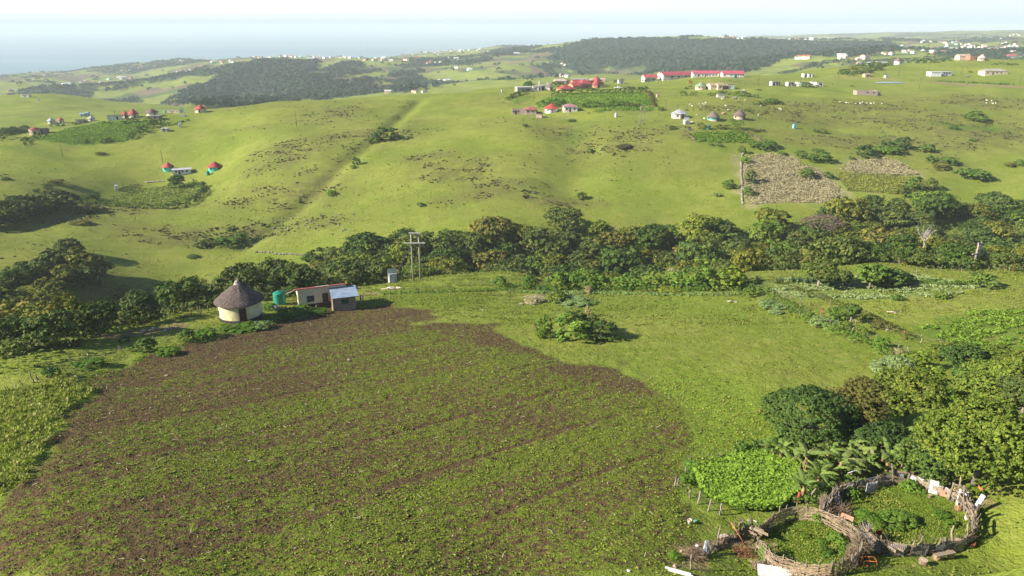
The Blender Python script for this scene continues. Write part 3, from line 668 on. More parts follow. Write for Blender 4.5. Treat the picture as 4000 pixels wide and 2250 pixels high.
# clods of turned soil
X, Y = scatter_area(-75, 40, 37, 125, 160000, 22); so_ = gsamp(m_soil, X, Y); we_ = gsamp(weed, X, Y)
keep = (so_ > .6) & (rs.random(len(X)) < np.clip(.62 - we_*.55, .03, 1)); X, Y = X[keep], Y[keep]; Z = gsamp(GH2, X, Y)
n = len(X); s_ = (.05 + .10*rs.random(n)**2)[:, None]; base = np.array([[1,0,0],[-.4,.85,0],[-.5,-.8,0],[.05,.1,1.1]]); an = rs.random(n)*6.28
ca, sa = np.cos(an), np.sin(an); vv = np.stack([np.stack([b[0]*ca-b[1]*sa, b[0]*sa+b[1]*ca, b[2]+0*ca-.1], 1) for b in base], 1) * s_[:, None] * np.array([1.2, 1.2, .9]) + np.stack([X, Y, Z], 1)[:, None]
ff = (np.arange(n)*4)[:, None, None] + np.array([[0,1,3],[1,2,3],[2,0,3]])[None]
stuff('soil_clods', mesh_np('soil_clods', vv.reshape(-1, 3), ff.reshape(-1, 3), paint((.105,.064,.042), .95, .35, 1.5)), 'loose clods of turned dark brown soil', 'soil')
# lush bank and margins
X, Y = scatter_area(-80, 60, 36, 150, 300000, 23)
PENS = mask('pens', 1); lu = gsamp(lush, X, Y); so_ = gsamp(m_soil, X, Y); ml = soft(X, Y, A['left'], 1.5); ym = soft(X, Y, A['yard'], 2)
keep = (so_ < .5) & (rs.random(len(X)) < np.clip((lu-.45)*1.5, 0, 1)*.5*(1-.75*ym) + .5*ml); X, Y, ml, ym = X[keep], Y[keep], ml[keep], ym[keep]; Z = gsamp(GH2, X, Y) - .03
sz = .13 + .09*rs.random(len(X)) + .22*ml*rs.random(len(X))**2 - .05*ym
stuff('lush_grass', tuft_field('lush_grass', X, Y, Z, sz*(1+.3*ml), sz*(1.1-.5*ml), LM['bank'], 33, 5, .7), 'thick bright green grass and weeds along the field edge', 'grass')
# taller grass inside the two pens
X, Y = scat(A['pens'], 11000, 29); Z = gsamp(GH2, X, Y) - .03; t_ = fbm(X/1.5, Y/1.5, 3, 306)
stuff('pen_grass', tuft_field('pen_grass', X, Y, Z, .07+.20*t_**2, .09+.16*t_**2, LM['weed'], 36, 4, .8), 'rank green grass growing inside the kraals', 'grass')
# pasture grass
X, Y = scatter_area(-110, 130, 37, 175, 420000, 24)
so_ = gsamp(m_soil, X, Y); t_ = fbm(X/3.2, Y/1.6, 3, 303)
keep = (so_ < .3) & (rs.random(len(X)) < np.clip((t_-.36)*2.2, .06, .8)); X, Y = X[keep], Y[keep]; Z = gsamp(GH2, X, Y) - .02
sz = .07 + .12*rs.random(len(X))**2 + .08*(Y > 110)
stuff('pasture_grass', tuft_field('pasture_grass', X, Y, Z, sz, sz*1.5, LM['grass'], 35, 3, .9), 'short yellow green pasture grass with small tufts', 'grass')
# straw and stalks lying on the soil
X, Y = scatter_area(-60, 35, 38, 115, 1900, 25); so_ = gsamp(m_soil, X, Y); keep = (so_ > .5) & (rs.random(len(X)) < .30); X, Y = X[keep], Y[keep]
n = len(X); Z = gsamp(GH2, X, Y) + .13; an = rs.random(n)*6.28; L_h = .08 + .24*rs.random(n)**2; d = np.stack([np.cos(an), np.sin(an), .25*(rs.random(n)-.5)], 1); s2_ = np.stack([-np.sin(an), np.cos(an), 0*an], 1)*.022
c = np.stack([X, Y, Z], 1); v = np.stack([c-d*L_h[:, None]-s2_, c+d*L_h[:, None]-s2_, c+d*L_h[:, None]+s2_, c-d*L_h[:, None]+s2_], 1).reshape(-1, 3)
stuff('maize_stalks', mesh_np('maize_stalks', v, np.arange(n*4).reshape(n, 4), paint((.62,.55,.42), .9, .15, 1)), 'pale dry maize stalks strewn over the soil', 'stalks')
# leafy crop in the garden plot
X, Y = scat(A['garden'], 30000, 26); keep = frame_ok(X, Y); X, Y = X[keep], Y[keep]; Z = gsamp(GH2, X, Y); hm_ = .55 + .6*fbm(X/2.2, Y/2.2, 3, 305)
stuff('bean_crop', leafy('bean_crop', X, Y, Z, hm_, .19, LM['bean'], 37), 'dense bright green leafy crop filling the fenced garden plot', 'crop')
# the tall blue green grass on the right and pale reeds at the crest
for nm, key, n, hh_, mat, lab in (('tall_grass', 'bluegrass', 26000, .5, 'grey', 'tall blue green grass in the field beyond the right hand fence'),):
    X, Y = scat(A[key], n, 27); keep = fbm(X/3, Y/2, 3, 56) > .47; X, Y = X[keep], Y[keep]; Z = gsamp(GH2, X, Y); m = leafy(nm, X, Y, Z, hh_*.8*fbm(X/1.5, Y/1.5, 2, 52), .26, LM[mat], 38); stuff(nm, m, lab, 'grass')
X, Y = scat(A['crop_right'], 9000, 28); keep = (fbm(X/2, Y/2, 2, 9) > .45) & (gsamp(crop, X, Y) > .15 + .3*np.random.RandomState(1).random(len(X))); X, Y = X[keep], Y[keep]; Z = gsamp(GH2, X, Y)
stuff('creeping_crop', leafy('creeping_crop', X, Y, Z, .4, .22, LM['lush'], 39), 'low creeping green crop in the right hand field', 'crop')
# ------------------------------------------------------------------ heath tussocks and reeds on the opposite slope
r_ = np.random.RandomState(40); n = 130000; ph_ = r_.uniform(-.66, .66, n); rr_ = np.exp(r_.uniform(math.log(225), math.log(560), n)); X = rr_*np.sin(ph_); Y = rr_*np.cos(ph_)
t_ = fbm(X/7, Y/4, 3, 78); keep = r_.random(n) < np.clip((t_-.38)*2.5, .05, .9); X, Y = X[keep], Y[keep]; Z = gsamp(GH2, X, Y) - .05
stuff('slope_grass', tuft_field('slope_grass', X, Y, Z, .22, .55, LM['slope'], 43, 3, 1.0), 'grazed grass tufts on the slope across the ravine', 'grass')
r_ = np.random.RandomState(41); n = 150000; ph_ = r_.uniform(-.66, .66, n); rr_ = np.exp(r_.uniform(math.log(225), math.log(640), n)); X = rr_*np.sin(ph_); Y = rr_*np.cos(ph_)
he = gsamp(heath, X, Y); keep = r_.random(n) < np.clip((he-.36)*1.5, .006, .5)*sstep(.46, .62, fbm(X/6, Y/4, 3, 77)); X, Y = X[keep], Y[keep]; Z = gsamp(GH2, X, Y) - .1
stuff('heath_tussocks', tuft_field('heath_tussocks', X, Y, Z, .50, 1.15, LM['heath'], 42, 4, .9), 'dark brown tussocks and low heath dotted over the green slope', 'tussocks')
X, Y = scat(A['bracken'], 52000, 43); X2, Y2 = scat(A['bracken2'], 22000, 44); X = np.concatenate([X, X2]); Y = np.concatenate([Y, Y2]); keep = gsamp(brack, X, Y)*(.4+.9*fbm(X/6, Y/6, 2, 55)) > r_.random(len(X))*.75; X, Y = X[keep], Y[keep]; Z = gsamp(GH2, X, Y)
stuff('dry_reeds', leafy('dry_reeds', X, Y, Z, 1.0*fbm(X/2.2, Y/2.2, 3, 50)**2*1.4, .27, LM['straw'], 45), 'pale brown dry bracken filling two old plots on the slope', 'bracken')
X, Y = scat(A['paleg'], 9000, 46); Z = gsamp(GH2, X, Y)
stuff('rank_grass', leafy('rank_grass', X, Y, Z, .7*fbm(X/2, Y/2, 2, 51), .3, LM['slope'], 46), 'pale grey green rank grass below the dry plot', 'grass')
for key, n, hh_ in (('crop1', 16000, .9), ('crop1b', 4000, .8), ('crop2', 7000, .9), ('crop3', 14000, .5), ('crop4', 8000, .6)):
    X, Y = scat(A[key], n, 47); keep = gsamp(crop, X, Y) > .25 + .5*r_.random(len(X)); X, Y = X[keep], Y[keep]; Z = gsamp(GH2, X, Y)
    stuff('maize_crop', leafy('maize_crop', X, Y, Z, hh_*.6*(.6+.8*fbm(X/3, Y/3, 2, 49))*(.6+.4*np.cos(Y*2.4+X*.5)), .42, LM['lush'] if key != 'crop4' else LM['grass'], 48), {'crop1': 'long dark green maize plot below the red roofed compound', 'crop1b': 'small green plot beside the pylon below the maize', 'crop2': 'green garden plot in front of the thatched huts', 'crop3': 'large hedged green plot on the left slope', 'crop4': 'yellowing hedged garden below the turquoise huts'}[key], 'crop')
# ------------------------------------------------------------------ trees of the ravine
def mpp(px, py):
    """metres covered by one frame pixel where the ground is seen at px, py"""
    x, y, z = ground_at(px, py); return math.hypot(y*CT - (z-CAMZ)*ST, 0) / FPX
def make_tree(name, seed, h, w, mat, nleaf, size, flat=.6, base=None, n=9, bark=None, trunk_r=.22, label=None, cat='tree', group=None, jit=.55, hollow=.55):
    rs = random.Random(seed); L = tree_lobes(rs, h, w, base if base is not None else h*.06, n, flat)
    root = empty(name, (0, 0, -500), 0, label, cat, group)
    c = bpy.data.objects.new('crown', crown_mesh('crown', L, nleaf, size, mat, seed, jit=jit, hollow=hollow)); link(c, root)
    t = bpy.data.objects.new('trunk', trunk_mesh('trunk', L, h, trunk_r, bark or BARK, seed)); link(t, root); return root
PROT = [make_tree('tree', 100+i, h, w, LM['ravine'], nl, sz, fl, n=nn, group='trees filling the ravine') for i, (h, w, nl, sz, fl, nn) in enumerate([
    (8.0, 10.5, 2600, .40, .62, 18), (7.2, 11.5, 2800, .40, .50, 22), (9.0, 9.5, 2600, .40, .7, 17), (6.0, 8.5, 2100, .38, .6, 14), (10.0, 12.5, 3300, .43, .62, 24), (5.6, 7.6, 1800, .36, .7, 12), (7.8, 13.0, 3300, .42, .48, 24)])]
used_proto = set()
def put(proto, x, y, z=None, rz=0, sc=1.0, label=None, color=None, group=None):
    """first use moves the model itself, later uses copy it"""
    z = hz(x, y) if z is None else z
    if id(proto) not in used_proto and proto.location.z < -400:
        used_proto.add(id(proto)); o = proto; o.location = (x, y, z); o.rotation_euler = (0, 0, rz); o.scale = (sc,)*3 if not hasattr(sc, '__len__') else sc
        if color:
            o.color = color
            for ch in o.children: ch.color = color
        if label: o['label'] = label
        if group: o['group'] = group
        return o
    return copy_thing(proto, (x, y, z), rz, sc, label, group, color)
TOP = [(0,690),(120,660),(290,690),(480,695),(600,675),(700,650),(810,630),(900,615),(980,590),(1100,585),(1180,585),(1230,556),(1330,545),(1400,535),(1450,545),(1560,555),(1700,575),(1820,560),(1930,535),(2030,515),(2110,497),(2300,490),(2400,500),(2480,495),(2576,505)]
TX = [a_*4000/2576 for a_, b in TOP]; TY = [b*4000/2576 for a_, b in TOP]
LANDM = [(0,'at the far left end of the ravine'),(330,'left of the thatched hut'),(760,'behind the thatched hut'),(1080,'behind the green water tank'),(1300,'behind the red roofed house'),(1500,'left of the double power pole'),(1680,'just right of the double power pole'),(1900,'below the long green slope'),(2350,'in the middle of the ravine'),(2650,'left of the bare brown crown'),(3050,'around the bare brown crown'),(3350,'below the dead white branches'),(3620,'right of the dead white branches'),(3800,'at the right end of the ravine')]
def landmark(px):
    r = LANDM[0][1]
    for a_, b in LANDM:
        if px >= a_: r = b
    return r
TINTS = [((1,1,1,1), 'mid green'), ((.62,.80,.62,1), 'dark green'), ((1.45,1.2,.75,1), 'olive brown'), ((1.25,1.45,.9,1), 'bright green'), ((1.65,1.55,.85,1), 'yellowish'), ((.8,.95,.9,1), 'deep green'), ((1.75,1.25,1.2,1), 'greyish brown')]
rt = random.Random(5); pts = []
px = -60
cells = {}
for k in range(9000):
    px = rt.uniform(-90, 4090); pyt = np.interp(px, TX, TY) + 62
    gx, gy, gz_ = ground_at(px, pyt); rfar = math.hypot(gx, gy)
    ph_ = math.atan2(gx, gy); rcrest = np.interp(px, [0, 300, 740, 1000, 1300, 1640, 2000, 3000, 3400, 4000], [103, 111, 129, 140, 150, 173, 178, 172, 170, 164])
    if rfar < rcrest + 6: continue
    r_ = math.sqrt(rt.uniform((rcrest+5)**2, rfar**2)); x, y = r_*math.sin(ph_), r_*math.cos(ph_)
    dmin = 6.3 if r_ > 150 else 6.0
    ky = (int(x//8), int(y//8)); ok = True
    for i in (-1, 0, 1):
        for j in (-1, 0, 1):
            for (a_, b_) in cells.get((ky[0]+i, ky[1]+j), []):
                if (a_-x)**2+(b_-y)**2 < dmin**2: ok = False
    if not ok: continue
    z = hz(x, y); cx, cy = proj(x, y, z + 7.5)
    # leave out trees wholly hidden behind the near crest
    g2 = ground_at(cx, cy + 8)
    if math.hypot(g2[0], g2[1]) < r_ - 25 and math.hypot(g2[0], g2[1]) < rcrest + 4: continue
    if len(pts) >= 299: break
    cells.setdefault(ky, []).append((x, y)); pts.append((x, y, z, px, (r_-rcrest)/(rfar-rcrest)))
ROWN = ['front row', 'second row', 'middle row', 'back row']

for i, (x, y, z, px, fr) in enumerate(pts):
    cx, cy = proj(x, y, z + 5); k = rt.randrange(7)
    tw = [3, 2, 2.2, 1.3, .7, 2, .5] if px > 900 else [2.5, 3, 3.2, .6, .8, 2, .3]
    ti = rt.choices(range(7), tw)[0]
    sc = rt.uniform(.72, 1.12) * (.82 if fr < .25 else 1.0) * (.80 if px < 800 else 1.0); kd = ['broad', 'flat topped', 'tall', 'small round', 'large', 'small', 'wide spreading'][k]
    put(PROT[k], x, y, z - .2, rt.uniform(0, 6.28), (sc, sc, sc*rt.uniform(.85, 1.15)), '%s %s tree %s, %s' % (TINTS[ti][1], kd, landmark(cx), ROWN[min(3, int(fr*4))]), TINTS[ti][0], 'trees filling the ravine')
# undergrowth between them
r_ = np.random.RandomState(61); n = 60000; ph_ = r_.uniform(-.70, .70, n); X = np.empty(n); Y = np.empty(n)
pc = 2000 + FPX*.97*np.tan(ph_); rc = np.interp(pc, [0, 300, 740, 1000, 1300, 1640, 2000, 3000, 3400, 4000], [103, 111, 129, 140, 150, 173, 178, 172, 170, 164])
_fx = np.linspace(-60, 4060, 42); _fr = [];  _fp = []
for p_ in _fx:
    g_ = ground_at(p_, np.interp(p_, TX, TY) + 58); _fr.append(math.hypot(g_[0], g_[1])); _fp.append(math.atan2(g_[0], g_[1]))
rf = np.interp(ph_, _fp, _fr); rr_ = rc + 1 + (rf - rc - 1) * r_.random(n); X, Y = rr_*np.sin(ph_), rr_*np.cos(ph_); keep = rf > rc + 5; X, Y = X[keep], Y[keep]; Z = gsamp(GH, X, Y)
hh_ = 1.1 + 2.8*fbm(X/4, Y/4, 2, 63)
stuff('undergrowth', leafy('undergrowth', X, Y, Z, hh_, .34, LM['ravine'], 64), 'dense undergrowth below the trees of the ravine', 'undergrowth')
# ------------------------------------------------------------------ bushes
def bush_mesh(seed, w, h, n, size, mat, nl=6, jit=.6):
    rs = random.Random(seed); L = [(rs.uniform(-.26, .26)*w, rs.uniform(-.26, .26)*w, h*rs.uniform(.25, .6), w*rs.uniform(.2, .32), w*rs.uniform(.2, .32), h*rs.uniform(.28, .42)) for i in range(nl)] + [(0, 0, h*.35, w*.36, w*.36, h*.42)]
    return crown_mesh('foliage', L, n, size, mat, seed, .4, .6, jit)
BUSH = {}
def bush_proto(kind):
    if kind not in BUSH:
        BUSH[kind] = []
        for s_ in range(3):
            o = bpy.data.objects.new('bush', bush_mesh(200+s_*7+len(BUSH), 1.0, .8, 1500, .046, LM[kind], 7)); BUSH[kind].append([o, False])
    return BUSH[kind]
def bush(px, py, wpx, hpx=None, kind='bush', label=None, group=None, tint=(1,1,1,1), name='bush', cat='bush', seed=None):
    x, y, z = ground_at(px, py); m = mpp(px, py); wd = wpx*m; hg = (hpx or wpx*.65)*m/.80
    pr = bush_proto(kind)[(seed if seed is not None else int(px*7+py)) % 3]
    o = pr[0] if not pr[1] else pr[0].copy(); pr[1] = True; COL.objects.link(o); o.name = name
    o.location = (x, y + wd*.3, hz(x, y + wd*.3) - .05*hg); o.rotation_euler = (0, 0, (px*13.7) % 6.28); o.scale = (wd*1.08, wd*1.08, hg); o.color = tint
    tag(o, label, cat, group); return o
def hedge(ptsl, w_, h_, label, kind='bush', tint=(1,1,1,1), seed=3, dens=1.0, name='hedge', cat='hedge', size=None, group=None):
    """a run of grown together shrubs along a line on the ground: one hedge"""
    P_ = [ground_at(*p) for p in ptsl]; rs = random.Random(seed); L = []; tot = 0
    for a_, b_ in zip(P_[:-1], P_[1:]):
        d = math.hypot(b_[0]-a_[0], b_[1]-a_[1]); n = max(1, int(d/(w_*.55))); tot += d
        for i in range(n):
            t = (i + rs.random())/n; x = a_[0]+(b_[0]-a_[0])*t + rs.uniform(-.2, .2)*w_; y = a_[1]+(b_[1]-a_[1])*t + rs.uniform(-.2, .2)*w_; s_ = rs.uniform(.6, 1.25)
            L.append((x, y, hz(x, y)+h_*.42*s_, w_*.55*s_, w_*.5*s_, h_*.55*s_))
    o0 = P_[0]; L = [(a_[0]-o0[0], a_[1]-o0[1], a_[2]-o0[2], *a_[3:]) for a_ in L]; m = mpp(*ptsl[0]); size = size or max(.10, m*1.8)
    n = int(dens*tot*(w_+h_)*1.7/(size*size*1.1)); n = min(max(n, 300), 26000)
    o = bpy.data.objects.new(name, crown_mesh('foliage', L, n, size, LM[kind], seed, .4, .6, .6)); link(o); o.location = o0; o.color = tint; tag(o, label, cat, group); return o
# ------------------------------------------------------------------ building kit
THATCH = (.125,.098,.090); REDR = (.38,.085,.080); GREY = (.36,.36,.37); CREAM = (.72,.62,.42); WHT = (.80,.79,.76); PINK = (.62,.42,.34); TURQ = (.10,.55,.46); BLOCK = (.34,.29,.25); DOORB = (.085,.045,.035); GLASS = paint((.06,.08,.10), .15, .1, 2, 'glass', .6); DARKIN = paint((.03,.027,.025), .9, .1, 1)
def hut(px, py, wpx, label, wall=WHT, roof=REDR, rkind='sheet', wallh=2.3, rh=2.1, n=36, base=None, door=-60, win=(-130,), over=.55, group=None, doorc=DOORB, name='round_hut', rz=0, detail=False, band=None, knob=False, loc=None, doorh=2.02):
    """round or many sided hut: wall, roof, door, windows; angles in degrees, -90 faces the camera"""
    x, y, z = ground_at(px, py); m = mpp(px, py); D = wpx*m; r = D/2
    if loc: x, y = loc
    else: y += r
    zf = hz(x, y-r); zm = min(hz(x+r*math.cos(a_), y+r*math.sin(a_)) for a_ in (0, 1.57, 3.14, 4.71)); z = zf; dz = 0; dn = zf - zm + .5
    root = empty(name, (x, y, z), rz, label, 'hut', group); H = wallh + dz
    sm = n > 12
    MB().lathe([(r, -dn), (r, H)], n, sm=sm).obj('wall', paint(wall, .85, .10, 1.2, 'wall'), root)
    if base: MB().lathe([(r+.03, -dn), (r+.03, .62), (r, .62)], n, sm=sm).obj('plinth', paint(base, .9, .15, 1.5, 'wall'), root)
    R_ = r + over
    prof = [(R_-.05, H-.28), (R_, H-.22), (R_*.985, H-.12), (R_*.6, H+rh*.42), (R_*.25, H+rh*.78), (.12, H+rh), (.001, H+rh)] if rkind == 'thatch' else [(R_, H-.12), (R_, H-.05), (.02, H+rh)]
    ro = MB().lathe(prof, n, sm=sm or rkind == 'thatch').obj('roof', paint(roof, .55 if rkind == 'sheet' else .95, .12, 1, rkind), root)
    if knob: MB().lathe([(.62, H+rh-.42), (.50, H+rh-.12), (.34, H+rh+.08), (.36, H+rh+.24), (.18, H+rh+.36), (.001, H+rh+.38)], 14).obj('cap', paint((.42,.38,.34), .9, .2, 4), ro)
    if n <= 12 and rkind == 'sheet':
        rb = MB()
        for k in range(n):
            a_ = 2*math.pi*k/n; rb.beam((R_*math.cos(a_), R_*math.sin(a_), H-.04), (0, 0, H+rh+.03), .10, .05)
        rb.obj('ridge_caps', paint(tuple(min(1, c*1.35) for c in roof), .5, .08, 1, 'paint'), ro)
    def opening(ang, wd, z0, z1, nm, mt, dep=.06):
        a_ = R(ang); cx, cy = (r*math.cos(math.pi/n) if n <= 12 else r)*math.cos(a_), (r*math.cos(math.pi/n) if n <= 12 else r)*math.sin(a_)
        f = MB().box((cx, cy, (z0+z1)/2), (.10+dep, wd, z1-z0), a_).obj(nm, mt, root); return f, a_, cx, cy
    opening(door, .95 if doorh < 2.2 else 1.15, dz*.2, dz+doorh, 'door', paint(doorc, .7, .15, 2))
    for wa in win:
        f, a_, cx, cy = opening(wa, .95, dz+.95, dz+1.85, 'window', paint((.30,.18,.12), .6, .1, 2)); MB().box((cx+.09*math.cos(a_), cy+.09*math.sin(a_), dz+1.4), (.06, .80, .76), a_).obj('pane', GLASS, f)
    return root
def house(px, py, wpx, dep, label, rz=0, wall=WHT, roof=REDR, h=2.6, rtype='mono', rise=.6, rkind='sheet', wins=(-.28, .28), doors=(0.02,), over=.35, group=None, name='house', cat='house', base=None, side_wins=(), wkind='wall', center=True, rtype2=None, lenm=None, root=None, at=None, chimney=False):
    """box house: length along x (facing -y), depth along y; openings on the front at fractions of the length"""
    x, y, z = ground_at(px, py); m = mpp(px, py); L = lenm or wpx*m; W = dep
    ca, sa = math.cos(rz), math.sin(rz)
    if at: x, y = at
    else: x -= sa*W/2*0; y += W/2
    cs = [(x+i*L/2*ca-j*W/2*sa, y+i*L/2*sa+j*W/2*ca) for i in (-1, 1) for j in (-1, 1)]; zz = [hz(*c) for c in cs]; z = (zz[0]+zz[2])/2; dn = z - min(zz) + .5; F = .15
    root = empty(name, (x, y, z), rz, label, cat, group); H = F + h; wm = paint(wall, .88, .10, 1.0, wkind); wb = MB(); t = .2
    for c, d in (((0, -W/2+t/2), (L, t)), ((0, W/2-t/2), (L, t)), ((-L/2+t/2, 0), (t, W-2*t)), ((L/2-t/2, 0), (t, W-2*t))): wb.box((c[0], c[1], (H-dn)/2), (d[0], d[1], H+dn))
    if rtype == 'gable':      # ridge along x: gable triangles at the ends
        for s_ in (-1, 1): xx = s_*(L/2-t/2); wb.add([(xx-t/2, -W/2, H), (xx+t/2, -W/2, H), (xx+t/2, W/2, H), (xx-t/2, W/2, H), (xx-t/2, 0, H+rise-.03), (xx+t/2, 0, H+rise-.03)], [(0,1,2,3), (0,4,5,1), (2,5,4,3), (0,3,4), (1,5,2)])
    if rtype == 'mono':       # high at the front, falling to the back
        wb.box((0, -W/2+t/2, H+rise/2-.03), (L, t, rise-.06))
        for s_ in (-1, 1): xx = s_*(L/2-t/2); wb.add([(xx-t/2, -W/2+t, H), (xx+t/2, -W/2+t, H), (xx+t/2, W/2, H), (xx-t/2, W/2, H), (xx-t/2, -W/2+t, H+rise-.09), (xx+t/2, -W/2+t, H+rise-.09)], [(0,1,2,3), (0,4,5,1), (2,5,4,3), (0,3,4), (1,5,2)])
    wb.obj('wall', wm, root); o_ = over; rb = MB(); rm = paint(roof, .5, .12, .8, rkind) if roof else None
    A_, B_ = L/2+o_, W/2+o_
    if rtype == 'gable':
        for s_ in (-1, 1):
            e_ = H - o_*rise/(W/2); rb.add([(-A_, 0, H+rise+.03), (A_, 0, H+rise+.03), (A_, s_*B_, e_), (-A_, s_*B_, e_), (-A_, 0, H+rise-.06), (A_, 0, H+rise-.06), (A_, s_*B_, e_-.08), (-A_, s_*B_, e_-.08)], [(0,1,2,3), (7,6,5,4), (3,2,6,7), (0,3,7,4), (1,5,6,2)])
    elif rtype == 'hip':
        k = min(B_, A_)*.95; e_ = H-.03; rb.add([(-A_, -B_, e_), (A_, -B_, e_), (A_, B_, e_), (-A_, B_, e_), (-A_+k, 0, H+rise), (A_-k, 0, H+rise), (-A_, -B_, e_-.10), (A_, -B_, e_-.10), (A_, B_, e_-.10), (-A_, B_, e_-.10)], [(0,1,5,4), (2,3,4,5), (1,2,5), (3,0,4), (9,8,7,6), (0,6,7,1), (1,7,8,2), (2,8,9,3), (3,9,6,0)])
    elif rtype == 'mono':
        rb.add([(-A_, -B_, H+rise+.08), (A_, -B_, H+rise+.08), (A_, B_, H-.02), (-A_, B_, H-.02), (-A_, -B_, H+rise), (A_, -B_, H+rise), (A_, B_, H-.10), (-A_, B_, H-.10)], [(0,1,2,3), (7,6,5,4), (0,4,5,1), (1,5,6,2), (2,6,7,3), (3,7,4,0)])
    elif rtype == 'flat': rb.box((0, 0, H+.06), (L+2*o_, W+2*o_, .12))
    if rtype != 'none': ro = rb.obj('roof', rm, root)
    if base: MB().box((0, 0, (.7-dn)/2), (L+.05, W+.05, .7+dn)).obj('plinth', paint(base, .9, .15, 1.5, 'wall'), root)
    fz = F
    for u_ in wins: fr = MB().box((u_*L, -W/2, fz+1.5), (1.15, .10, .95)).obj('window', paint((.30,.20,.15), .7, .1, 2), root); MB().box((u_*L, -W/2-.05, fz+1.5), (.95, .06, .78)).obj('pane', GLASS, fr)
    for u_ in doors: MB().box((u_*L, -W/2-.01, fz+1.02), (.95, .10, 2.05)).obj('door', paint(DOORB, .7, .15, 2), root)
    for s_, v_ in side_wins: fr = MB().box((s_*L/2, v_*W, fz+1.5), (.10, 1.0, .95)).obj('window', paint((.36,.20,.13), .7, .1, 2), root); MB().box((s_*(L/2+.05), v_*W, fz+1.5), (.06, .8, .76)).obj('pane', GLASS, fr)
    return root
def small_box(px, py, wpx, hpx, label, wall=WHT, roof=GREY, cat='toilet', name='outhouse', group=None, rz=.2, doorc=(.35,.33,.30), depf=1.0):
    x, y, z = ground_at(px, py); m = mpp(px, py); w_, h_ = wpx*m, hpx*m; y += w_*.5; z = hz(x, y); root = empty(name, (x, y, z), rz, label, cat, group)
    MB().box((0, 0, h_/2-.2), (w_, w_*depf, h_+.4)).obj('wall', paint(wall, .8, .1, 2, 'wall'), root)
    MB().beam((-w_*.6, 0, h_+.14), (w_*.6, 0, h_+.02), w_*depf*1.15, .06, R(90)).obj('roof', paint(roof, .6, .15, 2), root)
    MB().box((0, -w_*depf/2, h_*.45), (w_*.5, .08, h_*.82)).obj('door', paint(doorc, .8, .1, 2), root); return root
def tank(px, py, wpx, label, col=(.02,.26,.17), hr=1.15, group=None, loc=None):
    x, y, z = ground_at(px, py); m = mpp(px, py); r = wpx*m/2; y += r; z = hz(x, y); h = 2*r*hr; root = empty('water_tank', (x, y, z), .4, label, 'water tank', group); mt = paint(col, .45, .08, 2)
    pr = [(r*.98, -.2)] 
    for k in range(7): z0 = h*.86*k/7; pr += [(r, z0+.01), (r, z0+h*.095), (r*.965, z0+h*.108), (r*.965, z0+h*.118)]
    pr += [(r, h*.865), (r*.97, h*.90), (r*.55, h*.985), (r*.22, h*1.0)]
    b_ = MB().lathe(pr, 28).obj('body', mt, root); MB().lathe([(r*.24, h*.99), (r*.24, h*1.05), (r*.20, h*1.07), (.001, h*1.08)], 16).obj('lid', mt, root); return root
def pole(px, py, hpx, label, group='wooden power poles on the slope', arm=True, lean=0.0, r=.13, mat=None):
    x, y, z = ground_at(px, py); m = mpp(px, py); h = hpx*m/.96; root = empty('power_pole', (x, y, z), .3, label, 'pole', group); mt = mat or DARKW
    MB().tube([(0, 0, -.5), (lean*h, 0, h)], [r, r*.75], 8).obj('post', mt, root)
    if arm: MB().beam((lean*h-.9, 0, h-.35), (lean*h+.9, 0, h-.35), .10, .12).obj('crossarm', mt, root)
    return root
# ------------------------------------------------------------------ homestead on the near hill
near_hut = hut(915, 1268, 163, 'thatched round hut with cream wall, dark base and brown door', wall=(.76,.68,.42), roof=THATCH, rkind='thatch', wallh=3.35, rh=2.85, n=56, base=(.045,.043,.045), door=-64, win=(-152,), over=.62, knob=True, doorc=(.10,.045,.035), doorh=2.75)
_rf = [c for c in near_hut.children if c.name.startswith('roof')][0]; _m = MB(); _r = random.Random(4)
for _i in range(170):
    _t = _r.random(); _a = R(-66) + _r.gauss(0, .035 + .05*_t); _q = (163*mpp(915, 1268)/2 + .62)*(.08+.9*_t); _z = 3.35 + 2.85*(1-_t*1.0) - .18 + .12*math.sin(_t*3.1)
    _m.beam((_q*math.cos(_a), _q*math.sin(_a), _z+.06), (_q*math.cos(_a)+_r.uniform(-.2, .2), _q*math.sin(_a)+_r.uniform(-.1, .1), _z+.14), .035)
_m.obj('thatch_seam', paint((.40,.36,.33), .95, .2, 4), _rf)
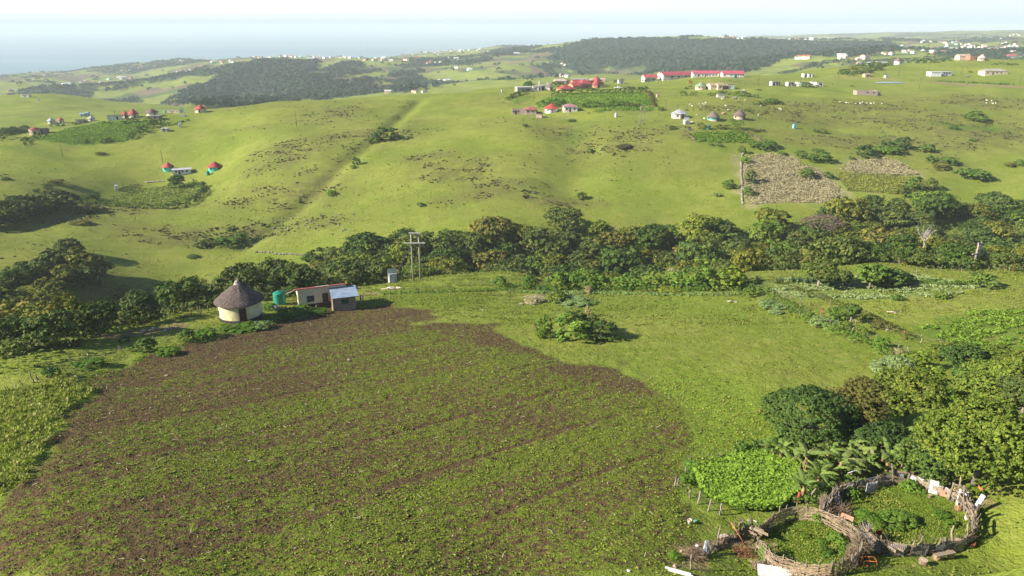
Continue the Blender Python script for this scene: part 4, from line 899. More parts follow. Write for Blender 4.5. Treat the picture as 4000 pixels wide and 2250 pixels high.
# house: long axis turned, red single slope roof, block annex with pale sheet roof
def near_house():
    gx, gy, _ = ground_at(1168, 1204)                  # the near corner
    rz = R(21); ca, sa = math.cos(rz), math.sin(rz); L, W = 8.6, 3.5; cx, cy = gx + ca*L/2 - sa*W/2, gy + sa*L/2 + ca*W/2
    z = hz(gx, gy) + .1; root = empty('farm_house', (cx, cy, z), rz, 'cream house with red single slope roof and grey block annex', 'house')
    H, r0, t = 2.35, 1.15, .2; wm = paint((.80,.71,.52), .9, .06, 1.0, 'wall'); b = MB()
    b.box((0, -W/2+t/2, (H+r0)/2-.4), (L, t, H+r0+.8)); b.box((0, W/2-t/2, H/2-.4), (L, t, H+.8))
    for s_ in (-1, 1):
        xx = s_*(L/2-t/2); b.box((xx, 0, H/2-.4), (t, W-2*t, H+.8)); b.add([(xx-t/2, -W/2+t, H), (xx+t/2, -W/2+t, H), (xx+t/2, W/2-t, H), (xx-t/2, W/2-t, H), (xx-t/2, -W/2+t, H+r0-.05), (xx+t/2, -W/2+t, H+r0-.05)], [(0,1,2,3), (0,4,5,1), (2,5,4,3), (0,3,4), (1,5,2)])
    b.obj('wall', wm, root); MB().box((0, 0, -1.1), (L+.06, W+.06, 3.1)).obj('plinth', paint((.05,.04,.038), .9, .15, 2, 'wall'), root)
    A_, B_ = L/2+.45, W/2+.45; q_ = MB().add([(-A_, -B_, H+r0+.22), (A_, -B_, H+r0+.22), (A_, B_, H-.04), (-A_, B_, H-.04), (-A_, -B_, H+r0+.12), (A_, -B_, H+r0+.12), (A_, B_, H-.14), (-A_, B_, H-.14)], [(0,1,2,3), (7,6,5,4), (0,4,5,1), (1,5,6,2), (2,6,7,3), (3,7,4,0)])
    ro = q_.obj('roof', paint((.52,.11,.10), .5, .12, .8, 'sheet'), root)
    MB().beam((-1.0, -.9, H+r0*.75+.14), (1.4, -1.0, H+r0*.75+.17), .22, .05).obj('patch', paint((.62,.52,.50), .6, .1, 2), ro)
    for u_, nm in ((-2.1, 'window'),):
        f = MB().box((u_, -W/2, 1.45), (1.3, .12, 1.15)).obj('window', paint((.10,.06,.045), .7, .1, 2), root); MB().box((u_-.28, -W/2-.05, 1.45), (.48, .07, .98)).obj('pane', GLASS, f); MB().box((u_+.28, -W/2-.05, 1.45), (.48, .07, .98)).obj('pane', GLASS, f)
    MB().box((.55, -W/2-.02, 1.15), (1.05, .12, 2.1)).obj('door', paint(DOORB, .7, .15, 2), root)
    f = MB().box((-L/2, -.1, 1.55), (.12, .85, 1.0)).obj('window', paint((.46,.22,.13), .7, .1, 2), root); MB().box((-L/2-.05, -.1, 1.55), (.07, .6, .74)).obj('pane', GLASS, f)
    # annex
    ax, aw, ad, ah = 3.5, 4.1, 3.2, 2.15; bm_ = paint((.33,.27,.22), .95, .15, 1.5, 'block'); an = MB(); yy = -W/2 - ad
    an.box((ax, yy+t/2, ah/2-1), (aw, t, ah+2)); an.box((ax-aw/2+t/2, yy+ad/2+t/2-.02, ah/2-.8), (t, ad-t-.04, ah+1.9)); an.box((ax+aw/2-t/2, yy+ad/2+t/2-.02, ah/2-.8), (t, ad-t-.04, ah+1.9))
    an_o = an.obj('annex_wall', bm_, root)
    q_ = MB(); q_.add([(ax-aw/2-.15, yy-.5, ah+.12), (ax+aw/2+.55, yy-.5, ah+.12), (ax+aw/2+.55, -W/2-.02, ah+.95), (ax-aw/2-.15, -W/2-.02, ah+.95), (ax-aw/2-.15, yy-.5, ah+.06), (ax+aw/2+.55, yy-.5, ah+.06), (ax+aw/2+.55, -W/2-.02, ah+.89), (ax-aw/2-.15, -W/2-.02, ah+.89)], [(0,1,2,3), (7,6,5,4), (0,4,5,1), (1,5,6,2), (2,6,7,3), (3,7,4,0)])
    q_.obj('annex_roof', paint((.27,.36,.48), .4, .1, .8, 'sheet', .4), root)
    f = MB().box((ax+.15, yy-.02, 1.25), (1.3, .10, .85)).obj('shutter', paint((.03,.09,.05), .7, .1, 2), an_o)
    MB().box((ax-aw/2-.02, yy+ad*.55, .95), (.10, .8, 1.9)).obj('annex_door', paint((.20,.09,.06), .8, .15, 2), root)
    MB().tube([(-L/2-.1, W/2+.2, H-.1), (-L/2-2.5, W/2-.4, H-.75)], .09, 8).obj('gutter_pipe', paint((.62,.58,.50), .6, .1, 2), root)
    return root
near_house()
tank(1086, 1192, 46, 'dark green ribbed water tank beside the cream house', (.02,.235,.16), 1.12)
# tin outhouse near the pole
x, y, z = ground_at(1532, 1106); t_ = empty('tin_outhouse', (x, y+.7, z-.1), R(24), 'grey tin outhouse between the house and the double pole', 'outhouse')
MB().box((0, 0, 1.05), (1.7, 1.5, 2.3)).obj('wall', paint((.42,.44,.46), .5, .15, 2, 'sheet'), t_); MB().beam((-1.0, 0, 2.36), (1.0, 0, 2.22), 1.8, .06, R(90)).obj('roof', paint((.55,.57,.60), .4, .15, 2, 'sheet'), t_); MB().box((-.1, -.76, 1.0), (.8, .06, 1.9)).obj('door', paint((.50,.55,.62), .5, .12, 2), t_)
# double power pole
def hpole(px, py, dpx, hpx, lab, armc=(.72,.68,.62), rz=.15):
    a_ = ground_at(px, py); x, y = a_[0], a_[1]; b_ = (x + dpx*mpp(px, py), y + .3, hz(x + dpx*mpp(px, py), y + .3)); root = empty('double_power_pole', (x, y, a_[2]), 0, lab, 'power pole')
    dx, dy, dz = b_[0]-x, b_[1]-y, b_[2]-a_[2]; m = mpp(px, py); h = hpx*m/.95; mt = paint((.38,.33,.28), .9, .2, 2, 'wood'); am = paint(armc, .7, .15, 2, 'wood')
    MB().tube([(0, 0, -.6), (0, 0, h)], [.20, .15], 10).obj('post', mt, root); MB().tube([(dx, dy, dz-.6), (dx, dy, h)], [.20, .15], 10).obj('post', mt, root)
    u_ = Vector((dx, dy, 0)).normalized(); 
    for zz, e_ in ((h-.15, .45), (h-2.4, 1.4)): MB().beam(Vector((0, 0, zz)) - u_*e_ + Vector((0, -.2, .1)), Vector((dx, dy, zz)) + u_*e_ + Vector((0, -.2, -.1)), .20, .26).obj('crossarm', am, root)
    w_ = MB()
    for p_, q_ in (((0, 0, h-2.6), (-4.5, -2.0)), ((dx, dy, h-2.6), (8.5, 2.5)), ((0, 0, h-2.6), (-2.6, 1.5))):
        w_.tube([p_, (q_[0], q_[1], hz(x+q_[0], y+q_[1])-a_[2])], .022, 4)
    w_.obj('guy_wires', paint((.25,.24,.22), .5, .1, 1), root); return root
hpole(1614, 1097, 28, 186, 'double wooden power pole with two pale crossarms on the crest')
hpole(2500, 484, 14, 66, 'double wooden power pole standing on the slope below the maize plot', (.35,.32,.28))
hpole(3800, 1054, 14, 105, 'pale double pole at the right edge of the ravine', (.35,.32,.28))
# ------------------------------------------------------------------ people
def person(px, py, hm, label, shirt, legs, head=(.10,.055,.035), face=-1.2, arms=((.30,-.15,.95),(-.42,.1,1.18))):
    x, y, z = ground_at(px, py); root = empty('person', (x, y, z), face, label, 'person'); k = hm/1.7
    V = [(0,0,.93),(0,0,1.15),(0,0,1.40),(0,0,1.52),(0,0,1.60),(.10,0,.88),(.13,-.02,.47),(.14,0,.06),(.15,-.16,.03),(-.10,0,.88),(-.13,.03,.47),(-.16,.02,.06),(-.16,-.14,.03),(.20,0,1.40),(.29,-.03,1.14),arms[0],(-.20,0,1.40),(-.31,.02,1.20),arms[1]]
    E = [(0,1),(1,2),(2,3),(3,4),(0,5),(5,6),(6,7),(7,8),(0,9),(9,10),(10,11),(11,12),(2,13),(13,14),(14,15),(2,16),(16,17),(17,18)]
    Rd = [.15,.13,.16,.065,.06,.11,.075,.05,.04,.11,.075,.05,.04,.075,.05,.035,.075,.05,.035]
    def skin(nm, V, E, Rd, mt, sub=2):
        me = bpy.data.meshes.new(nm); me.from_pydata([tuple(c*k for c in v) for v in V], E, []); o = bpy.data.objects.new(nm, me); link(o, root)
        sk = o.modifiers.new('skin', 'SKIN'); me.skin_vertices.new() if not me.skin_vertices else None
        for i, r_ in enumerate(Rd): me.skin_vertices[0].data[i].radius = (r_*k, r_*k)
        me.skin_vertices[0].data[0].use_root = True; sb = o.modifiers.new('sub', 'SUBSURF'); sb.levels = sub; sb.render_levels = sub; me.materials.append(mt); return o
    body = skin('body', V, E, Rd, paint(head, .7, .1, 4))
    MB().blob((0, -.01, 1.65), (.085, .105, .125), 3, 3, .03) and None
    h_ = MB(); h_.blob((0, -.01*k, 1.64*k), (.082*k, .100*k, .120*k), 3, 4, .03); h_.blob((0, -.11*k, 1.62*k), (.018*k,.022*k,.03*k), 4, 1, .02); h_.blob((.085*k, 0, 1.64*k), (.012*k,.025*k,.03*k), 5, 1, .02); h_.blob((-.085*k, 0, 1.64*k), (.012*k,.025*k,.03*k), 6, 1, .02); h_.obj('head', paint(head, .7, .1, 4), body)
    MB().lathe([(.10*k, 1.66*k), (.108*k, 1.72*k), (.08*k, 1.77*k), (.001, 1.79*k)], 14).obj('hair', paint((.02,.018,.018), .9, .1, 4), body)
    skin('shirt', [V[0],V[1],V[2],V[13],V[14],V[16],V[17]], [(0,1),(1,2),(2,3),(3,4),(2,5),(5,6)], [.165,.155,.18,.095,.075,.095,.075], paint(shirt, .9, .1, 5))
    skin('trousers', [V[0],V[5],V[6],(.14,0,.10),V[9],V[10],(-.16,.02,.10)], [(0,1),(1,2),(2,3),(0,4),(4,5),(5,6)], [.155,.13,.095,.08,.13,.095,.08], paint(legs, .9, .1, 5)); return root
person(1410, 1188, 1.8, 'person in pale blue clothing standing by the fence at the annex', (.30,.36,.50), (.28,.33,.45))
person(1026, 1248, 1.35, 'person in light blue top standing right of the thatched hut', (.42,.52,.68), (.06,.06,.09), face=.4)
# ------------------------------------------------------------------ fences of rough posts
def rough_post(rs, h, r=.055, crook=.14):
    m = MB(); pts_ = [(0, 0, -.35)]; x = y = 0
    for k in range(1, 5): x += rs.uniform(-1, 1)*crook*.5; y += rs.uniform(-1, 1)*crook*.5; pts_.append((x, y, h*k/4))
    m.tube(pts_, [r*1.25, r*1.1, r, r*.9, r*.7], 6)
    if rs.random() < .25: m.tube([pts_[3], (pts_[3][0]+rs.choice((-1, 1))*h*.16, pts_[3][1], h*1.0)], [r*.7, r*.4], 5)
    return m
def wire_fence(ptsl, label, hs=1.25, r=.06, crook=.15, mats=(None,), seed=1, wires=3, skip=0, group=None):
    """posts given where they stand; each post is a part, the strands of wire another"""
    rs = random.Random(seed); g_ = [ground_at(*p[:2]) for p in ptsl]; o0 = g_[0]; root = empty('wire_fence', o0, 0, label, 'fence', group); tops = []
    for i, p in enumerate(g_):
        h = (ptsl[i][2]*mpp(*ptsl[i][:2]) if len(ptsl[i]) > 2 else hs*rs.uniform(.75, 1.25)); mt = mats[rs.randrange(len(mats))] or POST
        rough_post(rs, h, r*rs.uniform(.6, 1.15), crook).obj('post', mt, root, (p[0]-o0[0], p[1]-o0[1], p[2]-o0[2]), rs.uniform(0, 6)); tops.append((p[0]-o0[0], p[1]-o0[1], p[2]-o0[2], min(h, hs)))
    w_ = MB()
    for a_, b_ in zip(tops[:-1], tops[1:]):
        if math.hypot(b_[0]-a_[0], b_[1]-a_[1]) > 26: continue
        for k in range(wires):
            f = (k+1)/(wires+.4); w_.beam((a_[0], a_[1], a_[2]+a_[3]*f), (b_[0], b_[1], b_[2]+b_[3]*f), .012)
    if w_.v: w_.obj('wires', paint((.20,.19,.18), .6, .1, 1), root)
    return root
PM = (POST, BARKP, BARK)
def zc(zx, zy, bx, by, k): return (bx + zx/k, by + zy/k)
fl_ = [(2,1124+1100/2.576),(30,1124+1080/2.576),(62,1124+1050/2.576),(90,1124+990/2.576),(132,1124+965/2.576,46),(150,1124+935/2.576),(193,1124+905/2.576),(243,1124+815/2.576,25),(282,1124+768/2.576,34),(344,1124+730/2.576,30),(412,1124+718/2.576,26),(464,1124+640/2.576,26),(475,1124+642/2.576,24),(592,1124+575/2.576),(656,1124+545/2.576),(735,1124+490/2.576,30),(778,1124+448/2.576)]
wire_fence(fl_, 'crooked grey post fence along the upper left edge of the ploughed field', 1.2, .08, .25, PM, 3, 2)
wire_fence([zc(*p, 720, 1040, 3.578) + (h,) for p, h in (((45,705),34),((108,685),32),((198,680),38),((232,682),40),((338,650),32))], 'short post and net fence left of the thatched hut', 1.5, .07, .04, PM, 4, 4)
wire_fence([(1182, 1240, 22), (1238,1209,20), (1262,1198,22),(1318,1193,26),(1348,1191,30),(1375,1186,30),(1384,1182,26),(1416,1178,30),(1418,1178,28),(1483,1172,32),(1523,1163,28),(1561,1158,28),(1597,1149,32),(1645,1146,26),(1690,1140,24)], 'rough post fence in front of the block annex and along the field top', 1.4, .07, .2, PM, 5, 2)
wire_fence([(1351,1118,18),(1410,1116,22),(1445,1110,20),(1466,1108,22),(1486,1102,24)], 'thin post fence around the maize patch behind the house', 1.3, .06, .1, PM, 6, 2)
wire_fence([(1733,1122,22),(1790,1116,20),(1838,1117,26),(1879,1113,22),(1920,1112,22),(1984,1115,26),(2080,1120,20),(2150,1118,20),(2240,1122,22),(2330,1124,20),(2395,1124,26),(2480,1124,20),(2575,1122,28),(2680,1125,20),(2760,1128,20)], 'crooked post fence running through the hedge across the near hill', 1.2, .06, .3, PM, 7, 2)
wire_fence([(2930,1081,26),(2960,1105,26),(3020,1090,28),(3048,1098,20),(3075,1085,28)], 'grey posts beside the spiky plants below the pale trunked tree', 1.3, .06, .1, PM, 8, 2)
wire_fence([(3538,1062,20),(3580,1064,20),(3617,1060,22),(3660,1058,20),(3678,1058,24),(3716,1056,26),(3755,1062,18),(3864,1052,20),(3873,1054,22),(3901,1054,20),(3928,1058,20),(3943,1058,20),(3958,1060,30),(3990,1060,28)], 'line of posts along the far right crest', 1.3, .07, .1, (BARKP, REDP, POST), 9, 2)
# two lines of crooked posts running down the right hand slope
z4 = lambda *l: [zc(a_, b_, 3000, 1124, 2.576) + (h/2.576,) for a_, b_, h in l]
wire_fence([(2880,1090,24),(2915,1100,24),(2937,1118,20)] + z4((20,175,70),(150,215,55),(245,235,65),(310,275,70),(345,285,85),(515,345,75),(555,380,80),(608,385,72),(712,405,65),(835,480,90),(1010,530,85),(1070,545,85),(1295,640,85),(1400,670,80)), 'near line of bleached crooked posts down the right slope', 1.3, .075, .35, (BARKP, POST), 10, 2)
wire_fence(z4((55,95,80),(150,125,85),(215,130,65),(318,190,95),(412,215,75),(437,215,70),(532,250,70),(550,255,75),(622,290,170),(890,360,105),(955,355,45),(1052,380,62),(1195,450,70),(1383,525,95),(1530,560,100),(1745,560,45)), 'far line of bleached crooked posts down the right slope', 1.5, .075, .3, (BARKP, POST, REDP), 11, 2)
# garden fence
zz7 = lambda *l: [zc(a_, b_, 2500, 1750, 2.899) + (h/2.899,) for a_, b_, h in l]
wire_fence(zz7((500,365,30),(520,285,95),(700,245,95),(895,180,150),(972,125,130),(1058,125,130)), 'tall thin posts along the back of the leafy garden plot', 1.4, .065, .12, (POST, BARKP), 12, 2)
wire_fence(zz7((385,440,140),(420,470,155),(570,575,125),(658,640,190),(768,715,175),(910,765,165)), 'weathered posts along the front of the leafy garden plot', 1.5, .075, .14, (POST, BARKP), 13, 2)
wire_fence(zz7((885,1045,205),(730,1190,150),(790,1200,130),(575,1380,215),(420,1400,90)), 'leaning posts from the kraal entrance to the lower field corner', 1.6, .08, .12, (POST, BARKP), 14, 1)
# far side fences seen as rows of small posts
wire_fence([(1900+i*24, 470-i*.9, 9) for i in range(11)], 'thin fence line crossing the opposite slope left of the pylon', 1.2, .07, .05, PM, 15, 1)
wire_fence([(3300,530,10),(3312,540,10),(3325,550,10),(3340,560,10),(3490,548,10),(3505,556,10),(3522,562,10)], 'old corral posts around the small plot on the right slope', 1.3, .08, .05, PM, 16, 1)
wire_fence([(3580+i*18, 444-i*2.1, 9) for i in range(14)], 'thin fence line across the upper right slope', 1.2, .07, .05, PM, 17, 1)
wire_fence([(730+i*24, 441-i*3.2, 9) for i in range(9)], 'thin fence line along the ridge by the red roofed hut', 1.2, .07, .05, PM, 18, 1)
# ------------------------------------------------------------------ trees and shrubs of the near hill
def single_tree(px, py, wpx, h, mat, label, seed, flat=.6, n=16, leaf=.20, nl=7000, bark=None, name='tree', base=None, tr=.2, tint=None, cover=.0, jit=.6, hollow=.55, dy=0):
    x, y, z = ground_at(px, py); y += dy; m = mpp(px, py); w_ = wpx*m
    if py > 1400: leaf *= .62; nl = int(nl*2.6)
    t = make_tree(name, seed, h, w_, LM[mat], nl, leaf, flat, base, n, bark, tr, label, 'tree', None, jit, hollow); t.location = (x, y, hz(x, y)-.1)
    if tint:
        for c in t.children:
            if c.name.startswith('crown'): c.color = tint
    return t
single_tree(3130, 1745, 295, 6.6, 'dark', 'large rounded dark green tree beside the banana plants', 501, .75, 20, .17, 15000, base=.6, hollow=.7, tint=(1.2,1.2,1.1,1))
single_tree(3330, 1715, 270, 6.2, 'olive', 'olive brown thin leaved tree behind the banana plants', 502, .6, 18, .17, 9000, bark=BARKP, tint=(.85,.85,.9,1), base=1.4)
single_tree(3520, 1700, 270, 6.8, 'yellow', 'yellowing thin crowned tree with pale limbs behind the bananas', 503, .5, 18, .17, 7500, bark=BARKP, base=2.2)
single_tree(3800, 1905, 405, 7.2, 'yellow', 'big yellow green tree leaning over the large kraal', 504, .55, 26, .17, 19000, bark=BARK, base=1.8, tint=(.92,1.0,.9,1), tr=.24)
single_tree(3600, 1880, 190, 4.2, 'bush', 'fresh green small tree hanging over the white kraal boards', 505, .75, 12, .14, 7000, base=.6)
single_tree(3860, 1600, 270, 5.2, 'bush', 'wide bright green tree behind the big yellow green tree', 506, .5, 18, .20, 9000, tint=(1.3,1.15,.9,1), base=.8)
single_tree(3765, 1490, 165, 5.0, 'dark', 'round dark green tree among the yellow green shrubs', 507, .8, 12, .20, 7000, base=.4, tint=(1.3,1.3,1.2,1))
single_tree(3985, 1640, 220, 5.0, 'ravine', 'shaded dark tree at the right edge behind the yellow tree', 508, .6, 12, .22, 5000, base=.6)
single_tree(3965, 1490, 150, 4.0, 'yellow', 'yellow green tree at the right edge above the dark one', 509, .7, 12, .22, 4500, base=.3)
single_tree(3990, 1860, 150, 5.5, 'grey', 'grey green tree at the far right edge above the kraal', 510, .7, 12, .17, 5500, base=.8, tint=(.6,.62,.55,1))
single_tree(3490, 1500, 190, 3.0, 'grey', 'wispy blue grey shrub tree above the yellow crown', 511, .5, 10, .18, 2200, base=.8, bark=BARKP, tint=(.9,.95,.95,1))
single_tree(3420, 1800, 210, 4.0, 'dark', 'low dark tree in the shade behind the banana plants', 512, .7, 10, .18, 4500, base=.2)
single_tree(3660, 1780, 200, 4.6, 'dark', 'dark shaded tree between the two yellow crowns', 513, .7, 10, .2, 4000, base=.2)
for i, (px, py, wp, hp, kd, tn, lb) in enumerate([
    (3590,1450,110,95,'yellow',(.9,1.05,.8,1),'bright yellow green shrub at the foot of the right slope'),(3640,1520,120,100,'yellow',(.85,1.0,.8,1),'yellow green shrub left of the round dark tree'),(3690,1410,100,80,'yellow',(.75,.8,.7,1),'pale yellow green shrub above the round dark tree'),
    (3700,1590,130,90,'lush',(.7,.8,.9,1),'fresh green shrub in front of the round dark tree'),(3880,1440,110,60,'bush',(1.3,1.1,.8,1),'low green shrub right of the round dark tree'),(3950,1410,120,60,'yellow',(.8,.9,.8,1),'yellow green shrub at the right edge by the crop'),
    (3560,1560,90,70,'yellow',(.8,.95,.8,1),'low yellow shrub in front of the grey shrub tree'),
    (2245,1338,170,112,'bush',(1.15,1.2,.9,1),'big bright green bush in the middle of the pasture'),(2330,1330,150,92,'bush',(.75,.75,.8,1),'dark green bush joined to the big one in the pasture'),(2290,1305,120,96,'bush',(.9,.8,.8,1),'olive bush between the two large pasture bushes'),
    (2122,1308,66,82,'bush',(1.2,1.25,.9,1),'narrow upright bush left of the big pasture bush'),(2112,1322,50,46,'lush',(.8,.8,.8,1),'small round bush below the narrow one in the pasture'),
    (2175,1188,80,66,'bush',(1.1,1.0,.9,1),'bush with dry grass below the hedge row'),(2085,1186,90,26,'straw',(1,1,1,1),'pale dry grass clump left of the bush below the hedge'),(2240,1196,130,26,'grey',(.8,.9,.8,1),'blue green grass clump right of the bush below the hedge'),(2300,1148,34,36,'straw',(1,.85,.8,1),'pinkish dry grass clump right of the lone bush'),(2297,1236,22,52,'straw',(1,.85,.85,1),'tall pink dry grass tuft behind the big pasture bush'),(2090,1300,24,42,'straw',(1,.9,.8,1),'dry grass tuft left of the narrow bush'),
    (3167,1262,46,50,'bush',(1.1,1.1,.9,1),'round green bush between the two crooked post lines'),(3290,1250,80,56,'yellow',(.6,.85,.7,1),'light green bush below the thin dark tree on the right slope'),(3310,1300,70,46,'bush',(1.1,1.0,.9,1),'brownish green bush among the crooked posts'),(3365,1312,50,50,'bush',(1.3,1.2,.9,1),'green bush at the middle of the crooked post lines'),(3436,1290,60,50,'olive',(.7,.75,.8,1),'olive bush beside the bleached stump'),
    (3454,1366,62,56,'lush',(.75,.85,.8,1),'bright green bush near the lower end of the post lines'),(3515,1398,56,44,'straw',(.7,.75,.6,1),'dry grass clump by the last crooked posts'),(3675,1168,60,36,'bush',(1.3,1.2,.9,1),'low bush in the right hand field'),(3512,1176,44,26,'bush',(.9,1,.9,1),'small dark bush in the right hand field'),(3020,1208,90,32,'grey',(.8,.95,.8,1),'blue green shrub under the first crooked posts'),(3240,1282,110,36,'grey',(.85,.95,.8,1),'blue green weeds between crooked posts'),(3100,1222,36,22,'bush',(1,1,1,1),'tiny bush at the top of the crooked posts'),(2935,1162,50,50,'yellow',(.6,.8,.7,1),'yellow green bush at the top of the right post line'),(2880,1106,70,36,'olive',(.8,.9,.8,1),'yellowish bush left of the spiky plants'),(3030,1230,60,20,'grey',(.9,1,.9,1),'pale weeds below the first posts'),
    (112,1366,140,66,'yellow',(.5,.62,.6,1),'pale green rounded bush at the left below the ravine'),(28,1392,100,60,'bush',(1.2,1.1,1,1),'green bush at the left edge below the ravine'),(282,1352,66,36,'olive',(.8,.8,.8,1),'small olive bush on the crest left of the hut'),(555,1376,84,56,'bush',(.8,.9,.8,1),'dark bush on the field bank below the rubbish patch'),(722,1338,64,54,'bush',(.85,.95,.8,1),'round dark bush on the field bank left of the hut'),(196,1478,66,52,'bush',(.6,.75,.7,1),'dark round bush on the fence line at far left'),(480,1336,50,20,'bush',(.8,.8,.8,1),'low bush beside the rubbish patch'),
    (640,1392,90,30,'lush',(.7,.8,.9,1),'rank weeds on the field bank, middle'),(330,1440,110,30,'lush',(.6,.7,.8,1),'rank weeds on the field bank, left of the dark bush'),(800,1320,80,36,'lush',(.6,.75,.8,1),'rank weeds on the field bank below the hut'),(885,1296,80,26,'bush',(1,1.1,.8,1),'leafy shrub in front of the thatched hut'),(965,1284,54,30,'lush',(.6,.7,.6,1),'leafy shrub under the hut door'),(1000,1290,80,30,'grey',(.6,.75,.6,1),'soft grey green shrub right of the hut'),(1060,1264,70,36,'bush',(1.1,1.1,.9,1),'green shrub by the forked stake'),(1120,1246,90,42,'bush',(.9,1.1,.8,1),'tall leafy shrub left of the cream house corner'),(1170,1230,80,38,'bush',(1.1,1.2,.8,1),'bright leafy shrub below the cream house window'),(1240,1228,70,20,'lush',(.5,.6,.6,1),'weeds on the bank below the block annex'),(930,1300,130,24,'lush',(.6,.75,.7,1),'weeds on the bank below the hut'),(1040,1212,70,20,'bush',(1,1.1,.9,1),'low creeper between hut and house'),
    (1392,1092,62,46,'bush',(1.1,1.25,.8,1),'bright bush left of the tin outhouse'),(1450,1088,42,42,'lush',(.5,.6,.6,1),'small bright tree by the maize patch'),(1520,1100,50,24,'bush',(1,1.1,.9,1),'low bush in front of the tin outhouse'),(1546,1102,26,26,'bush',(1,1,.9,1),'small dark bush at the tin outhouse corner'),(1120,1160,90,40,'bush',(.8,.8,.8,1),'dark shrub behind the water tank'),(1020,1172,80,36,'olive',(.6,.7,.7,1),'olive shrub behind and left of the water tank')]):
    bush(px, py, wp, hp, kd, lb, None, tn)
for i, (a_, b_, c_, t_) in enumerate([(1258,722,28,'leftmost'),(1335,724,34,'second from left'),(1405,727,46,'third from left'),(1452,727,52,'fourth from left, broad'),(1490,732,34,'low, middle'),(1522,730,44,'middle'),(1575,730,44,'one right of the middle'),(1610,728,34,'small, right of the middle'),(1650,727,44,'fourth from right'),(1722,731,58,'third from right, wide'),(1762,730,40,'low'),(1798,732,64,'second from right, widest'),(1850,728,56,'rightmost, yellowish'),(1380,735,40,'grassy and short'),(1690,738,44,'greyish low one')]):
    k = 4000/2576; bush(a_*k, b_*k, c_*k*1.35, c_*k*1.0 if i < 13 else 20, 'bush' if i not in (12, 14) else 'yellow', 'green bush of the hedge row on the near hill, ' + t_, 'bushes of the hedge row', ((1.1,1.2,.9,1),(.8,.95,.8,1),(1.3,1.25,.9,1))[i % 3])
hedge([(1500,1150),(1800,1142),(2000,1132)], .9, .5, 'low ragged weedy hedge along the top of the ploughed field', 'bush', (1,1.2,.8,1), 71, .6)
hedge([(2000,1140),(2400,1146),(2900,1152)], 1.4, .5, 'low blue green weeds under the hedge row', 'grey', (.75,.9,.7,1), 72, .8)
hedge([(1570,1076),(1800,1064),(1960,1060)], .8, .8, 'pale dry reeds on the crest right of the double pole', 'straw', (.9,.9,.7,1), 73, .35)
hedge([(2480,1058),(2640,1066),(2820,1070)], .8, .7, 'pale dry reeds on the crest in the middle', 'straw', (.8,.8,.7,1), 74, .3)
hedge([(3580,1108),(3700,1118),(3850,1108)], 2.2, 1.0, 'rank grass bank below the right crest', 'lush', (.55,.6,.6,1), 75, .5)
hedge([(1960,1128),(2300,1134),(2700,1138),(2880,1136)], 1.2, 1.0, 'ragged low scrub joining the bushes of the hedge row', 'bush', (1,1.1,.8,1), 78, .55)
hedge([(2940,1122),(3060,1188),(3170,1250),(3280,1306),(3400,1356),(3540,1424)], 2.2, 1.0, 'weedy scrub under the near line of crooked posts', 'bush', (1.1,1.15,.9,1), 79, .4)
hedge([(3020,1100),(3150,1150),(3300,1200),(3420,1260),(3560,1330)], 1.8, .8, 'weedy scrub under the far line of crooked posts', 'olive', (.8,.95,.8,1), 80, .35)
# pale trunked tree with its neighbours, spiky plants at the foot
single_tree(3195, 1122, 150, 4.6, 'bush', 'wide crowned tree with pale forked trunk on the near crest', 520, .55, 14, .26, 3600, bark=BARKP, base=2.2, tr=.26, tint=(.9,.8,.8,1))
single_tree(3395, 1128, 120, 5.0, 'bush', 'green tree on the crest right of the pale trunked tree', 521, .55, 12, .26, 3200, base=.8, tint=(1.0,1.05,.9,1))
single_tree(3480, 1118, 150, 2.6, 'dark', 'low dark spreading shrub tree on the crest, lengthening to the right', 522, .6, 10, .24, 3000, base=.1, tint=(1.1,1.1,1,1))
single_tree(3290, 1130, 70, 4.0, 'ravine', 'slim dark tree between the two crest trees', 523, .8, 8, .24, 1500, base=.6)
single_tree(3322, 1262, 78, 3.4, 'bush', 'thin dark crowned tree among the crooked posts', 524, .6, 9, .18, 1700, base=1.3, tint=(.7,.75,.7,1))
single_tree(3830, 1122, 100, 2.4, 'bush', 'squat bush tree under the pale double pole', 525, .6, 8, .22, 1500, base=.1)
def sisal(px, py, h, label, seed):
    rs = random.Random(seed); m = MB(); x, y, z = ground_at(px, py)
    for k in range(34):
        a_ = rs.uniform(0, 6.28); e_ = rs.uniform(.35, 1.45); L = h*rs.uniform(.75, 1.1); d = Vector((math.cos(a_)*math.cos(e_), math.sin(a_)*math.cos(e_), math.sin(e_))); s_ = Vector((-math.sin(a_), math.cos(a_), 0)); w_ = .055*h/1.2
        p0, p1, p2 = Vector((0, 0, .05)), d*L*.45, d*L; m.add([p0-s_*w_*.6, p0+s_*w_*.6, p1+s_*w_, p1-s_*w_, p2], [(0,1,2,3), (3,2,4)])
    o = m.obj('spiky_plant', LM['sisal']); o.location = (x, y, z); tag(o, label, 'plant', 'spiky sisal plants on the crest'); return o
for i, (px, py, h, lb) in enumerate([(2907,1092,1.6,'leftmost spiky plant by the yellowish bush'),(2962,1098,1.7,'spiky plant right of the yellowish bush'),(3045,1110,1.8,'lone spiky plant left of the pale trunk'),(3098,1104,1.7,'spiky plant left of the tree foot, first'),(3125,1106,1.5,'spiky plant left of the tree foot, second'),(3152,1110,2.0,'tall spiky plant at the pale trunk'),(3176,1106,1.8,'spiky plant in front of the pale trunk'),(3212,1110,2.0,'spiky plant right of the pale trunk'),(3236,1108,1.6,'rightmost spiky plant under the tree'),(3292,1120,1.2,'small spiky plant by the slim dark tree')]): sisal(px, py, h, lb, 600+i)
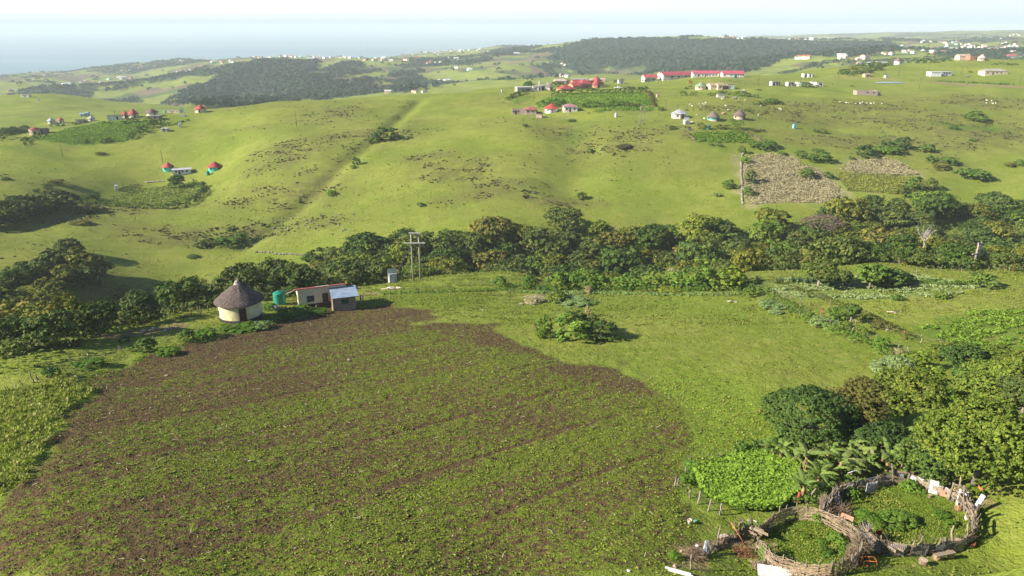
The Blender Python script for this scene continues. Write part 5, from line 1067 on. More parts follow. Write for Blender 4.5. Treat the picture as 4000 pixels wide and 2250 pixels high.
# maize patch behind the house
P_ = P4([(1362,1112),(1400,1085),(1470,1078),(1480,1100),(1400,1120)]); X, Y = scat(P_, 2600, 81); Z = gsamp(GH2, X, Y)
stuff('maize_patch', tuft_field('maize_patch', X, Y, Z, 1.3, .35, LM['lush'], 82, 4, .5), 'young bright green maize behind the cream house', 'maize')
# ------------------------------------------------------------------ banana plants
def banana_leaf(m, L, w, el, az, rs, tat=0.0, root=(0, 0, 1.8)):
    d0 = Vector((math.cos(az), math.sin(az), 0)); s_ = Vector((-math.sin(az), math.cos(az), 0)); p = Vector(root); e_ = el; n = 8; rows = []
    for k in range(n+1):
        t = k/n; ww = w*(math.sin(math.pi*min(1, t*.96+.06))**.6)*.5 if k < n else .02
        rows.append((p.copy(), ww)); st = L/n; p = p + (d0*math.cos(e_) + Vector((0, 0, math.sin(e_))))*st; e_ -= .17 + tat*.05
    for k in range(n):
        (a_, wa), (b_, wb) = rows[k], rows[k+1]
        for sg in (-1, 1):
            if tat and sg == 1 + 0*k and rs.random() < tat*.35: continue
            dr = Vector((0, 0, -1)); f = .25 + tat*.6*rs.random(); g_ = 1 - tat*.25*rs.random()
            m.add([a_, b_.lerp(a_, .12*tat), b_.lerp(a_, .12*tat) + s_*sg*wb*g_ + dr*wb*f, a_ + s_*sg*wa*g_ + dr*wa*f], [(0,1,2,3) if sg > 0 else (3,2,1,0)])
def banana_proto(seed, h, tat, nl):
    rs = random.Random(seed); root = empty('banana_plant', (0, 0, -500), 0, None, 'banana plant', 'banana plants behind the kraal')
    MB().tube([(0, 0, -.3), (.04, 0, h*.5), (.1, .05, h)], [.19, .16, .10], 9).obj('stem', paint((.36,.25,.12), .8, .3, 3), root)
    for k in range(nl):
        m = MB(); banana_leaf(m, rs.uniform(1.7, 2.5), rs.uniform(.55, .75), rs.uniform(.75, 1.4), k*2.4+rs.uniform(-.3, .3), rs, tat*rs.uniform(.4, 1.4), (.1, .05, h-.05))
        o = m.obj('leaf', LM['banana'], root); n_ = len(m.v); at_ = o.data.color_attributes.new('leaf', 'FLOAT_COLOR', 'POINT'); v0, v1 = rs.uniform(.2, 1), rs.uniform(.3, .6) + tat*.4*rs.random()
        at_.data.foreach_set('color', np.tile(np.array([v0, v1, 0, 1], np.float32), n_))
    if seed % 2 == 0: MB().tube([(.1, .05, h), (.5, .1, h+.1), (.75, .15, h-.5)], [.05, .05, .12], 6).obj('flower_stalk', paint((.30,.10,.07), .8, .2, 3), root)
    d = MB()
    for k in range(3): banana_leaf(d, 1.4, .35, -.9, rs.uniform(0, 6.28), rs, .8, (.05, .02, h*.9))
    o = d.obj('dead_leaves', paint((.34,.24,.13), .95, .25, 3), root); return root
BAN = [banana_proto(2, 2.1, .9, 9), banana_proto(3, 1.7, .25, 8), banana_proto(4, 1.4, .6, 9)]
for i, (px, py, k, rz, s_, lb) in enumerate([(3270,1880,0,0,1.0,'with yellow stem behind the white sheet'),(3245,1886,2,2,.85,'short, left of the yellow stem one'),(3140,1862,0,1,1.0,'with tattered leaves right of the leafy crop'),(3045,1812,1,.5,.95,'at the far left of the clump'),(3020,1800,2,2.5,.8,'small, leftmost'),(3136,1952,1,2,.85,'nearest to the woven kraal'),(3492,1772,1,.2,1.1,'tall, at the far right back'),(3310,1812,0,2.4,1.0,'with grey tattered leaves in the back middle'),(3400,1790,1,1.2,1.05,'with broad upright leaves at the back right'),(3380,1862,2,.8,1.0,'in the middle right with drooping leaves'),(3460,1858,0,3.3,1.05,'with hanging feathery leaves at the right'),(3225,1818,1,4.1,1.0,'in the back left'),(3190,1900,2,5.0,.85,'low, behind the crooked stake'),(3320,1880,1,3.9,.8,'low, just behind the back wall'),(3520,1846,2,1.9,.95,'rightmost, touching the fresh green tree'),(3095,1830,1,3.1,.8,'second from the left')]):
    x, y, z = ground_at(px, py); put(BAN[k], x, y, z, rz, s_, 'banana plant ' + lb, None, 'banana plants behind the kraal')
Pb = P4([(2990,1840),(3060,1770),(3200,1760),(3400,1740),(3540,1800),(3560,1870),(3400,1890),(3260,1920),(3180,1990),(3090,1980)]); X, Y = scat(Pb, 9000, 84); Z = gsamp(GH2, X, Y)
stuff('banana_undergrowth', leafy('banana_undergrowth', X, Y, Z, .3+.8*fbm(X/1.5, Y/1.5, 2, 85), .14, LM['bush'], 86), 'leafy weeds and creepers growing between the banana plants', 'weeds')
hedge([(2872,1788),(2905,1776),(2985,1760)], 1.0, 1.5, 'dark creeper covered hedge at the back corner of the garden', 'dark', (1.5,1.6,1.2,1), 76, 1.0)
hedge([(3000,1750),(3080,1740),(3130,1752)], 1.0, 1.0, 'leafy creeper tangle behind the leftmost banana plants', 'bush', (1,1.2,.8,1), 77, 1.0)
# bleached dead shrub at the garden corner
def dead_tree(px, py, h, label, mat, seed, n=6, r=.09, spread=.5, name='dead_tree'):
    rs = random.Random(seed); x, y, z = ground_at(px, py); m = MB(); 
    m.tube([(0, 0, -.4), (.05*h, 0, h*.18), (0, 0, h*.35)], [r*1.4, r*1.1, r], 7)
    def br(p, d, L, r_, dep):
        q_ = p; pts_ = [tuple(p)]
        for k in range(3): d = (d + Vector((rs.uniform(-.35, .35), rs.uniform(-.35, .35), rs.uniform(-.1, .3)))).normalized(); q_ = q_ + d*L/3; pts_.append(tuple(q_))
        m.tube(pts_, [r_, r_*.8, r_*.6, r_*.4], 5)
        if dep: [br(Vector(pts_[rs.choice((1, 2, 3))]), (d + Vector((rs.uniform(-1, 1), rs.uniform(-1, 1), rs.uniform(-.2, .6)))).normalized(), L*.62, r_*.6, dep-1) for _ in range(3)]
    for k in range(n): a_ = k*6.28/n + rs.uniform(-.3, .3); br(Vector((0, 0, h*.33)), Vector((math.cos(a_)*spread, math.sin(a_)*spread, .8)).normalized(), h*.5, r*.7, 2)
    o = m.obj(name, mat); o.location = (x, y, z); tag(o, label, 'tree'); return o
dead_tree(3070, 1722, 2.4, 'small bleached leafless shrub at the garden corner', BARKP, 31, 4, .06)
# ------------------------------------------------------------------ special trees of the ravine
def far_tree(x, y, z, **k): pass
def tall_dead(px, py, h, lab, seed, n=5, r=.2, dy=0):
    o = dead_tree(px, py, h, lab, paint((.44,.40,.35), .85, .15, 2, 'wood'), seed, n, r, .9); return o
for px, py, h, lb, sd_, n in ((3470,905,6.5,'dead tree with forked white branches above the right ravine',41,4),(3570,890,9.0,'taller dead white branched tree right of the first',42,5),(3640,960,5.0,'low dead white branch in the right ravine',43,3)):
    g_ = ground_at(px, 1030 if False else py); k = [t for t in pts if abs(proj(t[0], t[1], t[2]+4)[0]-px) < 60]
    c = min(k, key=lambda t: abs(proj(t[0], t[1], t[2]+9)[1]-py)) if k else None
    if c:
        o = tall_dead(px, py, h*.55, lb, sd_, n, .13); xx = (px-2000)/FPX*(c[1]*CT - (c[2]-CAMZ)*ST); o.location = (xx, c[1]-2.0, c[2]+4.5); 
bt = make_tree('bare_tree', 530, 9.5, 12.5, LM['bare'], 5200, .17, .42, 4.6, 22, BARKP, .30, 'bare umbrella shaped tree with pinkish brown twigs in the ravine', 'tree', None, .9, .85)
c = min(pts, key=lambda t: math.hypot(proj(t[0], t[1], t[2]+5)[0]-3210, (proj(t[0], t[1], t[2]+7)[1]-905)*1.5)); bt.location = (c[0], c[1]-3, c[2]+1.2)
# ------------------------------------------------------------------ the kraals
WITHY = paint((.38,.28,.19), .95, .25, 6, 'wood'); BRUSH = paint((.24,.17,.12), .95, .3, 5, 'wood'); PLANK = paint((.31,.245,.18), .95, .25, 4, 'wood')
def ring_pts(pp, step=.42):
    P_ = [ground_at(*p)[:2] for p in pp]; out_ = []
    for a_, b_ in zip(P_[:-1], P_[1:]):
        d = math.hypot(b_[0]-a_[0], b_[1]-a_[1]); n = max(1, round(d/step))
        for i in range(n): t = i/n; out_.append((a_[0]+(b_[0]-a_[0])*t, a_[1]+(b_[1]-a_[1])*t))
    out_.append(P_[-1])
    for _ in range(3): out_ = [out_[0]] + [((a_[0]+2*b_[0]+c_[0])/4, (a_[1]+2*b_[1]+c_[1])/4) for a_, b_, c_ in zip(out_[:-2], out_[1:-1], out_[2:])] + [out_[-1]]
    return out_
def wattle(pp, label, h=1.25, seed=1, name='woven_kraal', rows=18):
    rs = random.Random(seed); pt = ring_pts(pp); o0 = (*pt[0], hz(*pt[0])); root = empty(name, o0, 0, label, 'kraal fence'); n = len(pt)
    hs = [h*(.86+.25*vnoise(i*.35, seed, 5)) for i in range(n)]
    for i in range(0, n, 2):
        hh_ = hs[i] + rs.uniform(.02, .5); rough_post(rs, hh_, .055, .10).obj('stake', POST if rs.random() < .6 else BARK, root, (pt[i][0]-o0[0], pt[i][1]-o0[1], hz(*pt[i])-o0[2]), rs.uniform(0, 6))
    for part in range(3):
        m = MB()
        for r_ in range(rows):
            for lay in range(2):
                i = rs.randrange(0, 4); ph_ = r_ % 2
                while i < n-1:
                    L = rs.randrange(4, 9); seg = []
                    for k in range(i, min(n, i+L+1)):
                        f = (r_+.5+lay*.4)/rows; zz = hs[k]*f + rs.uniform(-.05, .05); of = (.055 if (k+ph_) % 2 else -.055) + rs.uniform(-.02, .02) + (.03 if lay else 0)
                        kk = min(k, n-2); dx, dy = pt[kk+1][0]-pt[kk][0], pt[kk+1][1]-pt[kk][1]; dl = math.hypot(dx, dy)+1e-6
                        seg.append((pt[k][0]-dy/dl*of-o0[0], pt[k][1]+dx/dl*of-o0[1], hz(*pt[k])+zz-o0[2]))
                    if len(seg) > 1 and rs.random() < .9 and (r_*2+lay+L) % 3 == part: m.tube([(p_[0], p_[1], p_[2]+rs.uniform(-.04, .04)) for p_ in seg], [rs.uniform(.012, .034)]*len(seg), 4, False)
                    i += L
        m.obj('woven_rods', (WITHY, PLANK, paint((.30,.22,.15), .95, .25, 5, 'wood'))[part], root)
    return root
RING = [(2952,2150),(3000,2212),(3050,2240),(3120,2256),(3190,2266),(3262,2262),(3325,2238),(3355,2200)]
wattle(RING, 'woven rod fence forming the front of the small kraal', 1.3, 1)
wattle([(3352,2168),(3345,2130),(3310,2100),(3270,2078),(3235,2052),(3190,2036),(3150,2030),(3105,2028),(3060,2036),(3010,2062),(2975,2090),(2950,2112)], 'woven rod fence forming the back of the small kraal', 1.3, 2)
def brush(px, py, w_, h_, n, label, seed, mat=BRUSH, name='brush_pile', d_=None, up=.6, cat='brush pile'):
    rs = random.Random(seed); x, y, z = ground_at(px, py); m = MB(); d_ = d_ or w_
    for k in range(n):
        tl = h_ > 1.2; p = Vector((rs.uniform(-.5, .5)*w_, rs.uniform(-.5, .5)*d_, rs.uniform(0, .75 if tl else .45)*h_)); a_ = rs.uniform(0, 6.28); e_ = rs.uniform(-.1, 1.0)*up*1.5; L = rs.uniform(.35, .9)*max(h_, .6)*(.42 if tl else 1)
        d = Vector((math.cos(a_)*math.cos(e_), math.sin(a_)*math.cos(e_), math.sin(e_))); q_ = p + d*L*.5 + Vector((rs.uniform(-.08, .08), rs.uniform(-.08, .08), 0)); m.tube([p, q_, p + d*L], [.022, .016, .006], 4, False)
    o = m.obj(name, mat); o.location = (x, y, z); tag(o, label, cat); return o
brush(3352, 2178, .75, 2.0, 1300, 'tall dense heap of thin thorn twigs where the kraals meet', 3, paint((.28,.22,.16), .95, .25, 5, 'wood'), up=1.0)
brush(3330, 2205, .9, 1.3, 500, 'dark thorn twigs stacked against the small kraal', 4, BRUSH, up=1.0)
brush(3372, 2110, .7, 1.5, 260, 'wispy grey twigs on top of the thorn heap', 5, paint((.42,.38,.33), .95, .2, 5, 'wood'), up=1.0)
brush(3262, 2010, 1.6, 1.2, 420, 'tangle of dead branches where the back walls meet', 6, BRUSH, d_=.9)
brush(3230, 1985, 1.2, 1.3, 260, 'upright dead branches left of the tangle', 7, PLANK, d_=.8, up=1.0)
brush(3300, 1918, 1.6, .9, 300, 'twiggy brush lying on top of the dark back wall', 8, PLANK, d_=.5)
brush(2965, 2218, .8, .5, 220, 'round ball of dry twigs by the white sheet', 9, paint((.36,.26,.20), .95, .2, 5, 'wood'))
brush(2712, 2180, .9, .9, 260, 'dry grey brush beside the lower field post', 10, BRUSH)
brush(2900, 2165, 1.3, .3, 200, 'reddish dry grass by the kraal entrance', 11, paint((.26,.13,.07), .95, .2, 5, 'wood'))
def mixed_wall(pp, label, seed, h=1.25, kinds='PBLS', name='kraal_wall', stk=.5, sheetc=None):
    """rough enclosure of stakes, planks, logs, sheets and branches; letters say what leans in it"""
    rs = random.Random(seed); pt = ring_pts(pp, .5); o0 = (*pt[0], hz(*pt[0])); root = empty(name, o0, 0, label, 'kraal fence'); n = len(pt)
    loc = lambda i, z: Vector((pt[i][0]-o0[0], pt[i][1]-o0[1], hz(*pt[i])-o0[2]+z))
    for i in range(n):
        if rs.random() < stk: hh_ = h*rs.uniform(.6, 1.6); rough_post(rs, hh_, rs.uniform(.055, .115), .2).obj('stake', (POST, BARK, DARKW, PLANK)[rs.randrange(4)], root, tuple(loc(i, 0)), rs.uniform(0, 6)).rotation_euler = (rs.uniform(-.25, .25), rs.uniform(-.25, .25), rs.uniform(0, 6))
    mb = {k: MB() for k in 'PBLS'}
    for i in range(n-1):
        a_, b_ = loc(i, 0), loc(min(n-1, i+1), 0); d = (b_-a_); d.z = 0; d = d.normalized() if d.length else Vector((1, 0, 0)); s_ = Vector((-d.y, d.x, 0))
        for kk in kinds:
            for _ in range(2 if kk in 'PL' else 3):
                if kk == 'P' and rs.random() < .7: z_ = rs.uniform(.2, h*.9); L = rs.uniform(.8, 2.0); t_ = rs.uniform(-.35, .35); mb['P'].beam(a_+s_*rs.uniform(-.25, .25)+Vector((0, 0, z_))-d*L*.5, a_+s_*rs.uniform(-.12, .12)+Vector((0, 0, z_+t_))+d*L*.5, .04, rs.uniform(.12, .26))
                if kk == 'L' and rs.random() < .55: z_ = rs.uniform(.08, h*.55); L = rs.uniform(.8, 1.8); mb['L'].tube([a_+s_*rs.uniform(-.2, .2)+Vector((0, 0, z_))-d*L*.5, a_+s_*rs.uniform(-.15, .15)+Vector((0, 0, z_+rs.uniform(-.1, .15)))+d*L*.5], [rs.uniform(.06, .12), rs.uniform(.04, .08)], 7)
                if kk == 'B' and rs.random() < .55: p_ = a_+s_*rs.uniform(-.2, .2)+Vector((0, 0, rs.uniform(.1, h*.8))); L = rs.uniform(.5, 1.5); e_ = rs.uniform(-.2, 1.1); q_ = p_+(d*rs.choice((-1, 1))*math.cos(e_)+Vector((0, 0, math.sin(e_))))*L; mb['B'].tube([p_, p_.lerp(q_, .5)+s_*rs.uniform(-.1, .1), q_], [.03, .022, .01], 4, False)
                if kk == 'S' and rs.random() < .22: z_ = h*.42; L = rs.uniform(.6, 1.0); mb['S'].beam(a_+Vector((0, 0, z_))-d*L*.5+s_*.16, a_+Vector((0, 0, z_+rs.uniform(-.15, .15)))+d*L*.5+s_*.16, .025, h*.8, 0)
    for kk, nm, mt in (('P', 'planks', PLANK), ('L', 'logs', BARK), ('B', 'branches', BRUSH), ('S', 'sheets', paint(sheetc or (.30,.31,.33), .5, .2, 2, 'sheet'))):
        if mb[kk].v: mb[kk].obj(nm, mt, root)
    return root
mixed_wall([(3225,2010),(3252,1966),(3321,1934),(3414,1913),(3486,1897),(3562,1893)], 'shaded back wall of the large kraal, of planks, sheets and brush', 21, 1.4, 'PBSS', sheetc=(.33,.34,.38))
mixed_wall([(3562,1893),(3625,1916),(3683,1941),(3738,1971)], 'sunlit back wall of the large kraal with white and brown boards', 22, 1.0, 'PSS', sheetc=(.62,.58,.55), stk=.4)
mixed_wall([(3738,1971),(3770,1998),(3795,2035),(3806,2075),(3797,2123),(3760,2145)], 'right side of the large kraal, a palisade of split stakes and branches', 23, 1.65, 'BBLP', stk=1.0)
mixed_wall([(3760,2145),(3700,2160),(3640,2166),(3590,2170),(3500,2172),(3442,2162),(3400,2142),(3372,2120)], 'front of the large kraal, piled logs, planks and bent branches', 24, 1.25, 'PLBSB', stk=.7, sheetc=(.30,.28,.30))
mixed_wall([(2950,2112),(2925,2095),(2900,2085),(2870,2110)], 'kraal entrance posts with leaning dark planks', 25, 1.35, 'PB', stk=1.0)
mixed_wall([(2870,2110),(2830,2120),(2800,2145),(2768,2170)], 'low rail of dark poles leading to the kraal entrance', 26, .5, 'LB', stk=.5)
def slab(nm, px, py, w_, h_, rz, col, label, cat, tilt=0, z0=0, t=.04, kind='paint', group=None):
    x, y, z = ground_at(px, py); root = bpy.data.objects.new(nm, MB().box((0, 0, 0), (w_, t, h_)).mesh(nm, paint(col, .7, .12, 3, kind))); link(root); root.location = (x, y, z+z0+h_*.5*abs(math.cos(tilt))); root.rotation_euler = (tilt, 0, rz); tag(root, label, cat, group); return root
slab('sheet', 3328, 1895, .95, .75, .3, (.78,.80,.86), 'white plastic sheet draped over the back wall of the large kraal', 'sheet', .75, 1.15)
slab('board', 3642, 1925, .62, 1.15, -.55, (.85,.84,.82), 'tall white board standing in the sunlit back wall', 'board', -.15)
slab('board', 3590, 1902, 1.5, .62, -.55, (.66,.66,.68), 'long pale grey board at the left of the sunlit back wall', 'board', -.1, .2)
slab('board', 3695, 1945, 1.0, .55, -.55, (.52,.27,.18), 'rusty brown board right of the tall white board', 'board', -.2, .1)
slab('sheet', 3812, 2010, .35, 1.3, -1.2, (.45,.50,.60), 'blue grey metal strip on the right side of the large kraal', 'sheet', -.5, .6)
slab('sheet', 3640, 2165, 1.7, .7, .08, (.36,.37,.42), 'grey corrugated sheet in the front wall of the large kraal', 'sheet', .2, .05, .04, 'sheet')
slab('sheet', 3270, 1978, .9, 1.0, 1.0, (.34,.37,.46), 'bluish metal sheet leaning inside the dark back wall', 'sheet', -.5)
slab('board', 3425, 2108, .55, .8, .25, (.34,.07,.045), 'dark red board behind the thorn heap', 'board', .1, .1)
slab('board', 3300, 2068, .9, .35, -.7, (.50,.24,.16), 'red brown board lying on the small kraal back wall', 'board', -.6, 1.0)
def gate(px, py, rz, label):
    x, y, z = ground_at(px, py); root = empty('picket_gate', (x, y, z), rz, label, 'gate')
    for xx in (-.5, .5): MB().box((xx, 0, .55), (.09, .07, 1.1)).obj('stile', paint((.35,.38,.42), .7, .1, 3), root)
    for zz in (.2, .9): MB().box((0, 0, zz), (.92, .05, .09)).obj('rail', paint((.35,.38,.42), .7, .1, 3), root)
    for k in range(7): MB().box((-.4+k*.133, .045, .55), (.05, .03, 1.0)).obj('picket', paint((.55,.58,.62), .7, .1, 3), root)
gate(3305, 1942, .55, 'grey picket gate in the shaded back wall of the large kraal'); gate(3400, 1926, .3, 'second grey picket gate, right of the leafy plant at the back wall')
# white door frame in the right back corner
x, y, z = ground_at(3752, 1978); root = empty('door_surround', (x, y, z), -.75, 'white door frame standing in the right back corner of the large kraal', 'door frame')
for xx in (-.28, .28): MB().box((xx, 0, .75), (.14, .08, 1.5)).obj('post', WHITE, root)
MB().box((0, 0, 1.22), (.42, .07, .12)).obj('rail', WHITE, root)
x, y, z = ground_at(3715, 1955); root = empty('pole_frame', (x, y, z), -.6, 'frame of two dark poles with a rail beside the white door frame', 'frame')
for xx in (-.15, .35): MB().tube([(xx, 0, -.2), (xx+.05, 0, 1.7)], [.08, .07], 7).obj('pole', BARK, root)
MB().tube([(-.2, 0, 1.6), (1.3, .1, 1.25)], [.06, .05], 7).obj('rail', POST, root)
# long white sheet in front of the small kraal, pipes at the bottom edge
slab('white_sheet', 3035, 2248, 2.6, .9, -.22, (.82,.80,.77), 'long weathered white sheet lying in front of the small kraal', 'sheet', -1.25, .12, .05, 'sheet')
x, y, z = ground_at(2640, 2240); o = MB().beam((-.7, .2, .35), (.9, -.35, .25), .10, .10).beam((-.55, 0, .3), (1.0, -.5, .2), .10, .10).obj('white_pipes', WHITE); o.location = (x, y, z); tag(o, 'pair of white pipes lying at the bottom edge of the picture', 'pipes')
# sheets leaning at the kraal entrance
slab('white_board', 2918, 2088, .35, 1.6, -.9, (.80,.80,.80), 'white plank leaning against the kraal entrance', 'board', .75, .1)
slab('white_board', 2935, 2080, .30, 1.7, -.9, (.78,.78,.78), 'second white plank leaning right of the first', 'board', .75, .15)
slab('white_board', 2960, 2075, .30, 1.5, -1.0, (.70,.70,.72), 'third pale plank leaning against the woven fence', 'board', .8, .15)
slab('dark_door', 2885, 2098, .45, 1.7, 1.2, (.12,.075,.055), 'dark upright door post at the kraal entrance', 'board', .05, 0, .10, 'wood')
slab('stone_slab', 2824, 2098, .7, .5, .3, (.50,.43,.35), 'pale flat slab by the kraal entrance post', 'slab', 1.3, .05, .06)
x, y, z = ground_at(2878, 2120); o = MB().tube([(-.45, .5, 1.5), (.55, -.35, .05)], [.045, .045], 8).obj('orange_pole', paint((.52,.20,.09), .7, .15, 4, 'wood')); o.location = (x, y, z); tag(o, 'rust orange pole leaning across the kraal entrance', 'pole')
x, y, z = ground_at(3113, 1970); o = MB().tube([(0, 0, -.3), (.08, 0, 1.25)], [.13, .12], 9).obj('red_post', paint((.30,.07,.04), .8, .2, 4, 'wood')); o.location = (x, y, z); tag(o, 'thick red brown post behind the small kraal', 'post')
x, y, z = ground_at(3170, 1965); o = MB().tube([(0, 0, -.3), (0, 0, .5), (-.12, 0, .9), (.22, 0, 1.6)], [.05, .06, .08, .04], 7).obj('crooked_stake', POST); o.location = (x, y, z); tag(o, 'tall crooked grey stake behind the small kraal', 'post')
# cloth on a stump
x, y, z = ground_at(2753, 2162); root = empty('draped_cloth', (x, y, z), 0, 'pale blue grey cloth hung over a crooked post left of the entrance', 'cloth'); rs = random.Random(3); m = MB(); V_ = []
for i in range(9):
    for j in range(10):
        u_ = i/8-.5; t = j/9; V_.append((u_*(.30+.25*t)+.03*math.sin(9*t+i), -.10-.28*math.sin(t*1.2)+.06*math.sin(i*2.4+t*2), 1.15-1.1*t*(.9+.1*math.sin(i)) + .12*math.cos(u_*3)))
m.add(V_, [(i*10+j, (i+1)*10+j, (i+1)*10+j+1, i*10+j+1) for i in range(8) for j in range(9)], True); m.obj('cloth', paint((.50,.53,.60), .9, .2, 3), root)
# bucket and rubbish
x, y, z = ground_at(2693, 2046); root = empty('bucket', (x, y, z), 0, 'white bucket with an orange inside standing in the grass', 'bucket'); MB().lathe([(.001, .02), (.13, .02), (.17, .36), (.18, .38), (.16, .38), (.12, .30), (.001, .29)], 20).obj('body', paint((.80,.76,.70), .5, .08, 3), root); MB().lathe([(.13, .34), (.10, .345), (.001, .345)], 16).obj('lining', paint((.75,.26,.08), .7, .1, 3), root); MB().tube([(.17*math.cos(t), .17*math.sin(t), .36+.05*math.sin(t)) for t in [k*.35 for k in range(10)]], .008, 4, False).obj('handle', paint((.4,.4,.4), .4, .1, 3), root)
def scrap(px, py, s_, col, label, seed, cat='rubbish', nm='plastic_scrap'):
    x, y, z = ground_at(px, py); o = MB().blob((0, 0, s_*.3), (s_, s_*.7, s_*.4), seed, 2, .4).obj(nm, paint(col, .6, .1, 3)); o.location = (x, y, z+.02); o.rotation_euler = (0, 0, seed); tag(o, label, cat); return o
scrap(2716, 2037, .17, (.18,.42,.33), 'blue green plastic scrap right of the bucket', 1); scrap(2455, 2232, .12, (.75,.76,.85), 'crumpled white bag on the weeds at the bottom', 2); scrap(2722, 2134, .13, (.8,.8,.82), 'white scrap of paper left of the hung cloth', 3); scrap(2660, 2155, .10, (.62,.48,.42), 'pinkish rag on the bare soil', 4); scrap(2290, 1972, .08, (.75,.45,.08), 'yellow orange scrap in the weedy field', 5); scrap(2970, 1608, .22, (.34,.17,.09), 'small reddish anthill left of the dark tree', 6, 'anthill', 'anthill'); scrap(976, 1802, .16, (.62,.52,.36), 'pale stone lying in the ploughed field', 7, 'stone', 'field_stone'); scrap(1362, 1408, .25, (.46,.34,.24), 'light brown stone in the upper ploughed field', 8, 'stone', 'field_stone'); scrap(650, 1469, .24, (.42,.28,.20), 'brown stone in the dark ploughed strip', 9, 'stone', 'field_stone'); scrap(3347, 2000, .10, (.75,.16,.06), 'red flower in the large kraal', 10, 'flower', 'flower_head'); scrap(2635, 2215, .16, (.62,.40,.36), 'pink cloth scrap near the lower post', 11)
# log seat, stumps, stone
x, y, z = ground_at(3685, 2185); root = empty('log_bench', (x, y, z), .25, 'bench made of a plank on two cut logs in front of the large kraal', 'bench')
MB().box((0, 0, .50), (1.65, .34, .09)).obj('seat', PLANK, root); MB().tube([(-.62, -.2, .22), (-.60, .25, .22)], [.24, .23], 12).obj('log', paint((.30,.19,.12), .9, .2, 4, 'wood'), root); MB().tube([(.55, -.1, .24), (.62, .3, .26)], [.26, .24], 12).obj('log', paint((.32,.23,.17), .9, .2, 4, 'wood'), root)
def stump(px, py, r, h, label):
    x, y, z = ground_at(px, py); root = empty('tree_stump', (x, y, z), 0, label, 'stump'); MB().lathe([(r*1.15, -.1), (r, h*.5), (r*.97, h), (r*.9, h+.01)], 16).obj('bark', paint((.22,.16,.12), .95, .25, 4, 'wood'), root); MB().lathe([(r*.9, h+.012), (.001, h+.02)], 16).obj('cut_face', paint((.50,.38,.29), .9, .15, 5), root)
stump(3604, 2205, .30, .42, 'round cut stump in front of the log bench'); stump(3632, 1942, .13, .22, 'short cut stump inside the large kraal at the back'); stump(3738, 2130, .24, .5, 'thick brown log end at the right front of the kraal')
scrap(3569, 2212, .10, (.34,.22,.15), 'small brown stone left of the cut stump', 12, 'stone', 'stone'); scrap(3745, 1990, .38, (.36,.20,.12), 'low brown slab in the right back corner', 13, 'stone', 'stone')
# orange tubular frame
x, y, z = ground_at(3395, 2225); root = empty('crowd_barrier', (x, y, z), -.1, 'orange tubular metal frame right of the small kraal', 'frame'); om = paint((.62,.20,.05), .5, .15, 4)
for yy in (0, .45):
    MB().tube([(-.42, yy, 0), (-.42, yy, .62), (-.36, yy, .70), (.36, yy, .70), (.42, yy, .62), (.42, yy, 0)], .026, 7).obj('hoop', om, root)
for xx in (-.42, 0, .42): MB().tube([(xx, 0, .66), (xx, .45, .66)], .02, 6).obj('bar', om, root)
MB().tube([(-.42, 0, .3), (.42, 0, .3)], .02, 6).obj('bar', om, root)
# hens
def hen(px, py, rz, body, label, tailc=(.05,.04,.035), s_=1.0, z0=0):
    x, y, z = ground_at(px, py); root = empty('hen', (x, y, z+z0), rz, label, 'hen', None); root.scale = (s_,)*3; V = [(-.16,0,.24),(-.05,0,.20),(.06,0,.20),(.13,0,.27),(.15,0,.36)]; me = bpy.data.meshes.new('body'); me.from_pydata(V, [(0,1),(1,2),(2,3),(3,4)], []); o = bpy.data.objects.new('body', me); link(o, root); o.modifiers.new('skin', 'SKIN')
    for i, r_ in enumerate((.045, .10, .10, .05, .035)): me.skin_vertices[0].data[i].radius = (r_, r_)
    me.skin_vertices[0].data[0].use_root = True; sb = o.modifiers.new('sub', 'SUBSURF'); sb.render_levels = 2; sb.levels = 1; me.materials.append(paint(body, .8, .2, 9))
    MB().add([(-.13,-.03,.24),(-.13,.03,.24),(-.30,.015,.40),(-.26,.0,.46),(-.20,-.015,.42),(-.30,-.015,.34)], [(0,1,2,5),(0,4,3,2,1),(0,5,2,3,4)]).obj('tail', paint(tailc, .8, .2, 9), root)
    MB().blob((.16, 0, .385), (.035,.03,.035), 1, 2, .03).obj('head', paint(body, .8, .2, 9), root); MB().add([(.19,-.012,.385),(.19,.012,.385),(.225,0,.375),(.19,0,.40)], [(0,1,2),(0,2,3),(1,3,2)]).obj('beak', paint((.55,.35,.08), .6, .1, 3), root); MB().box((.165, 0, .43), (.05, .008, .035)).obj('comb', paint((.65,.04,.03), .6, .1, 3), root)
    for sg in (-1, 1): MB().tube([(.01, sg*.04, .13), (.0, sg*.04, 0), (.05, sg*.045, .004)], .008, 5).obj('leg', paint((.55,.38,.10), .6, .1, 3), root)
hen(3797, 2143, .3, (.50,.17,.07), 'reddish brown hen on the grass right of the large kraal', s_=1.2); hen(3768, 2048, 1.4, (.80,.72,.58), 'cream hen on the inside of the right kraal fence', (.6,.4,.2), z0=.3, s_=1.1); hen(3818, 1960, 2.2, (.62,.20,.08), 'red brown hen perched at the right back corner', z0=1.0, s_=1.2); hen(3722, 1942, 1.0, (.75,.45,.12), 'yellow brown hen beside the dark pole frame', z0=.5)
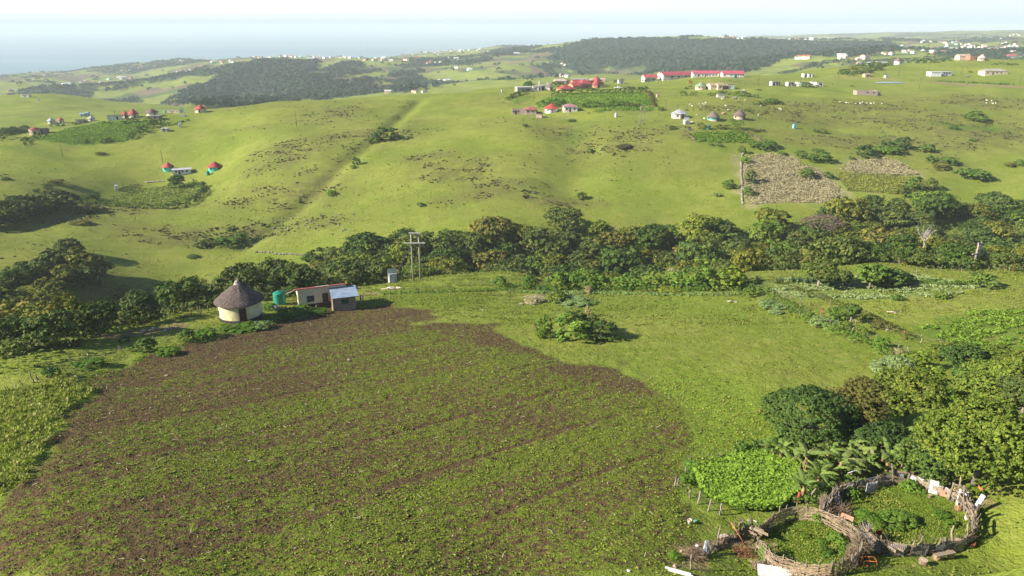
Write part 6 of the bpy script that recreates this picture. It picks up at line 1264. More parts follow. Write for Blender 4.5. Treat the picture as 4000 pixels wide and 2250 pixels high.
# plants in and around the kraals
for px, py, wp, hp, kd, tn, lb in ((3340,1955,60,62,'lush',(.6,.7,.7,1),'leafy plant in front of the dark back wall'),(3492,1895,40,60,'lush',(.8,.8,.8,1),'climbing plant on the back wall, left of the white boards'),(3570,1925,80,44,'bush',(1.2,1.3,.9,1),'low weeds at the foot of the sunlit wall'),(3530,2065,130,58,'lush',(.7,.75,1.0,1),'pumpkin plant sprawling in the middle of the large kraal'),(3400,2045,90,44,'lush',(.6,.7,.7,1),'leafy weeds at the left of the large kraal'),(3440,2075,80,34,'lush',(.6,.65,.6,1),'low weeds left of the pumpkin plant'),(3690,2030,60,26,'lush',(.6,.7,.8,1),'small creeping plant at the right of the large kraal'),(3720,2065,50,30,'lush',(.6,.7,.7,1),'small weeds by the right palisade'),(3815,1945,80,50,'yellow',(.9,1,.7,1),'yellow green leafy branch over the right back corner'),
    (3195,2045,40,50,'bush',(1.3,1.4,1,1),'small bush inside the small kraal at the back'),(3280,2128,70,46,'bush',(1.3,1.4,1,1),'green weeds inside the small kraal, right'),(3240,2178,70,36,'yellow',(.5,.75,.7,1),'yellow green weeds inside the small kraal, front right'),(3150,2108,36,24,'lush',(.8,.8,.9,1),'small plant in the middle of the small kraal'),(3300,2172,36,40,'yellow',(.6,.9,.7,1),'bright weeds by the thorn heap'),(3215,2130,36,24,'lush',(.7,.8,.8,1),'second small plant in the small kraal'),(2992,2190,46,76,'bush',(1.3,1.6,1,1),'leafy creeper climbing the left end of the woven fence'),(2640,2190,50,34,'lush',(.7,.8,.7,1),'bright weed on the bare soil'),(3020,1960,60,30,'lush',(.6,.8,1.1,1),'broad leaved plant at the garden edge'),(3080,1930,90,44,'lush',(.55,.75,.9,1),'pale broad leaved plants left of the near banana plant'),(2690,1890,60,40,'lush',(.7,.8,.8,1),'leafy weeds at the front left garden corner'),(2720,1850,70,40,'dark',(2,2.4,1.6,1),'dark creeper by the garden corner posts')):
    bush(px, py, wp, hp, kd, lb, None, tn, 'plant' if kd != 'bush' else 'bush', 'plant')
# firewood, carcass pale logs, boulders on the near hill
def logs(px, py, w_, n, label, seed, col=(.60,.53,.45), nm='branch_pile'):
    rs = random.Random(seed); x, y, z = ground_at(px, py); m = MB()
    for k in range(n): a_ = rs.uniform(-.4, .4); c = Vector((rs.uniform(-.5, .5)*w_, rs.uniform(-.3, .3)*w_*.4, rs.uniform(.05, .35))); L = rs.uniform(.6, 1.8); m.tube([c-Vector((math.cos(a_), math.sin(a_), .05))*L/2, c+Vector((math.cos(a_), math.sin(a_), .05))*L/2], [rs.uniform(.05, .11), rs.uniform(.03, .07)], 6)
    o = m.obj(nm, paint(col, .9, .15, 3, 'wood')); o.location = (x, y, z); tag(o, label, 'log pile')
logs(1540, 1130, 3.8, 26, 'heap of pale cut branches on the crest below the double pole', 1); logs(3485, 1222, 1.6, 4, 'bleached fallen log on the right hand slope', 2, (.55,.46,.40), 'fallen_log'); logs(2862, 1182, 1.3, 3, 'pale fallen wood on the pasture near the hedge', 3, (.60,.52,.36), 'fallen_log'); logs(1432, 1108, 1.8, 3, 'grey heap beside the maize patch', 4, (.33,.32,.32), 'branch_pile')
for i, (px, py, s_, c_, lb) in enumerate([(600,1285,.35,(.7,.66,.55),'white stone block on the rubbish patch'),(560,1296,.5,(.52,.44,.34),'flat pale stone on the rubbish patch'),(645,1293,.3,(.62,.58,.52),'small pale stone on the rubbish patch'),(662,1287,.4,(.36,.31,.30),'dark grey stone on the rubbish patch'),(2035,1190,.45,(.40,.33,.26),'brown boulder left of the dry grass'),(2875,1182,.3,(.65,.58,.40),'pale boulder on the right pasture'),(2308,1230,.25,(.62,.6,.45),'pale stone behind the pasture bush'),(745,1248,.2,(.35,.62,.50),'light green plastic tub by the net fence'),(1885,1214,.25,(.65,.62,.55),'pale stone on the pasture above the ploughed field'),(1072,1208,.9,(.16,.18,.26),'dark blue tarpaulin heap between hut and house'),(1352,1133,.9,(.03,.035,.05),'dark bundle behind the standing person'),(3418,1284,.35,(.6,.54,.48),'bleached root at the crooked posts'),(3462,1290,.4,(.55,.5,.45),'bleached branch stump among the crooked posts'),(1400,1128,.5,(.3,.29,.27),'grey rock pile behind the annex')]): scrap(px, py, s_, c_, lb, 40+i, 'stone' if 'stone' in lb or 'boulder' in lb or 'rock' in lb else 'rubbish', 'stone' if 'stone' in lb or 'boulder' in lb else 'scrap')
# ------------------------------------------------------------------ homesteads across the ravine
H1 = lambda x, y: (1960 + x/4.293, 250 + y/4.293)
H3 = lambda x, y: (2560 + x/4.674, 250 + y/4.674)
H4 = lambda x, y: (3000 + x/2.576, y/2.576)
# left slope
hut(650, 672, 39, 'round turquoise hut with red roof, left of the white box house', TURQ, (.50,.085,.075), rh=2.2, win=(-100,), door=-20)
hut(832, 672, 52, 'round turquoise hut with red roof and green tank', TURQ, (.40,.06,.06), rh=2.4, n=36, door=-35, win=(-110,))
house(705, 684, 66, 4.2, 'white box house in front of the left turquoise hut', .35, (.78,.78,.76), (.55,.56,.60), 2.3, 'flat', wins=(-.3, .05, .28), doors=(-.12,), side_wins=((1, -.1),))
tank(811, 687, 13, 'green water tank in front of the right turquoise hut', (.02,.22,.15), 1.2)
small_box(454, 742, 11, 18, 'white toilet on the upper left of the hedged garden', WHT)
pole(636, 636, 48, 'leaning power pole above the left turquoise hut', lean=-.02, arm=False); pole(245, 611, 46, 'leaning power pole on the left slope', lean=-.03, arm=False); pole(97, 572, 22, 'short power pole at the hedge, far left', arm=False); pole(1159, 492, 56, 'thin power pole on the ridge left of the middle', arm=False); pole(452, 466, 30, 'power pole beside the left ridge houses'); pole(24, 530, 20, 'short pole at the far left edge', arm=False)
hut(126, 528, 40, 'pinkish round hut with flat red top among dark trees at the far left', (.52,.40,.30), (.35,.09,.07), wallh=3.0, rh=1.0, over=.1)
house(160, 522, 36, 4, 'low brown sheds right of the pinkish round hut', .2, (.30,.22,.20), (.24,.15,.15), 2.2, 'mono', wins=(), doors=(0,))
hut(514, 462, 36, 'round cream hut with tall red roof on the left ridge', (.66,.58,.44), (.46,.07,.07), rh=3.2, door=-50, win=(-120,)); hut(486, 462, 22, 'small red roofed hut behind the tall red roofed one', (.72,.62,.5), (.42,.08,.08), rh=2)
hut(585, 455, 44, 'round cream hut with grey brown roof on the left ridge', (.70,.64,.52), (.20,.13,.13), rh=2.2, door=-40); house(606, 466, 34, 4, 'dark flat shelter in front of the grey brown roofed hut', 0, (.16,.15,.16), (.30,.31,.34), 1.8, 'flat', wins=(), doors=(0,))
house(445, 470, 50, 3.4, 'long low house with white end wall and brown roof', .3, (.72,.68,.62), (.26,.19,.18), 2.4, 'mono', wins=(), doors=(.2,)); hut(352, 474, 24, 'conical whitish hut on the left ridge', (.62,.60,.56), (.50,.48,.46), rh=2.2)
hut(194, 484, 26, 'round hut with pale grey roof in the left hollow', (.62,.60,.6), (.50,.50,.52), rh=2.4); hut(231, 481, 24, 'round hut with red roof in the left hollow', (.64,.56,.52), (.48,.15,.12), rh=2.2); house(310, 480, 32, 4, 'whitish low houses between the hollow and the ridge', .2, (.58,.55,.56), (.38,.34,.36), 2.2, 'mono', wins=(-.2,), doors=(.1,))
house(679, 442, 48, 4.6, 'long cream house with white sheet roof on the left ridge', -.05, (.55,.48,.34), (.56,.54,.52), 2.9, 'mono', .4, wins=(-.28,.0,.3), doors=(-.14,)); tank(643, 442, 9, 'turquoise tank left of the long cream house', (.10,.5,.42)); small_box(710, 440, 8, 14, 'turquoise lean-to right of the long cream house', TURQ, cat='shed')
hut(776, 441, 42, 'round cream hut with bright red roof at the end of the ridge', (.68,.60,.44), (.50,.075,.07), rh=2.6, door=-80)
house(319, 456, 16, 4, 'small blue house in the left valley', .1, (.30,.42,.55), (.35,.40,.5), 2.2, 'gable', wins=(), doors=(0,)); house(336, 452, 14, 4, 'small turquoise house in the left valley', .1, (.2,.45,.5), (.3,.4,.5), 2.2, 'gable', wins=(), doors=(0,))
house(97, 380, 30, 5, 'white house on the far left hill', .1, (.78,.76,.72), (.6,.58,.55), 2.6, 'mono', wins=(-.2, .2), doors=(0,)); house(154, 360, 30, 5, 'turquoise house on the far left hill top', .1, (.12,.50,.46), (.25,.45,.42), 2.6, 'mono', wins=(-.2, .2), doors=(0,)); hut(33, 358, 26, 'brown round hut on the far left hill top', (.42,.26,.20), (.25,.15,.13), rh=3); small_box(148, 394, 6, 6, 'white post shed on the far left hill', WHT)
small_box(702, 498, 10, 14, 'white toilet below the long cream house', WHT); house(640, 515, 24, 3, 'low grey shack by the left hedge', .1, (.42,.40,.40), (.62,.62,.64), 1.6, 'flat', wins=(), doors=(0,)); house(709, 455, 22, 2, 'stone ruins below the long cream house', .1, (.42,.40,.36), None, .8, 'none', wins=(), doors=())
hedge([(640,478),(604,489),(560,513)], 3.2, 2.6, 'dark hedge right of the large left plot, upper part', 'dark', (1.3,1.3,1,1), 81); hedge([(549,517),(530,530),(505,546)], 3.0, 3.2, 'dark hedge right of the large left plot, lower part', 'dark', (1.2,1.2,1,1), 82); hedge([(478,485),(515,478),(552,474),(590,472)], 2.6, 2.4, 'dark hedge above the large left plot', 'dark', (1.5,1.6,1.2,1), 83); hedge([(82,556),(120,544),(181,528)], 2.2, 1.8, 'hedge at the left end of the large left plot', 'dark', (1.4,1.5,1.2,1), 84); hedge([(0,548),(50,528),(99,512)], 5, 4.0, 'dark trees behind the pinkish round hut', 'dark', (1,1,.9,1), 85); hedge([(195,495),(280,488),(345,478)], 3, 2.0, 'dark shrubs round the hollow houses', 'ravine', (.8,.9,1,1), 86); hedge([(660,492),(690,485),(735,470)], 1, .8, 'low hedge by the white toilet', 'dark', (1.4,1.5,1.2,1), 87)
for i, (px, py, w_, t_) in enumerate([(335,560,18,'left'),(404,562,26,'middle'),(423,556,22,'right'),(120,564,14,'first at the lower left'),(95,566,14,'second at the lower left'),(407,482,10,'small, above'),(425,482,10,'smaller, above')]): bush(px, py, w_, w_*.8, 'dark', 'round bush on the edge of the large left plot, ' + t_, 'bushes round the left plot', (1.3,1.4,1.1,1))
# hedged garden below the turquoise huts
hedge([(790,735),(800,752),(782,775),(755,792),(720,808),(680,815)], 3.0, 3.0, 'dark hedge curving round the right of the hedged garden', 'bush', (.6,.7,.7,1), 88); hedge([(680,815),(600,815),(520,812),(450,808),(390,800),(330,802)], 2.2, 2.0, 'hedge along the bottom of the hedged garden', 'bush', (.9,1,.8,1), 89, .8); hedge([(310,800),(340,785),(375,776)], 3.5, 2.6, 'hedge at the left corner of the hedged garden', 'bush', (.9,1.0,.9,1), 90); hedge([(462,745),(500,732),(540,722)], .8, .8, 'thin dark hedge by the white toilet of the hedged garden', 'dark', (1.2,1.2,1,1), 91)
t_ = single_tree(700, 728, 66, 5.6, 'dark', 'dark leaning tree at the top of the hedged garden', 540, .7, 10, .40, 1500, base=.6, tint=(1.4,1.4,1.1,1)); hedge([(665,735),(730,735),(775,728)], 3.0, 2.6, 'shrubs round the dark tree of the hedged garden', 'bush', (1,1.1,.8,1), 92)
for i in range(9): scrap(572+i*8, 713-i*.7, .55, (.62,.58,.50), 'pale stone in the short wall above the hedged garden', 60+i, 'stone', 'wall_stone')['group'] = 'stones above the hedged garden'
# dark wood at the far left edge
FL = [make_tree('tree', 560+i, h, w_, LM['ravine'], 1500, .5, .6, .3, 14, group='dark wood on the left slope') for i, (h, w_) in enumerate([(6.5, 10), (5.5, 9)])]
for i, (px, py) in enumerate([(-20,890),(20,882),(60,872),(95,862),(130,850),(165,842),(200,832),(235,822),(262,812),(0,862),(45,848),(90,836),(140,826),(190,812),(230,802),(10,836),(70,822)]):
    x, y, z = ground_at(px, py); put(FL[i % 2], x, y, z, i*1.3, .8+.25*((i*37 % 10)/10), 'dark tree of the long wood at the left edge, %s' % ('lower side' if i < 9 else 'upper side'), ((.75,.8,.8,1), (.95,.9,.8,1))[i % 2], 'dark wood on the left slope')
for i, (px, py, k, s_, lb) in enumerate([(268,985,0,.85,'topmost dark tree of the left clump'),(300,1000,1,.7,'small tree right of the topmost one'),(230,1060,0,1.15,'dark tree in the left clump'),(180,1075,1,1.05,'dark tree at the left of the left clump'),(320,1080,0,1.3,'brown green round tree of the left clump'),(395,1075,1,.9,'low dark tree at the right of the left clump'),(120,1110,1,.9,'small dark tree at the lower left'),(260,1110,1,1.1,'dark tree low in the left clump'),(350,1115,0,1.0,'tree at the foot of the left clump'),(90,1060,1,.6,'small lone dark tree, far left')]):
    x, y, z = ground_at(px, py); copy_thing(FL[k], (x, y, z), i*1.7, s_*.85, lb, 'trees of the left clump', ((.8,.85,.8,1), (1.3,1.05,.8,1), (.7,.75,.75,1))[i % 3])
# middle: unfinished house, huts, houses
house(*H1(310, 845), 64, 5, 'long unfinished block house without roof, left of the green tank', .03, (.42,.33,.29), None, 2.5, 'none', wins=(-.42, -.12), doors=(-.28,), wkind='block'); house(*H1(480, 850), 44, 6, 'block house part with red tiled gable and cream panel', .05, (.50,.40,.32), (.42,.13,.12), 2.4, 'hip', 1.5, wins=(-.25, .2), doors=(), wkind='block')
tank(*H1(580, 832), 11, 'dark green tank right of the unfinished house', (.02,.25,.16)); house(*H1(630, 905), 22, 2.5, 'small tilted shack with striped red and white roof', -.2, (.50,.38,.34), (.55,.30,.28), 1.5, 'mono', .5, wins=(), doors=())
hut(*H1(835, 825), 50, 'white round hut with bright red conical roof in the middle', (.72,.71,.70), (.48,.08,.075), rh=2.5, door=-90, win=(-125,), n=12)
house(*H1(1150, 808), 52, 6.5, 'small white house with pinkish hip roof and porch', .06, (.66,.62,.60), (.42,.22,.25), 2.7, 'hip', 1.3, wins=(-.3, .28), doors=(-.05,))
small_box(*H1(1925, 893), 10, 16, 'white toilet standing alone below the maize plot', (.82,.80,.76)); brush(*H1(1120, 930), 7, 1.5, 260, 'collapsed brushwood kraal below the white houses', 61, paint((.36,.31,.27), .95, .2, 3, 'wood'), name='brushwood_kraal', d_=5, cat='kraal'); bush(*H1(1160, 975), 30, 12, 'dark', 'dark bush in front of the collapsed kraal', None, (1.4,1.5,1,1)); bush(*H1(385, 1055), 22, 12, 'dark', 'dark bush left of the collapsed kraal', None, (1.2,1.2,1,1))
house(*H1(360, 472), 58, 6, 'grey block house with flat white roof on the ridge', .28, (.48,.44,.40), (.62,.60,.60), 2.9, 'flat', wins=(-.1, .12, .38), doors=(.25,), side_wins=((-1, .1),), wkind='block'); house(*H1(590, 455), 32, 4, 'small white flat roofed house on the ridge', .1, (.80,.76,.76), (.5,.45,.45), 2.8, 'flat', wins=(-.2,), doors=(.3,)); house(*H1(670, 440), 24, 4, 'small mauve house joined to the white one', .1, (.48,.36,.38), (.55,.52,.52), 2.8, 'flat', wins=(), doors=(.2,)); hut(*H1(800, 440), 28, 'white round hut with dark grey roof on the ridge', (.68,.66,.62), (.24,.21,.21), rh=2, n=12)
small_box(*H1(640, 338), 7, 12, 'white toilet on the skyline, left', WHT); house(*H1(790, 328), 16, 3.5, 'small grey shed on the skyline', 0, (.60,.60,.60), (.42,.48,.5), 2.0, 'mono', wins=(), doors=(.1,)); small_box(*H1(5, 475), 6, 12, 'white toilet at the left of the ridge houses', WHT)
house(*H1(980, 345), 44, 7, 'cream house with pale gable on the ridge', .1, (.74,.60,.44), (.60,.48,.42), 2.6, 'gable', 1.0, wins=(-.2, .2), doors=(0,)); house(*H1(1130, 340), 36, 6, 'cream flat house beside the cream gabled one', .1, (.76,.64,.46), (.62,.58,.52), 2.5, 'mono', wins=(-.2,), doors=(.2,))
house(*H1(1310, 300), 72, 8, 'pink walled house with grey green hip roof behind the red roofs', .05, (.58,.36,.30), (.27,.32,.28), 3.0, 'hip', 1.8, wins=(-.3, .1, .3), doors=(-.1,), rkind='tiles'); house(*H1(1180, 300), 22, 7, 'grey green roofed wing left of the big hip roof', .05, (.55,.42,.34), (.30,.31,.27), 2.8, 'hip', 1.0, wins=(0,), doors=()); house(*H1(1610, 290), 58, 8, 'pale pink house with sandy gable on the skyline', .08, (.70,.50,.42), (.66,.44,.38), 2.9, 'gable', 1.3, wins=(-.3, 0, .25), doors=(.12,))
RED = (.40,.085,.085); SAL = (.56,.27,.19)
house(*H1(1080, 455), 56, 9, 'lowest red pyramid roof of the red compound', .35, SAL, RED, 1.2, 'hip', 2.4, wins=(), doors=()); house(*H1(1230, 420), 36, 8, 'second red roof of the compound with white parapet', .35, SAL, RED, 2.2, 'gable', 1.6, wins=(), doors=()); house(*H1(1390, 410), 44, 8, 'main orange walled red roofed house of the compound', .3, SAL, RED, 3.0, 'hip', 2.6, wins=(-.2, .25), doors=(.05,)); house(*H1(1490, 375), 34, 8, 'darker orange wing of the red compound', .3, (.48,.17,.12), (.42,.07,.07), 3.0, 'mono', wins=(-.2, .2), doors=()); house(*H1(1240, 370), 30, 7, 'red roof with white gable edges behind the compound', .3, SAL, RED, 2.6, 'gable', 1.4, wins=(), doors=())
hut(*H1(1595, 398), 31, 'orange round hut with red conical roof at the right of the compound', SAL, RED, rh=3.2, wallh=2.4, door=-60); hut(*H1(1600, 355), 34, 'larger red cone roof behind the orange round hut', SAL, RED, rh=3.4, wallh=2.8); house(*H1(1660, 380), 18, 5, 'small red flat wing right of the round hut', .2, SAL, RED, 2.8, 'flat', wins=(0,), doors=())
house(*H1(2000, 332), 21, 5, 'grey tin shed between the compound and the school', .1, (.44,.44,.46), (.36,.36,.40), 2.6, 'mono', wins=(), doors=(.1,))
# pickup truck
def pickup(px, py, rz, label):
    x, y, z = ground_at(px, py); root = empty('pickup_truck', (x, y, z), rz, label, 'pickup truck'); W_ = paint((.82,.82,.82), .3, .04, 2, 'paint', .5); b = MB(); s_ = .85
    b.add([(-2.5,-s_,.45),(2.5,-s_,.45),(2.5,-s_,.85),(1.5,-s_,.98),(.9,-s_,1.55),(-.35,-s_,1.58),(-.5,-s_,1.0),(-2.5,-s_,1.0),(-2.5,s_,.45),(2.5,s_,.45),(2.5,s_,.85),(1.5,s_,.98),(.9,s_,1.55),(-.35,s_,1.58),(-.5,s_,1.0),(-2.5,s_,1.0)], [(0,1,2,3,4,5,6,7),(15,14,13,12,11,10,9,8),(1,9,10,2),(2,10,11,3),(3,11,12,4),(4,12,13,5),(5,13,14,6),(6,14,15,7),(7,15,8,0),(0,8,9,1)]); b.obj('body', W_, root)
    MB().box((.2, 0, 1.28), (1.0, 1.74, .36)).obj('window', GLASS, root)
    for xx in (-1.6, 1.6):
        for yy in (-.82, .82): MB().tube([(xx, yy-.11, .36), (xx, yy+.11, .36)], .36, 16).obj('wheel', paint((.02,.02,.02), .8, .1, 2), root)
pickup(*H1(1950, 415), .05, 'white pickup truck parked right of the red compound')
# hedges round the maize
for i, (p_, w_, h_, lb) in enumerate([([(850,525),(1000,510),(1150,505),(1290,500)],3.5,3.0,'hedge below the lowest red roof'),([(1370,490),(1600,490),(1900,480),(2100,470)],3.5,2.6,'hedge above the maize plot, left half'),([(2100,470),(2300,470),(2440,465)],3.5,3.2,'hedge above the maize plot, right half'),([(600,725),(800,705),(1030,735)],4,3.6,'dark hedge behind the red roofed white hut'),([(1300,735),(1500,730)],3,3.0,'dark bushes right of the pinkish roof'),([(1540,725),(1900,712),(2100,705)],3,2.6,'broken hedge below the maize plot'),([(2120,715),(2300,700)],3,1.4,'dry hedge near the pylon'),([(860,385),(980,375),(1100,372)],4,3,'dark clipped hedge below the cream houses'),([(80,610),(250,540),(400,495)],2.5,2.2,'hedge rising to the grey block house'),([(380,378),(460,362),(530,355)],3.5,2.6,'dark bush behind the grey block house'),([(2340,305),(2430,300),(2520,298)],3,2.6,'dark bushes at the small school block'),([(2480,480),(2530,640),(2560,720)],1.8,1.2,'dry hedge at the right end of the maize plot')]):
    hedge([H1(*q_) for q_ in p_], w_, h_, lb, 'bush' if i not in (6, 11) else 'olive', ((.55,.65,.65,1), (.7,.85,.7,1))[i % 2] if i not in (6, 11) else (.8,.7,.8,1), 100+i)
bush(*H1(1910, 315), 22, 12, 'dark', 'round dark bush left of the grey tin shed', None, (1.4,1.5,1,1)); 
for i, (a_, b_, h_, lb, am) in enumerate([(540,640,42,'pole below the mauve house',0),(262,630,26,'short pole left of the green plot',0),(2010,375,30,'pole behind the pickup truck',1),(2395,790,30,'pole right of the pylon',0)]): pole(*H1(a_, b_), h_, lb, arm=bool(am))
# school
house(2652, 308, 138, 8, 'long school block with red roof and shaded veranda', .20, (.62,.56,.54), (.42,.08,.11), 3.2, 'gable', 1.8, wins=(-.42,-.35,-.28,-.21,-.14,-.07,.0,.07,.14,.21,.28,.35,.42), doors=(-.24, -.03, .18), over=.8); house(2540, 318, 52, 8, 'short red roofed school block with white gable end', .20, (.80,.78,.74), (.48,.09,.10), 3.2, 'gable', 1.8, wins=(.1, .3), doors=(.2,), over=.6); house(2583, 308, 12, 7, 'white gable end wall of the long school block', .20, (.84,.82,.78), (.7,.6,.6), 3.3, 'gable', 1.7, wins=(), doors=(), over=.1)
house(2758, 300, 100, 8, 'middle school block with white wall and crimson roof', -.04, (.74,.70,.70), (.50,.10,.16), 3.1, 'gable', 1.7, wins=(-.4,-.25,-.12,.05,.15,.28,.40), doors=(-.3, -.02), base=(.42,.42,.38), over=.5); house(2866, 303, 82, 9, 'right school block with white wall, crimson roof and tanks', -.06, (.78,.75,.74), (.50,.10,.15), 2.8, 'gable', 1.9, wins=(-.42,-.1,.22,.34,.45), doors=(.12,), base=(.44,.44,.40), over=.5); tank(2827, 303, 9, 'dark green tank at the left corner of the right school block', (.02,.14,.11)); tank(2873, 306, 11, 'dark green tank in front of the right school block', (.02,.14,.11))
bush(2697, 326, 16, 15, 'olive', 'orange brown shrub below the school', None, (2.4,1.0,.5,1))
hut(*H3(850, 474), 43, 'cream round hut with green conical roof', (.68,.50,.40), (.26,.35,.22), rh=2.4, n=16, door=-30, win=(-120,)); 
house(*H3(1060, 470), 32, 7, 'cream house with orange tiled gable, left of three', .15, (.74,.60,.46), (.46,.36,.22), 2.7, 'gable', 1.2, wins=(.2,), doors=()); house(*H3(1190, 472), 26, 7, 'cream house with tiled gable and round dish, middle of three', .1, (.66,.48,.36), (.42,.33,.20), 2.8, 'gable', 1.2, wins=(-.2,), doors=(.35,)); house(*H3(1370, 462), 28, 6, 'cream house with grey roof, right of three', .0, (.56,.48,.42), (.46,.48,.50), 2.6, 'mono', .5, wins=(-.1,), doors=(-.4,)); tank(*H3(1447, 462), 8, 'blue green tank at the end of the three cream houses', (.05,.32,.28))
hut(*H3(455, 1003), 59, 'eight sided grey hut with pale sheet roof', (.56,.51,.47), (.40,.41,.46), rh=2.0, n=8, over=.45, door=-67, win=(-112,), rkind='sheet'); hut(*H3(1075, 1045), 46, 'turquoise round hut with collapsed thatch roof', (.13,.52,.50), (.185,.145,.13), rkind='thatch', rh=2.6, wallh=1.9, n=20, base=(.52,.45,.38), door=-45, win=(-150,)); hut(*H3(1560, 1025), 43, 'pinkish round hut with thatch roof on the right', (.60,.46,.38), (.16,.12,.11), rkind='thatch', rh=2.6, n=20, door=-50, win=(-150,))
small_box(*H3(570, 1105), 18, 15, 'small whitewashed tin shed below the eight sided hut', (.66,.64,.66), (.8,.8,.82), cat='shed', name='tin_shed'); small_box(*H3(45, 603), 8, 11, 'pinkish toilet by the maize hedge', (.66,.48,.40)); house(*H3(1200, 612), 27, 3, 'low white trough shed below the three cream houses', 0, (.56,.53,.53), (.38,.33,.32), 1.5, 'flat', wins=(), doors=()); small_box(3103, 503, 10, 16, 'light blue toilet alone on the right slope', (.26,.50,.66), (.3,.5,.6), doorc=(.3,.5,.6))
tank(*H3(965, 1195), 13, 'turquoise tank among bushes above the garden', (.04,.36,.30)); small_box(*H3(625, 1215), 9, 8, 'dark box at the corner of the garden plot', (.08,.09,.12), (.1,.1,.12), 'box', 'box')
for i, (p_, w_, h_, k_, tn, lb) in enumerate([([(780,1190),(900,1190),(1010,1190)],3,2.6,'dark',(1.3,1.2,1.1,1),'dark bushes round the turquoise tank'),([(1060,1180),(1240,1180),(1340,1170)],2.5,2.0,'bush',(.9,.85,.8,1),'low brown green hedge above the garden'),([(1360,1210),(1470,1200),(1580,1190)],4,4,'bush',(.85,1.05,.75,1),'bright bushes at the right of the garden'),([(500,1230),(600,1300),(740,1420)],.9,.9,'straw',(.8,.75,.7,1),'pale stick fence down the left of the garden'),([(1620,1240),(1800,1340),(1950,1420)],1.6,1.0,'straw',(.75,.7,.7,1),'dry brushwood fence down the right of the garden'),([(1750,1240),(1950,1225)],1.8,1.0,'heath',(1.2,1.2,1.2,1),'dark low scrub right of the garden'),([(460,575),(600,575),(720,570)],3,2.6,'dark',(1.6,1.6,1.2,1),'dark bush band between the maize and the cream huts'),([(960,585),(1100,570),(1300,540)],2.5,1.8,'bush',(.9,.9,.8,1),'scrub left of the trough shed'),([(1350,560),(1600,590),(1880,610)],5,2.4,'bush',(1,1,.9,1),'wide scrub below the three cream houses'),([(1830,740),(2050,730),(2330,730)],3.5,1.8,'bush',(1.0,1.0,.9,1),'scrub band right of the pinkish hut'),([(540,460),(640,450)],2,1.4,'dark',(1.3,1.3,1.2,1),'small dark scrub left of the green roofed hut')]):
    hedge([H3(*q_) for q_ in p_], w_, h_, lb, k_, tn, 130+i, .9)
for i, (a_, b_, w_, lb) in enumerate([(330,1205,30,'below the eight sided hut'),(110,855,28,'by the pole right of the pylon'),(580,855,14,'first of the fence row'),(690,852,8,'second of the fence row'),(820,850,14,'third of the fence row'),(1000,850,9,'fourth of the fence row'),(1150,855,10,'fifth of the fence row'),(1700,870,20,'sixth of the fence row, larger'),(2010,885,16,'seventh of the fence row'),(2170,885,10,'last of the fence row'),(1900,490,16,'on the open grass by the sheep'),(1530,710,14,'among the grazing sheep')]): bush(*H3(a_, b_), w_, w_*.55, 'bush', 'round bush ' + lb, 'bushes on the upper slope', (.8,.9,.8,1))
scrap(*H3(1600, 505), 1.6, (.50,.42,.40), 'grey and pink rubble heap right of the three cream houses', 90, 'rubble', 'rubble_heap'); scrap(*H3(1450, 630), 1.5, (.32,.31,.33), 'dark grey rock heap below the scrub', 91, 'rock', 'rock_heap'); scrap(*H3(1240, 915), 1.3, (.56,.30,.20), 'reddish soil mound behind the turquoise hut', 92, 'mound', 'soil_mound'); scrap(*H3(760, 940), .7, (.45,.40,.34), 'small rubble heap right of the eight sided hut', 93, 'rubble', 'rubble_heap'); scrap(*H3(670, 1070), .8, (.62,.55,.50), 'pale rubble right of the tin shed', 94, 'rubble', 'rubble_heap')
for i, (a_, b_, h_, lb, am) in enumerate([(188,850,40,'pole with a pale head left of the eight sided hut',0),(410,835,22,'thin pole behind the eight sided hut',0),(1870,400,42,'tall pole right of the school',1),(180,350,34,'pole in front of the long school block',1),(50,360,28,'pole in front of the short school block',0),(1070,335,16,'short pole behind the cream houses',0)]): pole(*H3(a_, b_), h_, lb, arm=bool(am))
# right slope
house(*H4(1000, 958), 80, 6, 'roofless half built house of grey blocks', -.05, (.40,.32,.29), None, 2.5, 'none', wins=(.0, .3), doors=(), wkind='block'); small_box(*H4(1120, 960), 9, 6, 'block stack right of the half built house', (.5,.45,.4), cat='blocks', name='block_stack')
house(3655, 299, 42, 6, 'bright white house, left part, on the right slope', .05, (.84,.84,.86), (.78,.78,.82), 3.0, 'flat', wins=(), doors=()); house(3697, 296, 42, 5, 'grey white house joined to the bright white one', .05, (.55,.56,.62), (.66,.66,.70), 2.6, 'flat', wins=(-.25, .25), doors=(0,)); house(3891, 292, 92, 8, 'cream house with tiled roof and porch pillars', .02, (.64,.54,.42), (.44,.40,.34), 2.8, 'hip', 1.4, wins=(-.38, .02, .2), doors=(-.15,)); 
for i, (a_, b_, w_, lb) in enumerate([(45,862,9,'left of the three white cabins'),(78,862,9,'middle of the three white cabins'),(106,862,8,'right of the three white cabins'),(207,868,8,'small white cabin of the pair'),(238,868,15,'larger white cabin of the pair'),(302,868,8,'small cabin left of the long white one'),(355,868,38,'long white cabin behind the green bushes'),(455,866,10,'small white cabin between the bushes'),(515,872,26,'long white cabin at the right end'),(368,778,10,'cream cabin, left of the upper three'),(415,780,12,'white cabin, middle of the upper three'),(446,780,10,'cream cabin, right of the upper three')]):
    house(*H4(a_, b_), w_, 4, 'white tank-like cabin, ' + lb if 'cabin' not in lb else lb, .05, (.84,.83,.80), (.80,.79,.76), 2.4, 'mono', .3, wins=(0,) if w_ > 12 else (), doors=(.25,), group='white cabins on the right slope')
